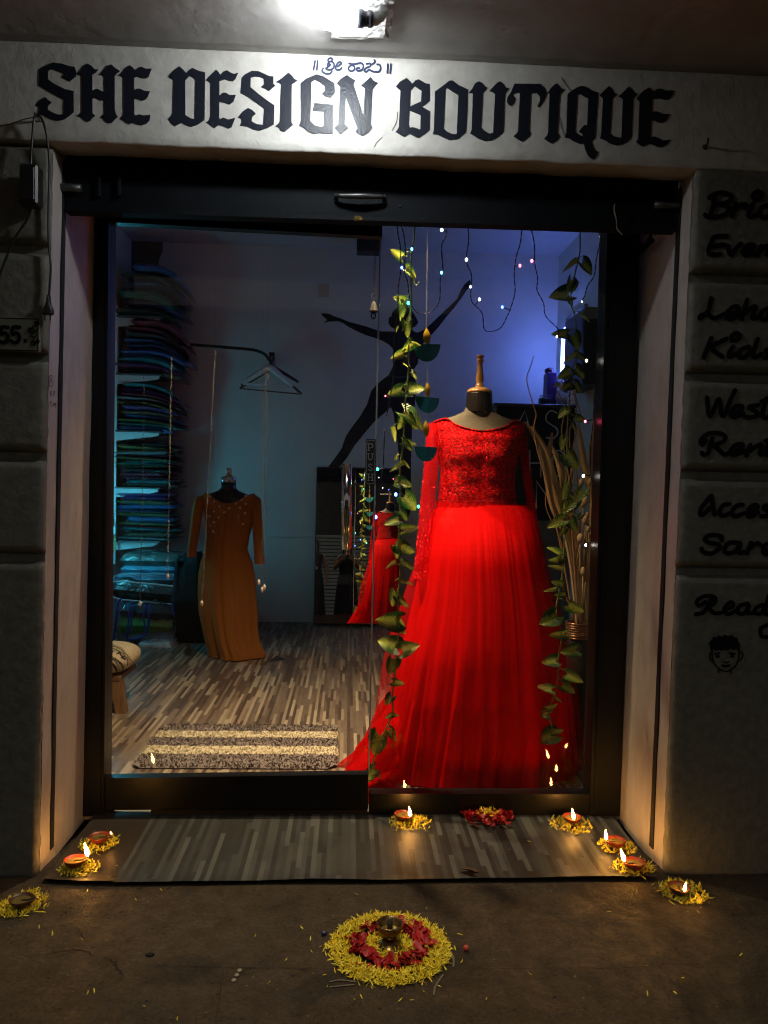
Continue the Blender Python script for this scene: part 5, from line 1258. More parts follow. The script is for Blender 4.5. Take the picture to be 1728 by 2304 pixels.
# vanity mirror with led strips on the side wall
vm = thing('vanity_mirror', 'dark framed wall mirror edged with glowing blue white led strips', 'mirror', (BR-.02, 4.15, 2.2))
def xw(px, py): return PX(px, py, BR-.03)
v0, v1, v2, v3 = xw(1276,838), xw(1280,741), xw(1306,708), xw(1306,838)
ya, yb = v0.y, v2.y; zlo, zhi = v0.z-.02, v1.z
b = MB(); b.box((BR-.028, yb-.10, zlo-.12), (BR-.001, ya+.10, zhi+.12), .004); b.build('frame', m_board, vm)
b = MB(); b.box((BR-.030, yb, zlo), (BR-.0285, ya+.02, zhi)); b.build('mirror_glass', bpy.data.materials['mirror_silver'], vm)
for k in range(14):
    z = lerp(zlo+.02, zhi-.03, k/13); b = MB(); b.box((BR-.085, ya-.016, z-.019), (BR-.0305, ya+.016, z+.019), .006); b.build('led', m_ledw, vm)
for k in range(5):
    y = lerp(ya-.05, yb+.02, k/4); b = MB(); b.box((BR-.075, y-.034, zhi-.012), (BR-.0305, y+.034, zhi+.012), .004); b.build('led', m_ledw, vm)
wb = thing('wall_cabinet', 'black wall cabinet on the side wall nearer than the lit mirror', 'cabinet', (BR-.1, 3.4, 2.0))
p, q = PX(1316,690,BR-.16), PX(1346,872,BR-.16)
b = MB(); b.box((BR-.16, 3.2, 2.05), (BR-.001, 3.72, 2.62), .004); b.build('carcass', m_plastic, wb)
b = MB(); b.box((BR-.164, 3.22, 2.07), (BR-.1605, 3.70, 2.60), .001); b.build('cabinet_door', m_plastic, wb)
sk = thing('socket_plate', 'small white multi hole socket plate below the wall cabinet', 'socket', (BR-.02,3.45,1.95))
b = MB(); b.box((BR-.16,3.42,1.93),(BR-.145,3.6,2.045),.003); b.build('plate', m_brick_white, sk)
b = MB()
for k in range(6): b.ball((BR-.1605,3.46+.05*(k%3),1.96+.045*(k//3)), .006, 6, 4)
b.build('hole', m_blk, sk)
ls = thing('plug_socket', 'cyan lit plug and socket on the side wall near the shelves', 'socket', ZP('l7',50,690,3.2))
p = PX(*l7(45,690), BL+.02)
b = MB(); b.box((BL+.001,p.y-.14,p.z-.07),(BL+.012,p.y+.10,p.z+.09),.003); b.build('plate', m_brick_white, ls)
b = MB(); b.box((BL+.0125,p.y-.05,p.z-.04),(BL+.06,p.y+.01,p.z+.03),.006); b.build('plug', m_brick_white, ls)
b = MB(); b.tube([Vector((BL+.05,p.y-.02,p.z-.04)), PX(*l7(70,800),BL+.05), PX(*l7(45,900),BL+.04), PX(*l7(25,1040),BL+.03)], .005, n=6, sub=6); b.build('cable', M('yellow_cable',(.45,.45,.05),rough=.5), ls, True)
b = MB(); b.box((BL+.0125,p.y-.135,p.z-.03),(BL+.02,p.y-.09,p.z+.06),.002); b.build('indicator_lamp', EM('cyan_indicator',(.0,.8,1.0),6), ls)

# ------------------------------------------------------------------ stool with printed cushion
st = thing('stool', 'low wooden stool with a cream cushion printed in black letters', 'stool', (-1.42,1.75,.004))
m_stw = M('stool_wood', (.22,.12,.05), (.13,.065,.025), rough=.5, ns=4, stretch=(12,12,1.5))
m_cream = M('cream_canvas', (.55,.47,.31), (.44,.37,.23), rough=.85, ns=30, bump=.4, bs=160, bd=.003)
fy = G(*zp('e',165,865)).y; fxw = G(*zp('e',165,865)).x
def sleg(x, y, tx, ty, zt_=.36):
    b = MB(); w = .033
    b.loft([[Vector((x+a*w*.8,y+c*w*.8,.0045)) for a,c in ((-1,-1),(1,-1),(1,1),(-1,1))],[Vector((tx+a*w,ty+c*w,zt_)) for a,c in ((-1,-1),(1,-1),(1,1),(-1,1))]], True, True, True); b.build('leg', m_stw, st)
tx = ZP('e',80,480,fy).x
ztop_ = ZP('e',80,500,fy).z
sleg(fxw, fy+.02, tx, fy+.05, ztop_); sleg(fxw-.16, fy+.34, tx-.14, fy+.30, ztop_); sleg(fxw-.45, fy+.02, tx-.40, fy+.05, ztop_); sleg(fxw-.45, fy+.34, tx-.40, fy+.30, ztop_)
b = MB(); b.box((tx-.42,fy+.02,ztop_+.0005),(tx+.03,fy+.33,ztop_+.03),.004); b.build('seat_board', m_stw, st)
cz0, cz1 = ztop_+.0305, ZP('e',100,80,fy+.10).z
xr_ = ZP('e',300,270,fy+.08).x
b = MB(); cxm, cym = xr_-.26, fy+.175; rings = []
for i in range(15):
    a = -PI/2+PI*i/14; rr = max(.04, math.cos(a))**.45; zz = (cz0+cz1)/2 + math.sin(a)*(cz1-cz0)/2
    ring = []
    for j in range(48):
        t = 2*PI*j/48; e = .55; cx_ = math.copysign(abs(math.cos(t))**e, math.cos(t)); sy_ = math.copysign(abs(math.sin(t))**e, math.sin(t))
        ring.append(Vector((cxm+cx_*.26*rr, cym+sy_*.20*rr, zz+.006*nz(t*2,i*.4))))
    rings.append(ring)
b.loft(rings, True, True, True); bvh = BVHTree.FromPolygons([tuple(v) for v in b.v], b.f)
cu_ = b.build('cushion', m_cream, st, True)
def onto(pts, w, name, th=.0012):
    b = MB(); q = []
    pw, _ = smooth([Vector((x,y,0)) for x,y in pts], 7, [0]*len(pts)) if len(pts) > 2 else ([Vector((*pts[0],0)).lerp(Vector((*pts[1],0)), k/6) for k in range(7)], 0)
    L = []; Rr = []
    for i, p in enumerate(pw):
        t = pw[min(i+1,len(pw)-1)]-pw[max(i-1,0)]; t = t.normalized() if t.length else Vector((1,0,0)); o = Vector((-t.y,t.x,0))*w/2
        for s_, LL in ((1,L),(-1,Rr)):
            px, py = zp('e', p.x+o.x*s_, p.y+o.y*s_); d = ray(px,py).normalized(); h = bvh.ray_cast(CAM, d)
            LL.append(h[0]-d*.0025 if h[0] is not None else None)
    ok = [(a,c) for a,c in zip(L,Rr) if a is not None and c is not None]
    if len(ok) < 2: return
    b.loft([[a for a,c in ok],[c for a,c in ok]], closed=False); b.build(name, m_blk, cu_)
onto([(22,90),(80,98),(140,125),(200,170),(245,235),(240,300)], 8, 'print_line')
onto([(22,180),(90,205),(150,250),(195,300),(205,360)], 5, 'print_line')
onto([(22,205),(85,235),(130,300),(150,370),(120,420)], 7, 'print_line')
for pts in ([(30,130),(60,122),(70,138),(40,150)], [(115,160),(150,150),(165,170),(190,195),(210,190)], [(165,200),(200,215),(225,225)]): onto(pts, 18, 'letter')
for pts in ([(60,190),(85,235)],[(95,210),(130,262)],[(72,215),(108,232)],[(130,230),(158,285)],[(160,255),(178,300)],[(143,262),(168,275)],[(172,305),(190,320),(182,340),(196,352)],[(22,170),(48,225)]): onto(pts, 10, 'letter')
onto([(22,250),(70,280),(110,340),(130,400)], 26, 'print_band')
onto([(22,330),(60,370),(95,420),(100,450)], 9, 'print_line')
b = MB()
for k in range(60):
    t = k/59; px, py = zp('e', lerp(20,300,t), 70+lerp(0,190,t**2.1)); d = ray(px,py).normalized(); c = CAM+d*((fy+.06-CAM.y)/d.y)
    for j in range(3): b.tube([c, c+Vector((R.uniform(-.012,.016),R.uniform(-.02,.005),R.uniform(-.004,.018)))], .0007, n=3)
b.build('fringe', M('cushion_fringe',(.20,.16,.06),rough=.9), st, kind='stuff')

# ------------------------------------------------------------------ rug
rc = [G(*zp('e',640,1022)), G(762,1636), G(761,1734), G(*zp('e',295,1510))]
rg = thing('shaggy_rug', 'grey and cream striped shaggy bath rug on the shop floor', 'rug', ((rc[0].x+rc[1].x)/2, (rc[0].y+rc[2].y)/2, .004))
xl, xr, y0_, y1_ = (rc[0].x+rc[3].x)/2, (rc[1].x+rc[2].x)/2, rc[2].y, rc[0].y
m_rg = M('rug_grey_pile', (.24,.20,.19), (.15,.125,.12), rough=.95, ns=60); m_rc = M('rug_cream_pile', (.62,.56,.42), (.46,.40,.28), rough=.95, ns=60)
bys = [y0_+(y1_-y0_)*t for t in (0,.245,.43,.64,.80,1.0)]
b = MB(); b.prism([rrect(xl+.01, y0_+.005, xr-.01, y1_-.005, 0, .04)], (0,.001,0))
b.v = [Vector((v.x, v.z, .0045+v.y)) for v in b.v]; b.build('backing', m_rg, rg)
for k in range(5):
    b = MB(); ya_, yb_ = bys[k], bys[k+1]; NX_, NY_ = 130, 10; rows = []
    for j in range(NY_+1):
        row = []
        for i in range(NX_+1):
            x = lerp(xl, xr, i/NX_); y = lerp(ya_, yb_, j/NY_)
            ins = max(0, .045-min(y-y0_, y1_-y)) if True else 0
            if min(y-y0_, y1_-y) < .045 : 
                r_ = .045; dy_ = r_-min(y-y0_, y1_-y); c_ = r_-math.sqrt(max(0, r_*r_-dy_*dy_)); x = min(max(x, xl+c_), xr-c_)
            e = min(1, min(x-xl, xr-x)/.015+.15, (min(y-y0_, y1_-y))/.015+.15)
            row.append(Vector((x+.003*nz(x*50,y*50,3), y, .0075+e*(.012+.006*nz(x*70,y*70,1)+.004*nz(x*25,y*30,8)+(.002 if k%2 else 0)))))
        rows.append(row)
    b.loft(rows, closed=False)
    for i in range(2600):
        x, y = R.uniform(xl+.006,xr-.006), R.uniform(ya_+.002,yb_-.002)
        if min(y-y0_, y1_-y) < .04 and (x-xl < .03 or xr-x < .03): continue
        h = R.uniform(.006,.016); dx, dy_ = R.uniform(-.011,.011), R.uniform(-.012,.006); w = R.uniform(.0018,.0034); a = R.uniform(0,PI)
        u = Vector((math.cos(a)*w, math.sin(a)*w, 0)); p = Vector((x,y,.013))
        b.add([p-u, p+u, p+u*.8+Vector((dx,dy_,h)), p-u*.8+Vector((dx,dy_,h))], [(0,1,2,3)])
    b.build('cream_band' if k % 2 else 'grey_band', m_rc if k % 2 else m_rg, rg)
# paper scrap on the shop floor
b = MB(); b.add([ZP('l7',0,0,0)]*0 + [G(*zp('l7',1310,1772)), G(*zp('l7',1380,1735)), G(*zp('l7',1455,1752)), G(*zp('l7',1390,1762))], [(0,1,2,3)])
for v in b.v: v.z = .007
b.v[1].z = .02; b.add([v+Vector((0,0,.0008)) for v in b.v[:4]], [(0,1,2,3)])
b.build('paper_scrap', M('dark_paper',(.03,.028,.025),rough=.7), None, label='folded dark paper scrap on the shop floor before the kurta', cat='paper scrap')

# ------------------------------------------------------------------ door mats outside
def sheetmesh(c, n=(30,16), amp=.003, z0=.004, seed=0, curl=None):
    """c: four ground corners back-near side order (A back start, B back end, C front end, D front start)"""
    b = MB(); rows = []; A_, B_, C_, D_ = c
    for i in range(n[0]+1):
        u = i/n[0]; row = []
        for j in range(n[1]+1):
            v = j/n[1]; p = A_.lerp(B_, u).lerp(D_.lerp(C_, u), v)
            p = p + Vector((0, .006*nz(u*5, seed)*(v > .95), 0))
            z = z0 + amp*abs(nz(p.x*3, p.y*3, seed))
            if curl: z += curl(u, v)
            row.append(Vector((p.x, p.y, z)))
        rows.append(row)
    b.loft(rows, closed=False); k = len(b.v); b.add([v-Vector((0,0,.0022)) for v in b.v], [tuple(reversed(f)) for f in b.f])
    return b
mc = [G(344.5,1836), G(1372,1829), G(1478,1980), G(255,1993)]
sheetmesh(mc, (60,20), .0035, .0065, 2, lambda u, v: .012*max(0, (v-.9)/.1)**2*(.4+.6*abs(nz(u*4,3)))).build('door_mat', m_mat, None, True, label='wide grey wood strip printed vinyl mat before the shop door', cat='door mat')
m2 = [G(219,1829), G(346,1836), G(254,1993), G(94,1987)]
sheetmesh(m2, (16,16), .003, .0045, 5, lambda u, v: .02*max(0,(.12-v)/.12)**1.5*(1 if u < .3 else .3)+.008*max(0,(v-.9)/.1)**2).build('mat_offcut', m_mat2, None, True, label='plain dark brown vinyl offcut beside the printed mat', cat='door mat')
# ------------------------------------------------------------------ leaf garlands
m_leafd = LEAF('variegated_leaf_dark', (.016,.055,.012), (.34,.42,.07))
m_leafb = LEAF('variegated_leaf_pale', (.05,.14,.016), (.46,.50,.09))
m_stem = M('vine_stem', (.20,.24,.05), (.10,.15,.03), rough=.5, ns=30)
def leafmesh(name, wd, lobe, curl, mat, seed):
    """heart leaf, tip at y=1, stalk at y=0, x across"""
    b = MB(); N = 9; rows = []
    for i in range(N+1):
        t = i/N; y = -lobe*.0 + t
        w = wd*max(0, math.sin(PI*min(1, (t*.95+.05))**.56))**.8*(1-.12*t) if t < 1 else 0
        row = []
        for k in (-1,-.55,0,.55,1):
            yy = y - lobe*abs(k)**1.6*(1-t)**2.2
            z = .13*abs(k)*w*1.6 - curl*t*t*.35 + .03*nz(k*2, t*4, seed)
            row.append(Vector((k*w*.5, yy, z)))
        rows.append(row)
    b.loft(rows, closed=False)
    return b.mesh(name, mat, True)
LM = {}
for tone, mt_ in (('d', m_leafd), ('b', m_leafb)):
    for shp, wd in (('w', 1.02), ('n', .34), ('m', .78)):
        LM[tone+shp] = [leafmesh('leaf', wd, .36 if shp != 'n' else .1, c, mt_, i*3.1) for i, c in enumerate((.5, .9, .2))]
def vine(name, label, stems, leaves, Y):
    t = thing(name, label, 'garland', stems[0][1])
    for r, pts in zip([s[0] for s in stems], [s[1:] for s in stems]):
        b = MB(); b.tube(list(pts), r, n=6, sub=5); b.build('stem', m_stem, t, True)
    for z, x0, y0, x1, y1, k in leaves:
        dy = R.uniform(-.03,.03)
        p, q = ZP(z,x0,y0,Y+dy*.3), ZP(z,x1,y1,Y+dy)
        d = q-p; L = d.length
        yax = d.normalized(); zax = Vector((R.uniform(-.8,.8), -1, R.uniform(-.4,1.0))); zax = (zax - yax*zax.dot(yax)).normalized(); xax = yax.cross(zax)
        me = R.choice(LM[k]); o = bpy.data.objects.new('leaf', me); COL.objects.link(o); o.parent = t
        mm = Matrix((xax, yax, zax)).transposed().to_4x4(); o.rotation_euler = mm.to_euler(); o.location = p - wloc(t); L *= R.uniform(.70,.95); o.scale = (L,L*1.0,L)
        b = None
    b = MB()
    sp = []
    for s in stems:
        q, _ = smooth(list(s[1:]), 6, [0]*len(s[1:])); sp += q
    for z, x0, y0, x1, y1, k in leaves:
        p = ZP(z,x0,y0,Y); c = min(sp, key=lambda v: (v-p-Vector((0,0,.02))).length)
        if (c-p).length < .25: b.tube([c, c.lerp(p,.5)+Vector((0,-.012,.008)), p], .0013, n=4, sub=3)
    b.build('petiole', m_stem, t, True)
    return t
VY = .575
Lf = [('v',1120,415,980,325,'bm'),('v',1165,540,1285,622,'bw'),('v',1225,600,1245,695,'bn'),('v',1140,835,1022,795,'bm'),('v',1110,840,1150,1045,'dm'),('v',1165,1040,1185,1195,'dm'),('v',1205,1245,1105,1355,'bw'),('v',1215,1240,1335,1262,'bn'),('v',1135,1345,965,1402,'bm'),('v',1135,1440,1228,1488,'bn'),('v',1215,1525,1285,1605,'dm'),('v',1185,1700,1395,1635,'dw'),('v',1115,1690,955,1745,'dw'),('v',1150,1920,1365,2045,'bw'),('v',1125,1955,1075,2120,'dw'),('v',1030,2045,1088,2215,'bn'),('v',1190,1950,1290,2120,'dm'),
 ('m',1100,150,1245,190,'dm'),('m',1120,170,1190,255,'dm'),('m',1090,360,925,468,'dn'),('m',1095,345,1168,425,'bn'),('m',1035,525,978,592,'bm'),('m',1045,555,1245,590,'dw'),('m',1105,700,1235,848,'bw'),('m',1060,845,1175,965,'dw'),('m',1040,935,885,970,'dw'),('m',1090,1030,1258,1000,'bm'),('m',1055,1175,1222,1285,'dw'),('m',1005,1190,1062,1365,'dm'),('m',1010,1340,885,1445,'dn'),('m',1075,1360,1255,1415,'dm'),('m',1055,1508,985,1545,'dn'),('m',1068,1530,1245,1595,'dn'),('m',1020,1655,975,1815,'dm'),('m',1050,1695,1155,1815,'dm'),('m',1045,1930,800,1950,'dw'),('m',1060,1925,1140,2055,'dn'),('m',1025,1990,1168,2088,'bm'),
 ('s',375,325,243,278,'dw'),('s',418,355,542,300,'bw'),('s',355,412,322,545,'dw'),('s',358,553,447,575,'bm'),('s',345,650,295,715,'dw'),('s',350,765,295,805,'dm'),('s',360,765,408,780,'dm'),('s',272,905,228,1055,'dw'),('s',330,870,382,945,'dm'),('s',240,1125,148,1225,'dm'),('s',265,1160,330,1230,'dn'),('m',1010,330,1060,250,'dn'),('v',1090,1080,1060,1140,'dn')]
stemL = [ZP('v',x,y,VY) for x,y in ((1252,60),(1240,240),(1220,350),(1210,600),(1216,880),(1190,1200),(1190,1500),(1165,1700),(1155,1900))]+[ZP('m',x,y,VY) for x,y in ((1090,200),(1060,430),(1062,800),(1050,1100),(1062,1500),(1040,1700),(1047,1930),(1040,2150))]+[ZP('s',x,y,VY) for x,y in ((372,480),(350,640),(352,760),(300,880),(215,1100))]
stemL2 = [ZP('v',x,y,VY-.01) for x,y in ((1210,600),(1255,690),(1290,660))]
stemL3 = [ZP('v',x,y,VY-.01) for x,y in ((1215,760),(1160,830),(1200,900),(1180,1030),(1120,1130))]
vine('leaf_garland', 'brightly lit artificial vine hanging at the glass edge beside the gown', [(.0032,*stemL),(.0018,*stemL2),(.0018,*stemL3)], Lf, VY)
VR = .66
Rf = [('r',1350,320,1233,400,'bn'),('r',1385,345,1462,435,'dw'),('r',1305,465,1275,560,'dm'),('r',1285,562,1128,580,'dw'),('r',1330,480,1310,580,'dm'),('r',1298,600,1318,655,'dm'),('r',1268,836,1152,832,'bm'),('r',1368,708,1452,752,'bm'),('r',1320,850,1372,965,'dw'),('r',1288,868,1325,892,'bm'),('r',1345,972,1215,1042,'bn'),('r',1345,985,1432,1028,'dm'),('r',1290,1098,1195,1152,'bw'),('r',1335,1078,1405,1145,'dw'),('r',1215,1178,1178,1205,'bm'),('r',1312,1175,1205,1232,'dw'),('r',1330,1180,1400,1262,'dw'),
 ('q',372,255,283,335,'bw'),('q',465,330,605,342,'dm'),('q',345,510,325,635,'bm'),('q',380,660,298,692,'bm'),('q',385,645,502,808,'dw'),('q',370,915,348,1065,'dm'),('q',522,965,448,1085,'bm'),('q',370,1070,350,1145,'bm'),('q',440,1055,315,1182,'dw'),('q',332,1225,185,1295,'bm'),('q',410,1225,468,1342,'dw'),('q',352,1300,288,1402,'dm'),('q',310,1525,160,1440,'bm'),('q',332,1560,212,1595,'dm'),('q',342,1650,150,1628,'bn'),('q',280,1835,158,1868,'bn'),('q',332,1800,238,1770,'dm'),('q',352,1880,248,1905,'dm'),('q',402,1980,562,2072,'bm'),('q',275,2070,102,2165,'dw'),('q',420,380,470,460,'dw'),('q',395,270,440,300,'dm'),('q',350,480,320,470,'dn'),('q',400,1000,470,1050,'dm'),('q',500,1180,450,1240,'dm'),
 ('s',1400,138,1278,190,'dw'),('s',1458,243,1348,258,'bm'),('s',1402,420,1282,430,'dw'),('s',1532,348,1412,372,'dw'),('s',1478,510,1592,562,'bm'),('s',1372,605,1278,572,'bm'),('s',1448,578,1542,632,'dm'),('s',1348,765,1248,735,'bm'),('s',1350,722,1428,708,'bm'),('s',1400,655,1452,695,'dn'),('s',1390,895,1268,945,'dw'),('s',1385,875,1475,865,'dm')]
stemR = [ZP('r',x,y,VR) for x,y in ((1366,60),(1366,270),(1332,420),(1300,600),(1330,700),(1340,800),(1350,980),(1310,1090),(1302,1200))]+[ZP('q',x,y,VR) for x,y in ((385,330),(378,600),(370,900),(360,1300),(342,1650),(310,1850),(280,2050))]+[ZP('s',x,y,VR) for x,y in ((1440,250),(1420,400),(1410,590),(1370,700),(1362,790),(1395,890))]
vine('leaf_garland', 'dimmer artificial vine hanging before the dried stems on the far side of the gown', [(.0030,*stemR)], Rf, VR)

# ------------------------------------------------------------------ teal and gold mobile
MY = .62
mo = thing('hanging_mobile', 'string mobile of teal half discs and gold petals beside the gown shoulder', 'mobile', ZP('g',225,55,MY))
m_teal = M('teal_metal_leaf', (.02,.20,.23), (.015,.15,.175), rough=.3, metal=.2, ns=8); m_gold = M('gold_metal_leaf', (.62,.36,.04), rough=.3, metal=.7)
b = MB(); b.tube([ZP('v',1368,80,MY), ZP('v',1362,1110,MY), ZP('v',1372,1470,MY), ZP('v',1368,1620,MY), ZP('v',1358,1960,MY), ZP('g',215,780,MY), ZP('g',210,910,MY)], .0011, n=5); b.build('string', M('silk_string',(.40,.36,.28),rough=.6), mo)
for (cx, ty, rad, tilt) in ((225,55,116,-.09),(228,494,104,.02),(215,905,98,.0)):
    c = ZP('g',cx,ty,MY); r = rad*.000533*(CAM.y-MY)/(CAM.y-GY)
    loop = [c+Vector((math.cos(a)*r, 0, math.sin(a)*r*1.38*(.92)+ math.cos(a)*r*tilt*-1)) for a in [PI+PI*k/20 for k in range(21)]]
    b = MB(); N = len(loop); vs = []
    for p in loop: vs.append(p+Vector((0,-.010*(1-abs((p.x-c.x)/r))+.016*((p.x-c.x)/r), 0)))
    mid = [Vector((c.x, MY-.010, lerp(c.z, c.z-r*1.26, k/4))) for k in range(5)]
    half1 = vs[:11]; half2 = vs[10:]
    for hv in (half1, half2[::-1]):
        rowsA = []
        for k in range(11):
            e = hv[k]; m_ = Vector((c.x, MY-.010, lerp(c.z, c.z-r*1.27, (k/10)))); rowsA.append([e, m_])
        b.loft(rowsA, closed=False)
    b.build('half_disc', m_teal, mo)
for (y0, y1, w, z) in (((1345,1100),(1350,1265),35,'v'),((1365,1610),(1368,1765),30,'v')):
    pass
for (xa_,ya_,xb_,yb_,w) in ((1360,1100,1368,1268,37),(1368,1618,1372,1768,28),(1353,1985,1358,2140,33)):
    a, c = ZP('v',xa_,ya_,MY-.004), ZP('v',xb_,yb_,MY-.004); hw = w*.2351/FPX*(MY-CAM.y)*1.0; b = MB(); L_=[]; R_=[]; M_=[]
    for k in range(9):
        t = k/8; p = a.lerp(c, t); ww = hw*math.sin(PI*min(.99,max(.03,t)))**.8; L_.append(p-Vector((ww,0,0))); R_.append(p+Vector((ww,0,0))); M_.append(p+Vector((0,-.007*math.sin(PI*t),0)))
    b.loft([L_, M_, R_], closed=False); b.build('gold_petal', m_gold, mo, True)

# ------------------------------------------------------------------ fairy lights
m_wire = M('black_wire', (.008,.008,.010), rough=.45)
LC = {'w': (1.0,.93,.80), 'r': (1.0,.08,.16), 'b': (.05,.12,1.0), 'c': (.05,.45,1.0), 'g': (.02,1.0,.55)}
LE = {k: EM('led_'+n_, LC[k], 26 if k != 'w' else 16) for k, n_ in (('w','white'),('r','red'),('b','blue'),('c','sky_blue'),('g','green'))}
FYY = .53
def lights(label, wires, leds, Y=FYY):
    t = thing('fairy_lights', label, 'fairy lights', ZP(wires[0][0], *wires[0][1], Y), 'fairy lights strung inside the shop window')
    for w in wires:
        pts = [ZP(w[0], x, y, Y+.004*nz(i*1.3, 2)) for i, (x, y) in enumerate(w[1:])]
        pts[0] = pts[0]
        b = MB(); q, _ = smooth(pts, 8, [0]*len(pts))
        for ph in (0, PI): b.tube([p+Vector((math.cos(k*.9+ph)*.0014, math.sin(k*.9+ph)*.0014, 0)) for k, p in enumerate(q)], .0013, n=5)
        b.build('wire', m_wire, t, True)
    for z, x, y, c, r in leds:
        p = ZP(z, x, y, Y-.006); b = MB(); b.ball(p, r, 8, 6, (1,1,1.3)); led = b.build('led', LE[c], t, True)
        b = MB(); near = None
        for w in wires:
            for k in range(len(w)-2):
                for f in (0,.25,.5,.75,1):
                    s_ = Vector((*w[k+1],0)).lerp(Vector((*w[k+2],0)), f); q = ZP(w[0], s_.x, s_.y, Y)
                    if near is None or (q-p).length < (near-p).length: near = q
        if near is not None and (near-p).length < .1: b.tube([near, p.lerp(near,.25)], .0022, n=5); b.build('led_stem', m_wire, led)
lights('looped wire with blue and green lamps round the lit vine', [('r',(100,62),(110,150),(125,230),(128,330),(125,420),(110,520),(110,640),(80,900),(75,1150),(30,1400)),('m',(908,30),(895,380),(870,550),(840,800),(790,1050),(800,1160))],
       [('r',135,375,'b',.0045),('r',22,1262,'r',.0022),('m',838,423,'g',.0042),('m',820,900,'b',.006),('m',1020,675,'b',.0058),('m',1245,795,'g',.0045)])
lights('wire looping from the shutter across the vine with sky blue and green lamps', [('r',(120,62),(145,130),(160,250),(155,400),(175,470),(185,560),(205,640),(250,690),(310,692),(368,650),(398,590),(402,450),(420,400),(410,230),(440,160),(448,85))],
       [('r',205,248,'c',.0042),('r',180,620,'g',.0048),('r',410,410,'c',.0045),('r',412,115,'w',.0050)])
lights('deep drooping loop of fairy lights over the wooden finial', [('r',(590,80),(598,180),(583,290),(590,360),(618,430),(612,560),(625,620),(690,690),(705,800),(760,816),(820,790),(860,720),(890,650),(918,540),(912,420),(925,310),(955,200),(966,95))],
       [('r',582,320,'w',.0050),('r',610,508,'w',.0035),('r',672,595,'w',.0045),('r',830,648,'b',.0042),('r',952,362,'r',.0045)])
lights('single wire with a red lamp ending on the pale leaf', [('r',(1024,95),(1050,200),(1055,350),(1075,450),(1070,530),(1115,620),(1130,710),(1215,800),(1210,850))], [('r',1034,328,'r',.0048),('r',1207,853,'w',.0032)])
lights('short wire behind the topmost leaf of the dimmer vine', [('r',(1487,118),(1502,145),(1505,200),(1480,320),(1465,430),(1420,500),(1400,570))], [('r',1380,610,'w',.0022),('r',1512,160,'w',.0055)])
lights('long wire hanging down the window stile with blue and white lamps', [('r',(1532,120),(1520,220),(1505,320),(1515,500),(1508,600),(1495,900),(1488,1150)),('q',(625,60),(612,330),(590,560),(588,800),(605,900),(600,1000),(612,1180),(598,1430))],
       [('r',1500,628,'c',.0062),('q',523,833,'w',.0050),('q',545,1447,'w',.0042),('q',540,348,'r',.0040),('r',1412,1018,'w',.0045)])

# ------------------------------------------------------------------ dried stems in a copper ribbed vase
DY = 1.28
dv = thing('dried_arrangement', 'tall vase of dried palm blades curly twigs and pods lit amber', 'dried arrangement', (ZP('s',1545,200,DY).x, DY, .004))
vc = ZP('s',1545,200,DY); m_copper = M('copper_wire_rim', (.42,.20,.09), rough=.3, metal=.85); m_vase = M('dark_woven_vase', (.03,.022,.018), (.016,.012,.01), rough=.6, ns=90, bump=.8, bs=140)
rv = (ZP('s',1622,200,DY).x-ZP('s',1470,200,DY).x)/2
vb_ = ZP('s',1545,245,DY).z
b = MB(); prof = [(rv*.72,.006),(rv*1.0,.10),(rv*1.12,.25),(rv*1.0,vb_*.75),(rv*.82,vb_-.02)]; q = []
b.lathe((vc.x,DY,0), [(r_,z_) for r_,z_ in prof], 26, cap1=False); b.build('body', m_vase, dv, True)
b = MB()
for k in range(7):
    z_ = vb_-.018+k*(vc.z+.02-vb_+.018)/6; r_ = rv*(.84+.16*k/6)
    b.tube([Vector((vc.x+math.cos(a)*r_, DY+math.sin(a)*r_, z_)) for a in [2*PI*j/28 for j in range(29)]], .0052, n=6, cap=False)
b.build('ribbed_rim', m_copper, dv, True)
m_blade = M('dried_palm_blade', (.66,.46,.22), (.50,.33,.15), rough=.6, ns=5, stretch=(20,20,2.5), bump=.3, bs=40); m_twig = M('curly_twig', (.56,.30,.15), (.42,.21,.10), rough=.5, ns=12); m_pod = M('dried_pod', (.64,.44,.22), (.46,.30,.14), rough=.7, ns=14, bump=.3, bs=40)
for k, pts in enumerate(([('r',1048,988),('r',1025,1060),('r',1000,1130),('r',1008,1200),('r',1040,1310),('r',1062,1380),('q',104,300),('q',85,420),('q',120,620),('q',200,900),('q',330,1500),('q',440,2150)],
    [('q',285,60),('q',355,220),('q',345,330),('q',330,420),('q',345,560),('q',400,900),('q',450,1500),('q',470,2160)], [('q',425,60),('q',462,200),('q',450,300),('q',425,375),('q',400,500),('q',440,1200),('q',480,2160)],
    [('q',440,60),('q',470,180),('q',500,305),('q',480,400),('q',440,530),('q',440,640),('q',490,1100),('q',490,2160)], [('q',425,760),('q',400,860),('q',385,940),('q',420,1300),('q',480,2160)], [('q',430,770),('q',437,860),('q',415,985),('q',450,1500),('q',490,2160)],
    [('q',497,810),('q',470,930),('q',438,1045),('q',470,1500),('q',500,2160)], [('q',192,985),('q',190,1090),('q',225,1200),('q',320,1390),('q',345,1600),('q',338,1800),('q',400,1980),('q',465,2150)],
    [('q',490,1450),('q',470,1570),('q',450,1700),('q',460,1900),('q',500,2160)], [('q',412,1600),('q',415,1720),('q',440,1850),('q',485,2140)], [('q',580,2030),('q',560,2090),('q',545,2160)])):
    b = MB(); b.tube([ZP(z,x,y,DY-.03+.02*(k%4)) for z,x,y in pts], [.0022+.0022*i/len(pts) for i in range(len(pts))], n=6, sub=5); b.build('twig', m_twig, dv, True)
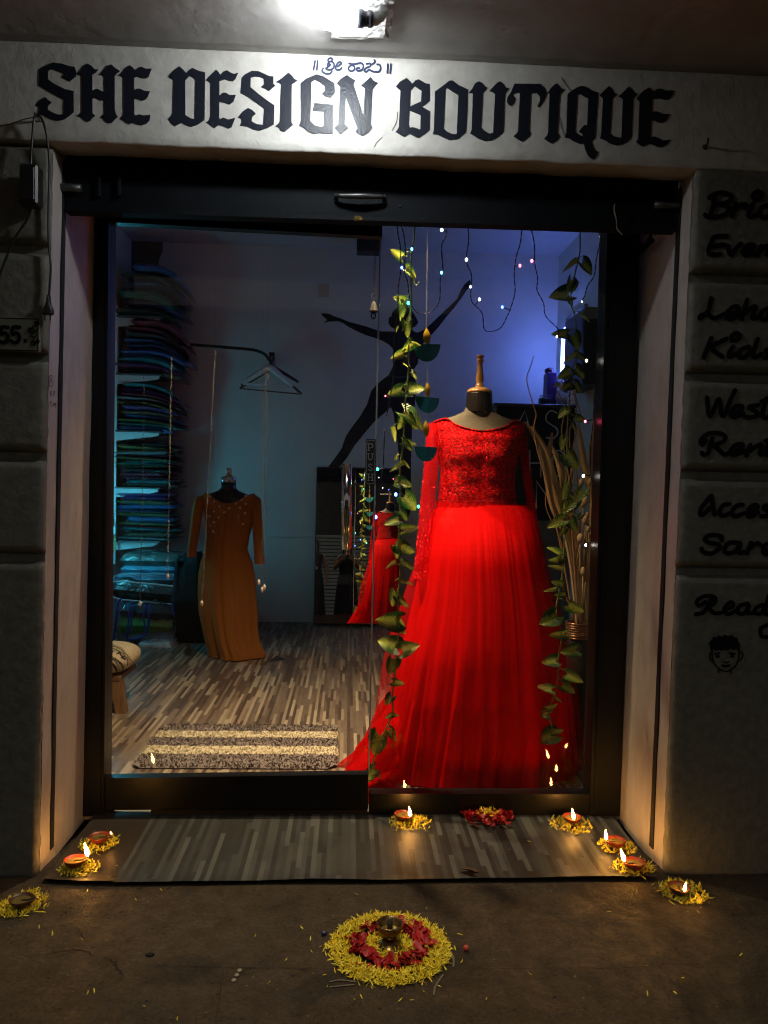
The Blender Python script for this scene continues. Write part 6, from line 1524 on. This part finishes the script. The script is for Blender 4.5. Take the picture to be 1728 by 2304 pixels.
def blade(pts, w, Y):
    b = MB(); q, _ = smooth([ZP('q',x,y,Y) for x,y in pts], 5, [0]*len(pts)); L_=[]; M_=[]; R_=[]; n = len(q)
    for i,p in enumerate(q):
        t = i/(n-1); d = (q[min(i+1,n-1)]-q[max(i-1,0)]).normalized(); o = Vector((d.z,0,-d.x)); tw = .5+.5*math.cos(t*3.2+w)
        ww = w*.2532/FPX*(DY-CAM.y)*.5*(math.sin(PI*min(.97,.06+t*.9))**.7)
        L_.append(p-o*ww); R_.append(p+o*ww+Vector((0,.02*(tw-.5),0))); M_.append(p+Vector((0,-.010*tw,0)))
    b.loft([L_,M_,R_], closed=False); b.build('palm_blade', m_blade, dv, True)
for k,(pts,w) in enumerate((([(8,355),(70,450),(115,540),(165,660),(200,830),(240,1060),(300,1220),(400,1480),(470,2160)],46),([(60,392),(170,560),(225,700),(270,880),(330,1050),(420,1400),(480,2160)],44),([(245,448),(228,560),(212,700),(250,900),(400,1500),(480,2160)],46),([(235,560),(290,660),(325,780),(350,930),(430,1500),(490,2160)],48),([(284,868),(310,960),(330,1040),(440,1700),(490,2160)],40),
     ([(484,395),(505,560),(540,760),(590,950),(600,1200),(540,2160)],52),([(642,345),(615,500),(603,650),(612,850),(600,1300),(560,2160)],48),([(418,1315),(440,1450),(470,1560),(500,1700),(520,2160)],70),([(395,1165),(430,1210),(470,1420),(500,2160)],50),([(500,1480),(492,1700),(490,2000),(500,2160)],60),([(545,1770),(530,1900),(520,2030),(520,2160)],34),([(600,1050),(590,1200),(560,1400),(530,1800),(515,2160)],40),([(470,1480),(440,1600),(470,1850),(500,2160)],50))):
    blade(pts, w*1.3, DY-.02+.015*(k%4))
for x,y,w,h in ((505,892,46,75),(582,885,40,70),(540,1062,52,85),(520,1085,40,60),(542,1225,46,80),(570,1300,44,70),(497,1385,60,85),(520,1680,46,80),(560,1180,36,66)):
    c = ZP('q',x,y,DY-.05); s_ = .2532/FPX*(DY-CAM.y)*.5; b = MB(); b.ball(c, 1, 12, 8, (w*s_,w*s_*.9,h*s_)); 
    b.tube([c-Vector((0,0,h*s_*.9)), c+Vector((.01,.03,-.25))], .002, n=5); b.build('seed_pod', m_pod, dv, True)

# ------------------------------------------------------------------ flower petals, oil lamps
m_yel = M('yellow_petal', (.92,.66,.02), (.80,.66,.03), rough=.6, ns=40, pos=False, rnd=.8)
m_yelg = M('greenish_petal', (.80,.70,.05), (.66,.66,.08), rough=.6, ns=40, pos=False, rnd=.8)
m_red = M('rose_petal', (.52,.022,.026), (.26,.006,.012), rough=.5, ns=8, pos=False, rnd=.7)
def petalmesh(L, w, curl, mat, n=4, cup=.3):
    b = MB(); rows = []
    for i in range(n+1):
        t = i/n; ww = w*math.sin(PI*(.12+.83*t))**.7*(.6+.4*t); a = curl*t
        y = L*math.sin(a)/curl if abs(curl) > 1e-3 else L*t; z = L*(1-math.cos(a))/curl if abs(curl) > 1e-3 else 0
        rows.append([Vector((-ww/2,y,z+cup*ww*.5)), Vector((0,y,z)), Vector((ww/2,y,z+cup*ww*.5))])
    b.loft(rows, closed=False); return b.mesh('petal', mat, True)
YP = [petalmesh(L, w, c, m_, 4) for L,w,c in ((.014,.0036,.9),(.017,.0038,-.5),(.012,.0042,1.5),(.018,.0034,.5),(.013,.0046,1.9)) for m_ in (m_yel, m_yelg)]
RP = [petalmesh(L, w, c, m_red, 4, .5) for L,w,c in ((.024,.024,.9),(.028,.026,.5),(.020,.022,1.3))]
PZ = .0105
def petals_at(parent, spots, lib, single, name='petal'):
    """spots: (x, y, z, heading, lift); the first SINGLE are objects of their own, the rest one joined mass"""
    b = MB()
    for i,(x,y,z,h,l) in enumerate(spots):
        me = R.choice(lib); s_ = R.uniform(.8,1.25); rot = (l, R.uniform(-.5,.5), h)
        if i < single: inst(name, me, parent, (x,y,z), rot, s_)
        else:
            from mathutils import Euler
            mm = Matrix.Translation((x,y,z)) @ Euler(rot).to_matrix().to_4x4() @ Matrix.Scale(s_, 4)
            b.add([mm @ v.co for v in me.vertices], [tuple(p.vertices) for p in me.polygons], 1 if me.materials[0] is m_yelg else 0)
    if b.v: b.build(name+'s', [m_yel, m_yelg] if lib is YP else m_red, parent, True, kind='stuff')
def ringspots(c, r0, r1, n, hh, zb, sy=1.0, pile=1.0):
    out = []
    for i in range(n):
        a = R.uniform(0,2*PI); rr = math.sqrt(R.uniform(r0*r0, r1*r1)); t = (rr-r0)/(r1-r0+1e-6)
        if R.random() < .06: rr *= R.uniform(1.0,1.14)
        z = zb + R.random()**1.0*hh*max(.1,math.sin(PI*min(1,max(0,t)))) 
        out.append((c.x+math.cos(a)*rr, c.y+math.sin(a)*rr*sy, z+.001, R.uniform(0,2*PI), R.uniform(-.2,.35)))
    out.sort(key=lambda s: -s[2]); return out
# flower ring
fc = G(876,2133)
rx = (G(1008,2133).x-G(741,2133).x)/2; ry = (G(876,2045).y-G(876,2225).y)/2
ro = rx
fr_ = thing('flower_rangoli', 'large round carpet of yellow and red petals on the bare ground', 'flower rangoli', (fc.x, fc.y, 0))
GZ = .0
sy_ = min(1.0, ry/rx)
petals_at(fr_, ringspots(fc, ro*.64, ro, 3600, .014, GZ, sy_), YP, 300, 'yellow_petal')
petals_at(fr_, ringspots(fc, ro*.42, ro*.68, 190, .018, GZ+.003, sy_), RP, 150, 'red_petal')
petals_at(fr_, ringspots(fc, ro*.12, ro*.43, 1300, .014, GZ, sy_), YP, 150, 'inner_yellow_petal')
m_brass = M('old_brass', (.30,.20,.075), (.18,.12,.05), rough=.28, metal=.9, ns=14)
m_oil = M('lamp_oil', (.16,.12,.03), rough=.04, spec=.8); m_wick = M('charred_wick', (.06,.05,.04), rough=.9); m_clay = M('red_clay', (.22,.035,.014), (.15,.022,.01), rough=.35, ns=20, bump=.2, bs=60)
ol = thing('brass_oil_lamp', 'small unlit brass oil lamp on a stem in the middle of the petal ring', 'oil lamp', (fc.x,fc.y,0))
b = MB(); oz = G(878,2092).z
tz = .115; rt_ = .036
lz = P(878,2092,fc.y).z
tz = max(.07, lz)
b.lathe((fc.x,fc.y,0), [(.040,.004),(.040,.010),(.022,.018),(.010,.03),(.008,tz-.05),(.012,tz-.042),(.022,tz-.036),(.032,tz-.02),(rt_,tz),(rt_-.003,tz+.001),(.029,tz-.016),(.018,tz-.028),(.004,tz-.030)], 28); b.build('lamp_bowl', m_brass, ol, True)
b = MB(); b.lathe((fc.x,fc.y,0), [(.026,tz-.0195),(.0255,tz-.019)], 24); b.build('oil', m_oil, ol)
b = MB()
for a in (.3, 1.5, 2.6): b.tube([(fc.x+math.cos(a)*.004,fc.y-math.sin(a)*.004,tz-.02),(fc.x+math.cos(a)*.006,fc.y-math.sin(a)*.006-.003,tz+.016)], .003, n=6)
b.build('wick', m_wick, ol, True)
def flamemesh():
    b = MB(); prof = [(.0008,0),(.0042,.004),(.0060,.010),(.0056,.016),(.0038,.023),(.0018,.030),(.0004,.036)]
    b.loft([[Vector((math.cos(a)*r+.0028*(z/.036)**2, math.sin(a)*r, z)) for a in [2*PI*k/12 for k in range(12)]] for r,z in prof], True, True, True)
    return b.mesh('flame', EM('oil_flame', (1.0,.44,.09), 210), True)
FM = flamemesh()
DM_ = None
def diya(label, bowl, flame, heap, nh, zb, lit=True, mat=None, hlabel=None):
    c = G(*bowl, zb+.022); c.z = zb
    t = thing('clay_lamp', label, 'clay oil lamp', c, 'clay oil lamps set out at the doorway')
    mm = mat or m_clay; r = .034
    ang = 0
    if flame is not None:
        f = G(*flame, zb+.032); ang = math.atan2(f.y-c.y, f.x-c.x)
    def lip(a): return 1+.22*math.exp(-((math.atan2(math.sin(a-ang), math.cos(a-ang)))/.35)**2)
    prof = [(.018,.004),(.024,.010),(.031,.020),(.034,.0275),(.0325,.0285),(.028,.021),(.019,.014),(.006,.0125)]
    b = MB(); b.loft([[c+Vector((math.cos(a)*q*lip(a)**(1 if z > .012 else 0), math.sin(a)*q*lip(a)**(1 if z > .012 else 0), z+.004)) for a in [2*PI*k/32 for k in range(32)]] for q,z in prof], True, True, True); b.build('clay_bowl', mm, t, True)
    b = MB(); b.lathe(c+Vector((0,0,.004)), [(.0265,.0205),(.026,.0208)], 24); b.build('oil', m_oil, t)
    e = c+Vector((math.cos(ang)*.040, math.sin(ang)*.040, .036))
    b = MB(); b.tube([c+Vector((0,0,.0255)), c+Vector((math.cos(ang)*.026, math.sin(ang)*.026, .029)), e], [.0026,.0026,.0022], n=6, sub=3); b.build('wick', m_wick, t, True)
    if lit: inst('flame', FM, t, e, (R.uniform(-.3,.3),R.uniform(-.3,.3),R.uniform(0,6)), (lambda q: (q,q,q*R.uniform(.85,1.2)))(R.uniform(.85,1.15) if lit is True else lit))
    (x0,y0),(x1,y1) = heap
    a_, d_ = G((x0+x1)/2, (y0+y1)/2, zb), (G(x1,(y0+y1)/2,zb).x-G(x0,(y0+y1)/2,zb).x)/2
    ys_ = abs(G((x0+x1)/2,y0,zb).y-G((x0+x1)/2,y1,zb).y)/2
    hp = thing('petal_heap', hlabel, 'petal heap', (a_.x,a_.y,zb), 'heaps of yellow petals under the clay lamps')
    sp = []
    for i in range(int(nh*1.7)):
        an = R.uniform(0,2*PI); rr = R.random()**.55
        if R.random() < .07: rr *= 1.25
        sp.append((a_.x+math.cos(an)*rr*d_*.9, a_.y+math.sin(an)*rr*ys_*.9, zb+.001+R.random()*.013*(1.1-min(1,rr)), R.uniform(0,2*PI), R.uniform(-.1,.6)))
    sp.sort(key=lambda s: -s[2]); petals_at(hp, sp, YP, 70)
    return t
ZM = .0095
diya('clay lamp with a dying spark at the back of the brown offcut', (223,1886), (241,1879), ((178,1876),(272,1922)), 190, ZM, .22, None, 'yellow petal heap under the nearly dead lamp on the brown offcut')
diya('brightly burning clay lamp at the front of the brown offcut', (168,1939), (190,1930), ((128,1934),(230,1976)), 210, ZM, True, None, 'yellow petal heap glowing under the burning lamp on the brown offcut')
diya('unlit dark clay lamp on the ground below the number plate', (48,2028), None, ((-4,2004),(104,2069)), 330, 0.0, False, M('dark_clay',(.06,.02,.012),rough=.4), 'petal ring round the unlit lamp on the bare ground')
diya('burning clay lamp at the middle of the printed mat below the gown', (907,1836), (922,1838), ((869,1832),(972,1871)), 210, ZM, True, None, 'glowing petal heap under the lamp at the middle of the printed mat')
diya('burning clay lamp at the back of the printed mat near the window stile', (1287,1842), (1292,1848), ((1238,1836),(1336,1878)), 210, ZM, True, None, 'petal heap under the lamp at the back corner of the printed mat')
diya('burning clay lamp with its flame towards the door, second from the mat corner', (1386,1895), (1364,1892), ((1346,1886),(1432,1927)), 200, ZM, True, None, 'petal heap under the second lamp from the mat corner')
diya('burning clay lamp at the front corner of the printed mat', (1428,1944), (1405,1941), ((1376,1932),(1474,1974)), 210, ZM, True, None, 'petal heap under the lamp at the front corner of the printed mat')
diya('dark clay lamp with a small flame on the ground beside the script pillar', (1528,2000), (1550,2022), ((1481,1978),(1592,2040)), 330, 0.0, .75, bpy.data.materials['dark_clay'], 'petal ring round the small flame on the ground by the script pillar')
rh = thing('rose_petal_heap', 'heap of red rose petals with a yellow tuft against the door sill', 'petal heap', G(1097,1842,ZM))
a_, d_ = G(1097,1842,ZM), (G(1155,1842).x-G(1037,1842).x)/2
sp = []
for i in range(120):
    an = R.uniform(0,2*PI); rr = R.random()**.55; sp.append((a_.x+math.cos(an)*rr*d_*.9, min(YD-.045, a_.y+math.sin(an)*rr*.085), ZM+.002+.02*R.random()*(1-rr*.8), R.uniform(0,2*PI), R.uniform(-.1,.7)))
sp.sort(key=lambda s: -s[2]); petals_at(rh, sp, RP, 120, 'red_petal')
yc = G(1098,1826,ZM+.03); sp = []
for i in range(130):
    an = R.uniform(0,2*PI); rr = R.random()**.6; sp.append((yc.x+math.cos(an)*rr*.042, min(YD-.04, yc.y+math.sin(an)*rr*.03), ZM+.016+.016*R.random(), R.uniform(0,2*PI), R.uniform(0,.8)))
petals_at(rh, sp, YP, 70, 'yellow_petal')
# loose petals
LOOSE = [('h',x,y) for x,y in ((610,470),(690,422),(380,425),(225,628),(360,645),(630,932),(405,853),(375,882),(1100,632),(1310,597),(1230,735),(1090,808),(1355,790),(1155,835),(1410,850),(1340,650),(1350,700),(1380,675),(1555,880),(1535,905),(1450,790),(1410,795),(500,322),(590,475),(168,598),(765,995),(1548,452))]+[('i',x,y) for x,y in ((315,620),(310,690),(985,525),(1080,430),(1155,405),(1095,440),(1310,520),(1350,518),(820,808),(1130,757),(1285,808),(1265,880),(1140,888),(640,797),(185,512),(110,905),(60,912),(440,905),(1535,715),(330,745),(535,255),(585,300),(635,220),(580,198),(245,850),(175,868))]
for z,x,y in LOOSE:
    px, py = zp(z,x,y); onmat = 1838 < py < 1982 and 260 < px < 1470
    p = G(px, py, ZM if onmat else .001); o = inst('loose_petal', R.choice(YP), None, (p.x,p.y,(ZM if onmat else .001)+.002), (R.uniform(-.1,.2),R.uniform(-.4,.4),R.uniform(0,6.28)), R.uniform(.6,1.15))
    tag(o, 'single yellow petal lying loose on the printed mat' if onmat else 'single yellow petal lying loose on the bare concrete left of the petal ring' if px < 740 else 'single yellow petal lying loose on the bare concrete right of the petal ring', 'petal', 'loose petals scattered before the shop')
for z,x,y,l in (('h',1035,777,'pale round petal fallen on the concrete, rearmost of three'),('h',1023,797,'pale round petal fallen on the concrete, middle of three'),('h',1010,819,'pale round petal fallen on the concrete, foremost of three')):
    p = G(*zp(z,x,y)); b = MB(); b.lathe((p.x,p.y,.0015), [(.0055,0),(.006,.001),(.003,.002)], 10, sy=1.2); b.build('pale_petal', M('pale_petal',(.22,.20,.16),rough=.6), None, label=l, cat='petal')
p = G(*zp('i',354,690)); b = MB(); b.ball((p.x,p.y,.008), .0078, 14, 10); b.build('red_berry', M('pink_red_bead',(.45,.05,.045),rough=.4), None, True, label='round pink red berry lying beside the petal ring', cat='berry')
p = G(*zp('h',1400,622)); b = MB(); b.ball((p.x,p.y,.006), .009, 10, 6, (1.2,.7,.6)); b.build('blue_scrap', M('blue_plastic',(.02,.03,.10),rough=.4), None, True, label='tiny dark blue scrap beside the petal ring', cat='scrap')
p = G(*zp('h',648,708)); b = MB(); b.lathe((p.x,p.y,.0), [(.013,.001),(.010,.004),(.003,.006)], 9, sy=.7); b.build('pebble', m_crack, None, True, label='small dark stone on the concrete near the round patch', cat='stone')
p = G(*zp('i',382,355), ZM); lf = inst('dead_leaf', LM['dw'][0], None, (p.x,p.y,ZM+.004), (.2,.3,1.2), .045); tag(lf, 'small curled dead leaf on the printed mat', 'leaf')
lf.data = LM['dw'][0].copy(); lf.data.materials[0] = M('dead_leaf',(.07,.04,.02),rough=.8)
for k,(pts) in enumerate(([(1425,825),(1470,818),(1535,826)],[(1425,848),(1480,842),(1530,838)])):
    b = MB(); b.stroke([Vector((q.x,q.y,.0008)) for q in [G(*zp('h',x,y)) for x,y in pts]], .004, (0,0,1), th=.0006); b.build('chalk_mark', M('white_chalk',(.13,.115,.095),rough=.9), None, label='faint chalk stroke beside the petal ring, %s of two' % ('upper','lower')[k], cat='chalk mark')
for pts,l in (([(285,690),(300,720),(300,760)],'faint curved chalk line on the far side of the petal ring'),([(255,795),(225,840),(215,880)],'faint chalk line trailing below the petal ring')):
    b = MB(); b.stroke([Vector((q.x,q.y,.0008)) for q in [G(*zp('i',x,y)) for x,y in pts]], .005, (0,0,1), th=.0006); b.build('chalk_mark', bpy.data.materials['white_chalk'], None, label=l, cat='chalk mark')

# ------------------------------------------------------------------ small fittings on the front
ad = thing('power_adapter', 'black box power adapter with looped cable and two pin plug hung on the plain pillar', 'power adapter', P(64,415,-.04))
a, d = ZP('p',172,868,-.055), ZP('p',340,510,-.055)
b = MB(); b.box((a.x,-.062,a.z),(d.x,-.012,d.z),.006); b.build('case', m_plastic, ad)
b = MB(); b.box((a.x+.008,-.0655,a.z+.012),(d.x-.008,-.0622,d.z-.012),.002); b.build('cover', m_plastic, ad)
b = MB(); nail = ZP('p',322,86,-.03)
b.tube([ZP('p',275,512,-.035), ZP('p',276,460,-.035), ZP('p',285,300,-.03), ZP('p',300,130,-.03), nail+Vector((0,0,.004)), ZP('p',365,100,-.03), ZP('p',400,190,-.028), ZP('p',425,330,-.022), ZP('p',440,545,-.014), ZP('p',430,900,-.012), ZP('p',432,1200,-.012), ZP('p',450,1400,-.014), ZP('p',445,1560,-.014), ZP('p',433,1690,-.014)], .0036, n=8, sub=5)
b.tube([ZP('p',272,868,-.035), ZP('p',268,930,-.03), ZP('p',230,1020,-.02), ZP('p',130,1170,-.018), ZP('p',60,1330,-.018), ZP('p',0,1490,-.018), ZP('p',-60,1640,-.018)], .0036, n=8, sub=5)
b.tube([ZP('p',-60,180,-.02), ZP('p',100,150,-.012), ZP('p',220,110,-.01), nail+Vector((0,.015,.006))], .0014, n=5, sub=5)
b.build('cable', m_plastic, ad, True)
b = MB(); b.tube([nail+Vector((0,.04,0)), nail+Vector((0,-.012,.004))], .0028, n=6); b.build('nail', m_steel2, ad)
b = MB(); pp = ZP('p',433,1690,-.014); 
zc_ = lambda y: ZP('p',430,y,-.014)
rings = []
for y,w,x in ((1680,15,433),(1720,17,432),(1760,24,430),(1800,48,428),(1835,50,427),(1850,44,427)):
    c = ZP('p',x,y,-.018); hw = w*.2532/FPX*2.42
    rings.append([c+Vector((math.cos(q)*hw, math.sin(q)*.011, 0)) for q in [2*PI*k/14 for k in range(14)]])
b.loft(rings, True, True, True); b.build('plug', m_plastic, ad, True)
b = MB()
for x in (398,446): b.tube([ZP('p',x,1845,-.018), ZP('p',x,1900,-.018)], .0024, n=6)
b.build('plug_pins', m_plastic, ad)
npl = thing('number_plate', 'dark green grey house number plate reading 55 with black flower drawing', 'number plate', P(40,750,-.01))
c0, c1 = P(-130,787,-.005), P(91,717,-.005)
b = MB(); b.box((c0.x,-.014,c0.z),(c1.x,.004,c1.z),.002); b.build('plate', M('plate_green_grey',(.17,.175,.13),(.14,.145,.105),rough=.45,ns=10), npl)
b = MB(); b.prism([[Vector((c0.x+.002,-.0145,c0.z+.002)),Vector((c1.x-.002,-.0145,c0.z+.002)),Vector((c1.x-.002,-.0145,c1.z-.002)),Vector((c0.x+.002,-.0145,c1.z-.002))],[Vector((c0.x+.005,-.0145,c0.z+.005)),Vector((c1.x-.005,-.0145,c0.z+.005)),Vector((c1.x-.005,-.0145,c1.z-.005)),Vector((c0.x+.005,-.0145,c1.z-.005))]], (0,.0004,0)); b.build('border', m_ltr3, npl)
def five(dx): return [[(70+dx,1272),(20+dx,1272),(12+dx,1325),(45+dx,1318),(68+dx,1345),(58+dx,1385),(25+dx,1394),(2+dx,1380)]]
for dx in (-5, 88): strokes('letter', 'n', five(dx), .011, -.0142, m_ltr3, npl)
fl = []
for cx,cy,r in ((300,1240,16),(255,1300,20),(285,1280,22),(275,1330,20),(240,1290,14),(305,1385,14),(270,1400,16)):
    fl.append([(cx+r*math.cos(a)*(1+.25*math.cos(5*a)), cy+r*math.sin(a)*(1+.25*math.cos(5*a))) for a in [2*PI*k/15 for k in range(16)]])
fl += [[(290,1350),(270,1380),(285,1420)],[(240,1340),(265,1360),(280,1400)],[(310,1360),(295,1400)]]
strokes('flower_drawing', 'n', fl, .0022, -.0142, m_ltr3, npl)
b = MB()
for cx,cy,r in ((202,1380,26),(290,1235,20)):
    b.prism([[ZP('n', cx+(r if k%2==0 else r*.4)*math.cos(PI*k/6), cy+(r if k%2==0 else r*.4)*math.sin(PI*k/6), -.0148) for k in range(12)]], (0,.0005,0))
b.build('star_drawing', m_ltr3, npl)
nl_ = thing('wall_nail', 'bent rusty nail in the beam near the script pillar', 'nail', ZP('z4',0,0,-.02)); p = P(864+1385*.5208, 635*.5208, 0.0); nl_.location = p
b = MB(); b.tube([p+Vector((0,.02,0)), p+Vector((0,-.02,.002)), P(864+1400*.5208, 597*.5208, -.035)], .0035, n=7); b.lathe(p+Vector((0,-.001,-.008)), [(.004,0),(.009,.008),(.004,.016)], 8, sy=.3); b.build('shank', M('rust',(.05,.035,.025),rough=.8), nl_, True)
dc_ = thing('door_closer', 'dark metal bracket arm jutting out beside the top of the window stile', 'bracket', ZP('x4',545,610,.3))
b = MB(); a, d = ZP('x4',490,690,.43), ZP('x4',605,575,.26)
b.tube([a, d], .014, n=4); b.build('arm', m_black, dc_)
b = MB(); b.tube([d+Vector((-.012,0,.0)), d+Vector((.0,-.004,.028)), d+Vector((.012,-.006,.02))], .006, n=6); b.ball(d+Vector((-.03,.02,-.012)), .007, 8, 6); b.build('pin', m_steel, dc_, True)
b = MB(); b.tube([a, ZP('x4',400,722,.41), ZP('x4',392,725,.41)], .0015, n=5); b.tube([a+Vector((.01,-.01,.01)), ZP('x4',505,640,.38), ZP('x4',478,620,.40)], .0012, n=5); b.build('loose_wire', m_wire, dc_)
tw = MB(); tw.tube([ZP('x6',1022,0,.09), ZP('x6',1015,60,.085), ZP('x6',1040,170,.085), ZP('x6',1045,260,.09), ZP('x6',1075,310,.09), ZP('x6',1115,345,.09)], .0022, n=5, sub=6)
tw.build('twine', M('jute_twine',(.22,.20,.14),rough=.9), None, True, label='short frayed twine hanging from the shutter near the script pillar', cat='twine')
fl_ = thing('flower_tuft', 'small yellow flower tuft stuck at the middle of the shutter lip', 'flower', ZP('x8',855,600,YS-.03))
b = MB(); c = ZP('x8',855,602,YS-.028)
for k in range(110):
    a = R.uniform(0,PI); e = R.uniform(-.8,.5); L_ = R.uniform(.010,.022); d = Vector((math.cos(a)*math.cos(e), math.sin(e), math.sin(a)*math.cos(e)))*L_; o = Vector((R.uniform(-1,1),R.uniform(-1,1),R.uniform(-1,1))).normalized()*.0015
    b.add([c+d*.2-o, c+d*.2+o, c+d], [(0,1,2)])
b.build('florets', M('marigold_yellow',(.38,.26,.02),(.26,.2,.03),rough=.8,ns=80), fl_, kind='stuff')

# ------------------------------------------------------------------ across the street (seen only in reflections)
sx = thing('opposite_shop', 'closed shop with pale ribbed shutter across the street', 'building', (0,-9.5,0))
b = MB(); b.box((-9,-10.4,-.01),(9,-9.6,4.2)); b.build('wall', M('opposite_wall',(.06,.055,.05),rough=.9), sx)
for k in range(24):
    b = MB(); b.box((-1.1,-9.6+.0,.1+k*.1),(3.0,-9.56,.1+k*.1+.08),.012); b.build('slat', M('pale_slat',(.32,.36,.34),rough=.5) if k == 0 else bpy.data.materials['pale_slat'], sx)
# two people standing in the street behind the viewpoint, seen only in the shop mirror and glass
def person(label, x, y, h, arms, dress, seed):
    t = thing('person', label, 'person', (x, y, 0), 'people reflected in the shop mirror')
    J = {'pel': (0,0,.53,.085,.075), 'wai': (0,.0,.62,.072,.06), 'che': (0,0,.73,.085,.065), 'nek': (0,0,.83,.035,.035), 'hed': (0,.012,.885,.042,.05), 'top': (0,.008,.945,.045,.055),
         'ls': (-.105,0,.80,.034,.034), 'rs': (.105,0,.80,.034,.034), 'lh': (-.055,0,.50,.055,.06), 'rh': (.055,0,.50,.055,.06), 'lk': (-.058,.01,.28,.036,.038), 'rk': (.058,.01,.28,.036,.038), 'la': (-.06,-.005,.045,.022,.024), 'ra': (.06,-.005,.045,.022,.024), 'lf': (-.065,.075,.014,.02,.014), 'rf': (.065,.075,.014,.02,.014)}
    for s_, k in ((-1,'l'),(1,'r')):
        e, w, f = arms
        J[k+'e'] = (s_*e[0], e[1], e[2], .025, .025); J[k+'w'] = (s_*w[0], w[1], w[2], .018, .016); J[k+'p'] = (s_*f[0], f[1], f[2], .014, .024)
    E_ = [('pel','wai'),('wai','che'),('che','nek'),('nek','hed'),('hed','top'),('che','ls'),('che','rs'),('ls','le'),('rs','re'),('le','lw'),('re','rw'),('lw','lp'),('rw','rp'),('pel','lh'),('pel','rh'),('lh','lk'),('rh','rk'),('lk','la'),('rk','ra'),('la','lf'),('ra','rf')]
    for s_, k in ((-1,'l'),(1,'r')):                # fingers and thumb rooted in the palm
        p = Vector(J[k+'p'][:3]); d = (p-Vector(J[k+'w'][:3])).normalized()
        side = d.cross(Vector((0,1,0))); side = side.normalized() if side.length > .1 else Vector((1,0,0))
        for q in range(4):
            a = p+side*((q-1.5)*.011)+d*.012; bq = a+d*(.026-.003*abs(q-1.5))+Vector((0,.006,.004)); J[k+'f%da' % q] = (*a,.0055,.0055); J[k+'f%db' % q] = (*bq,.0045,.0045); E_ += [(k+'p',k+'f%da' % q),(k+'f%da' % q,k+'f%db' % q)]
        a = p-side*.018-d*.012; bq = a-side*.012+d*.016; J[k+'ta'] = (*a,.007,.007); J[k+'tb'] = (*bq,.0055,.0055); E_ += [(k+'p',k+'ta'),(k+'ta',k+'tb')]
    names = list(J); me = bpy.data.meshes.new('body')
    me.from_pydata([tuple(c*h for c in J[n][:3]) for n in names], [(names.index(a), names.index(b_)) for a, b_ in E_], [])
    o = bpy.data.objects.new('body', me); COL.objects.link(o); o.parent = t; me.materials.append(m_skin)
    sk = o.modifiers.new('skin', 'SKIN'); 
    if not me.skin_vertices: 
        bm_ = __import__('bmesh').new(); bm_.from_mesh(me); bm_.verts.layers.skin.verify(); bm_.to_mesh(me); bm_.free()
    for i, n in enumerate(names):
        sv = me.skin_vertices[0].data[i]; sv.radius = (J[n][3]*h, J[n][4]*h); sv.use_root = (i == 0)
    ss = o.modifiers.new('round', 'SUBSURF'); ss.levels = 1; ss.render_levels = 2
    b = MB(); hc = Vector((x, y, .915*h))
    b.ball(hc+Vector((0,-.022,.012))*h, .062*h, 18, 12, (1,1.0,1.12)); b.loft([[Vector((x+math.cos(a)*w*h, y-.045*h+math.sin(a)*w*.6*h, z*h)) for a in [2*PI*k/16 for k in range(16)]] for w,z in ((.055,.93),(.06,.86),(.058,.78),(.045,.70),(.02,.64))], True, True, True); b.build('hair', m_hair, t, True)
    b = MB(); b.loft([[Vector((x+math.cos(a)*w*h*(1+.03*math.sin(6*a)), y+math.sin(a)*d*h*(1+.03*math.sin(6*a)), z*h)) for a in [2*PI*k/40 for k in range(40)]] for w,d,z in ((.06,.05,.835),(.105,.062,.81),(.118,.072,.79),(.102,.082,.73),(.088,.074,.63),(.112,.092,.53),(.125,.105,.40),(.140,.12,.22),(.155,.135,.06))], True, False, False); b.build('dress', dress, t, True)
    b = MB()
    for s_ in (-1,1): b.ball((x+s_*.021*h, y+.060*h, .905*h), .007*h, 8, 6)
    b.build('eye', m_blk, t, True)
    b = MB(); b.ball((x, y+.066*h, .888*h), .010*h, 8, 6, (.8,1,1.2)); b.build('nose', m_skin, t, True)
    b = MB(); b.ball((x, y+.058*h, .868*h), .016*h, 8, 6, (1,.4,.28)); b.build('mouth', m_lip, t, True)
    return t
m_skin = M('skin', (.30,.17,.11), rough=.55); m_hair = M('black_hair', (.010,.008,.008), rough=.5); m_lip = M('lips', (.25,.06,.05), rough=.5)
ph = person('woman in a long dark dress holding up a phone, reflected in the leaning mirror', CAM.x, CAM.y-.42, 1.58, ((.15,.03,.66),(.075,.19,.755),(.045,.225,.775)), M('dark_dress',(.012,.011,.014),rough=.85), 1)
person('person in black with lowered arms reflected at the mirror edge', CAM.x-.62, CAM.y-.35, 1.62, ((.155,-.01,.645),(.15,.05,.53),(.147,.07,.49)), M('black_clothes',(.014,.013,.012),rough=.85), 2)
b = MB(); b.box((CAM.x-.08, CAM.y-.075, CAM.z-.04), (CAM.x+.08, CAM.y-.065, CAM.z+.04), .004); b.build('phone', m_plastic, None, label='black phone held sideways by the woman reflected in the mirror', cat='phone')
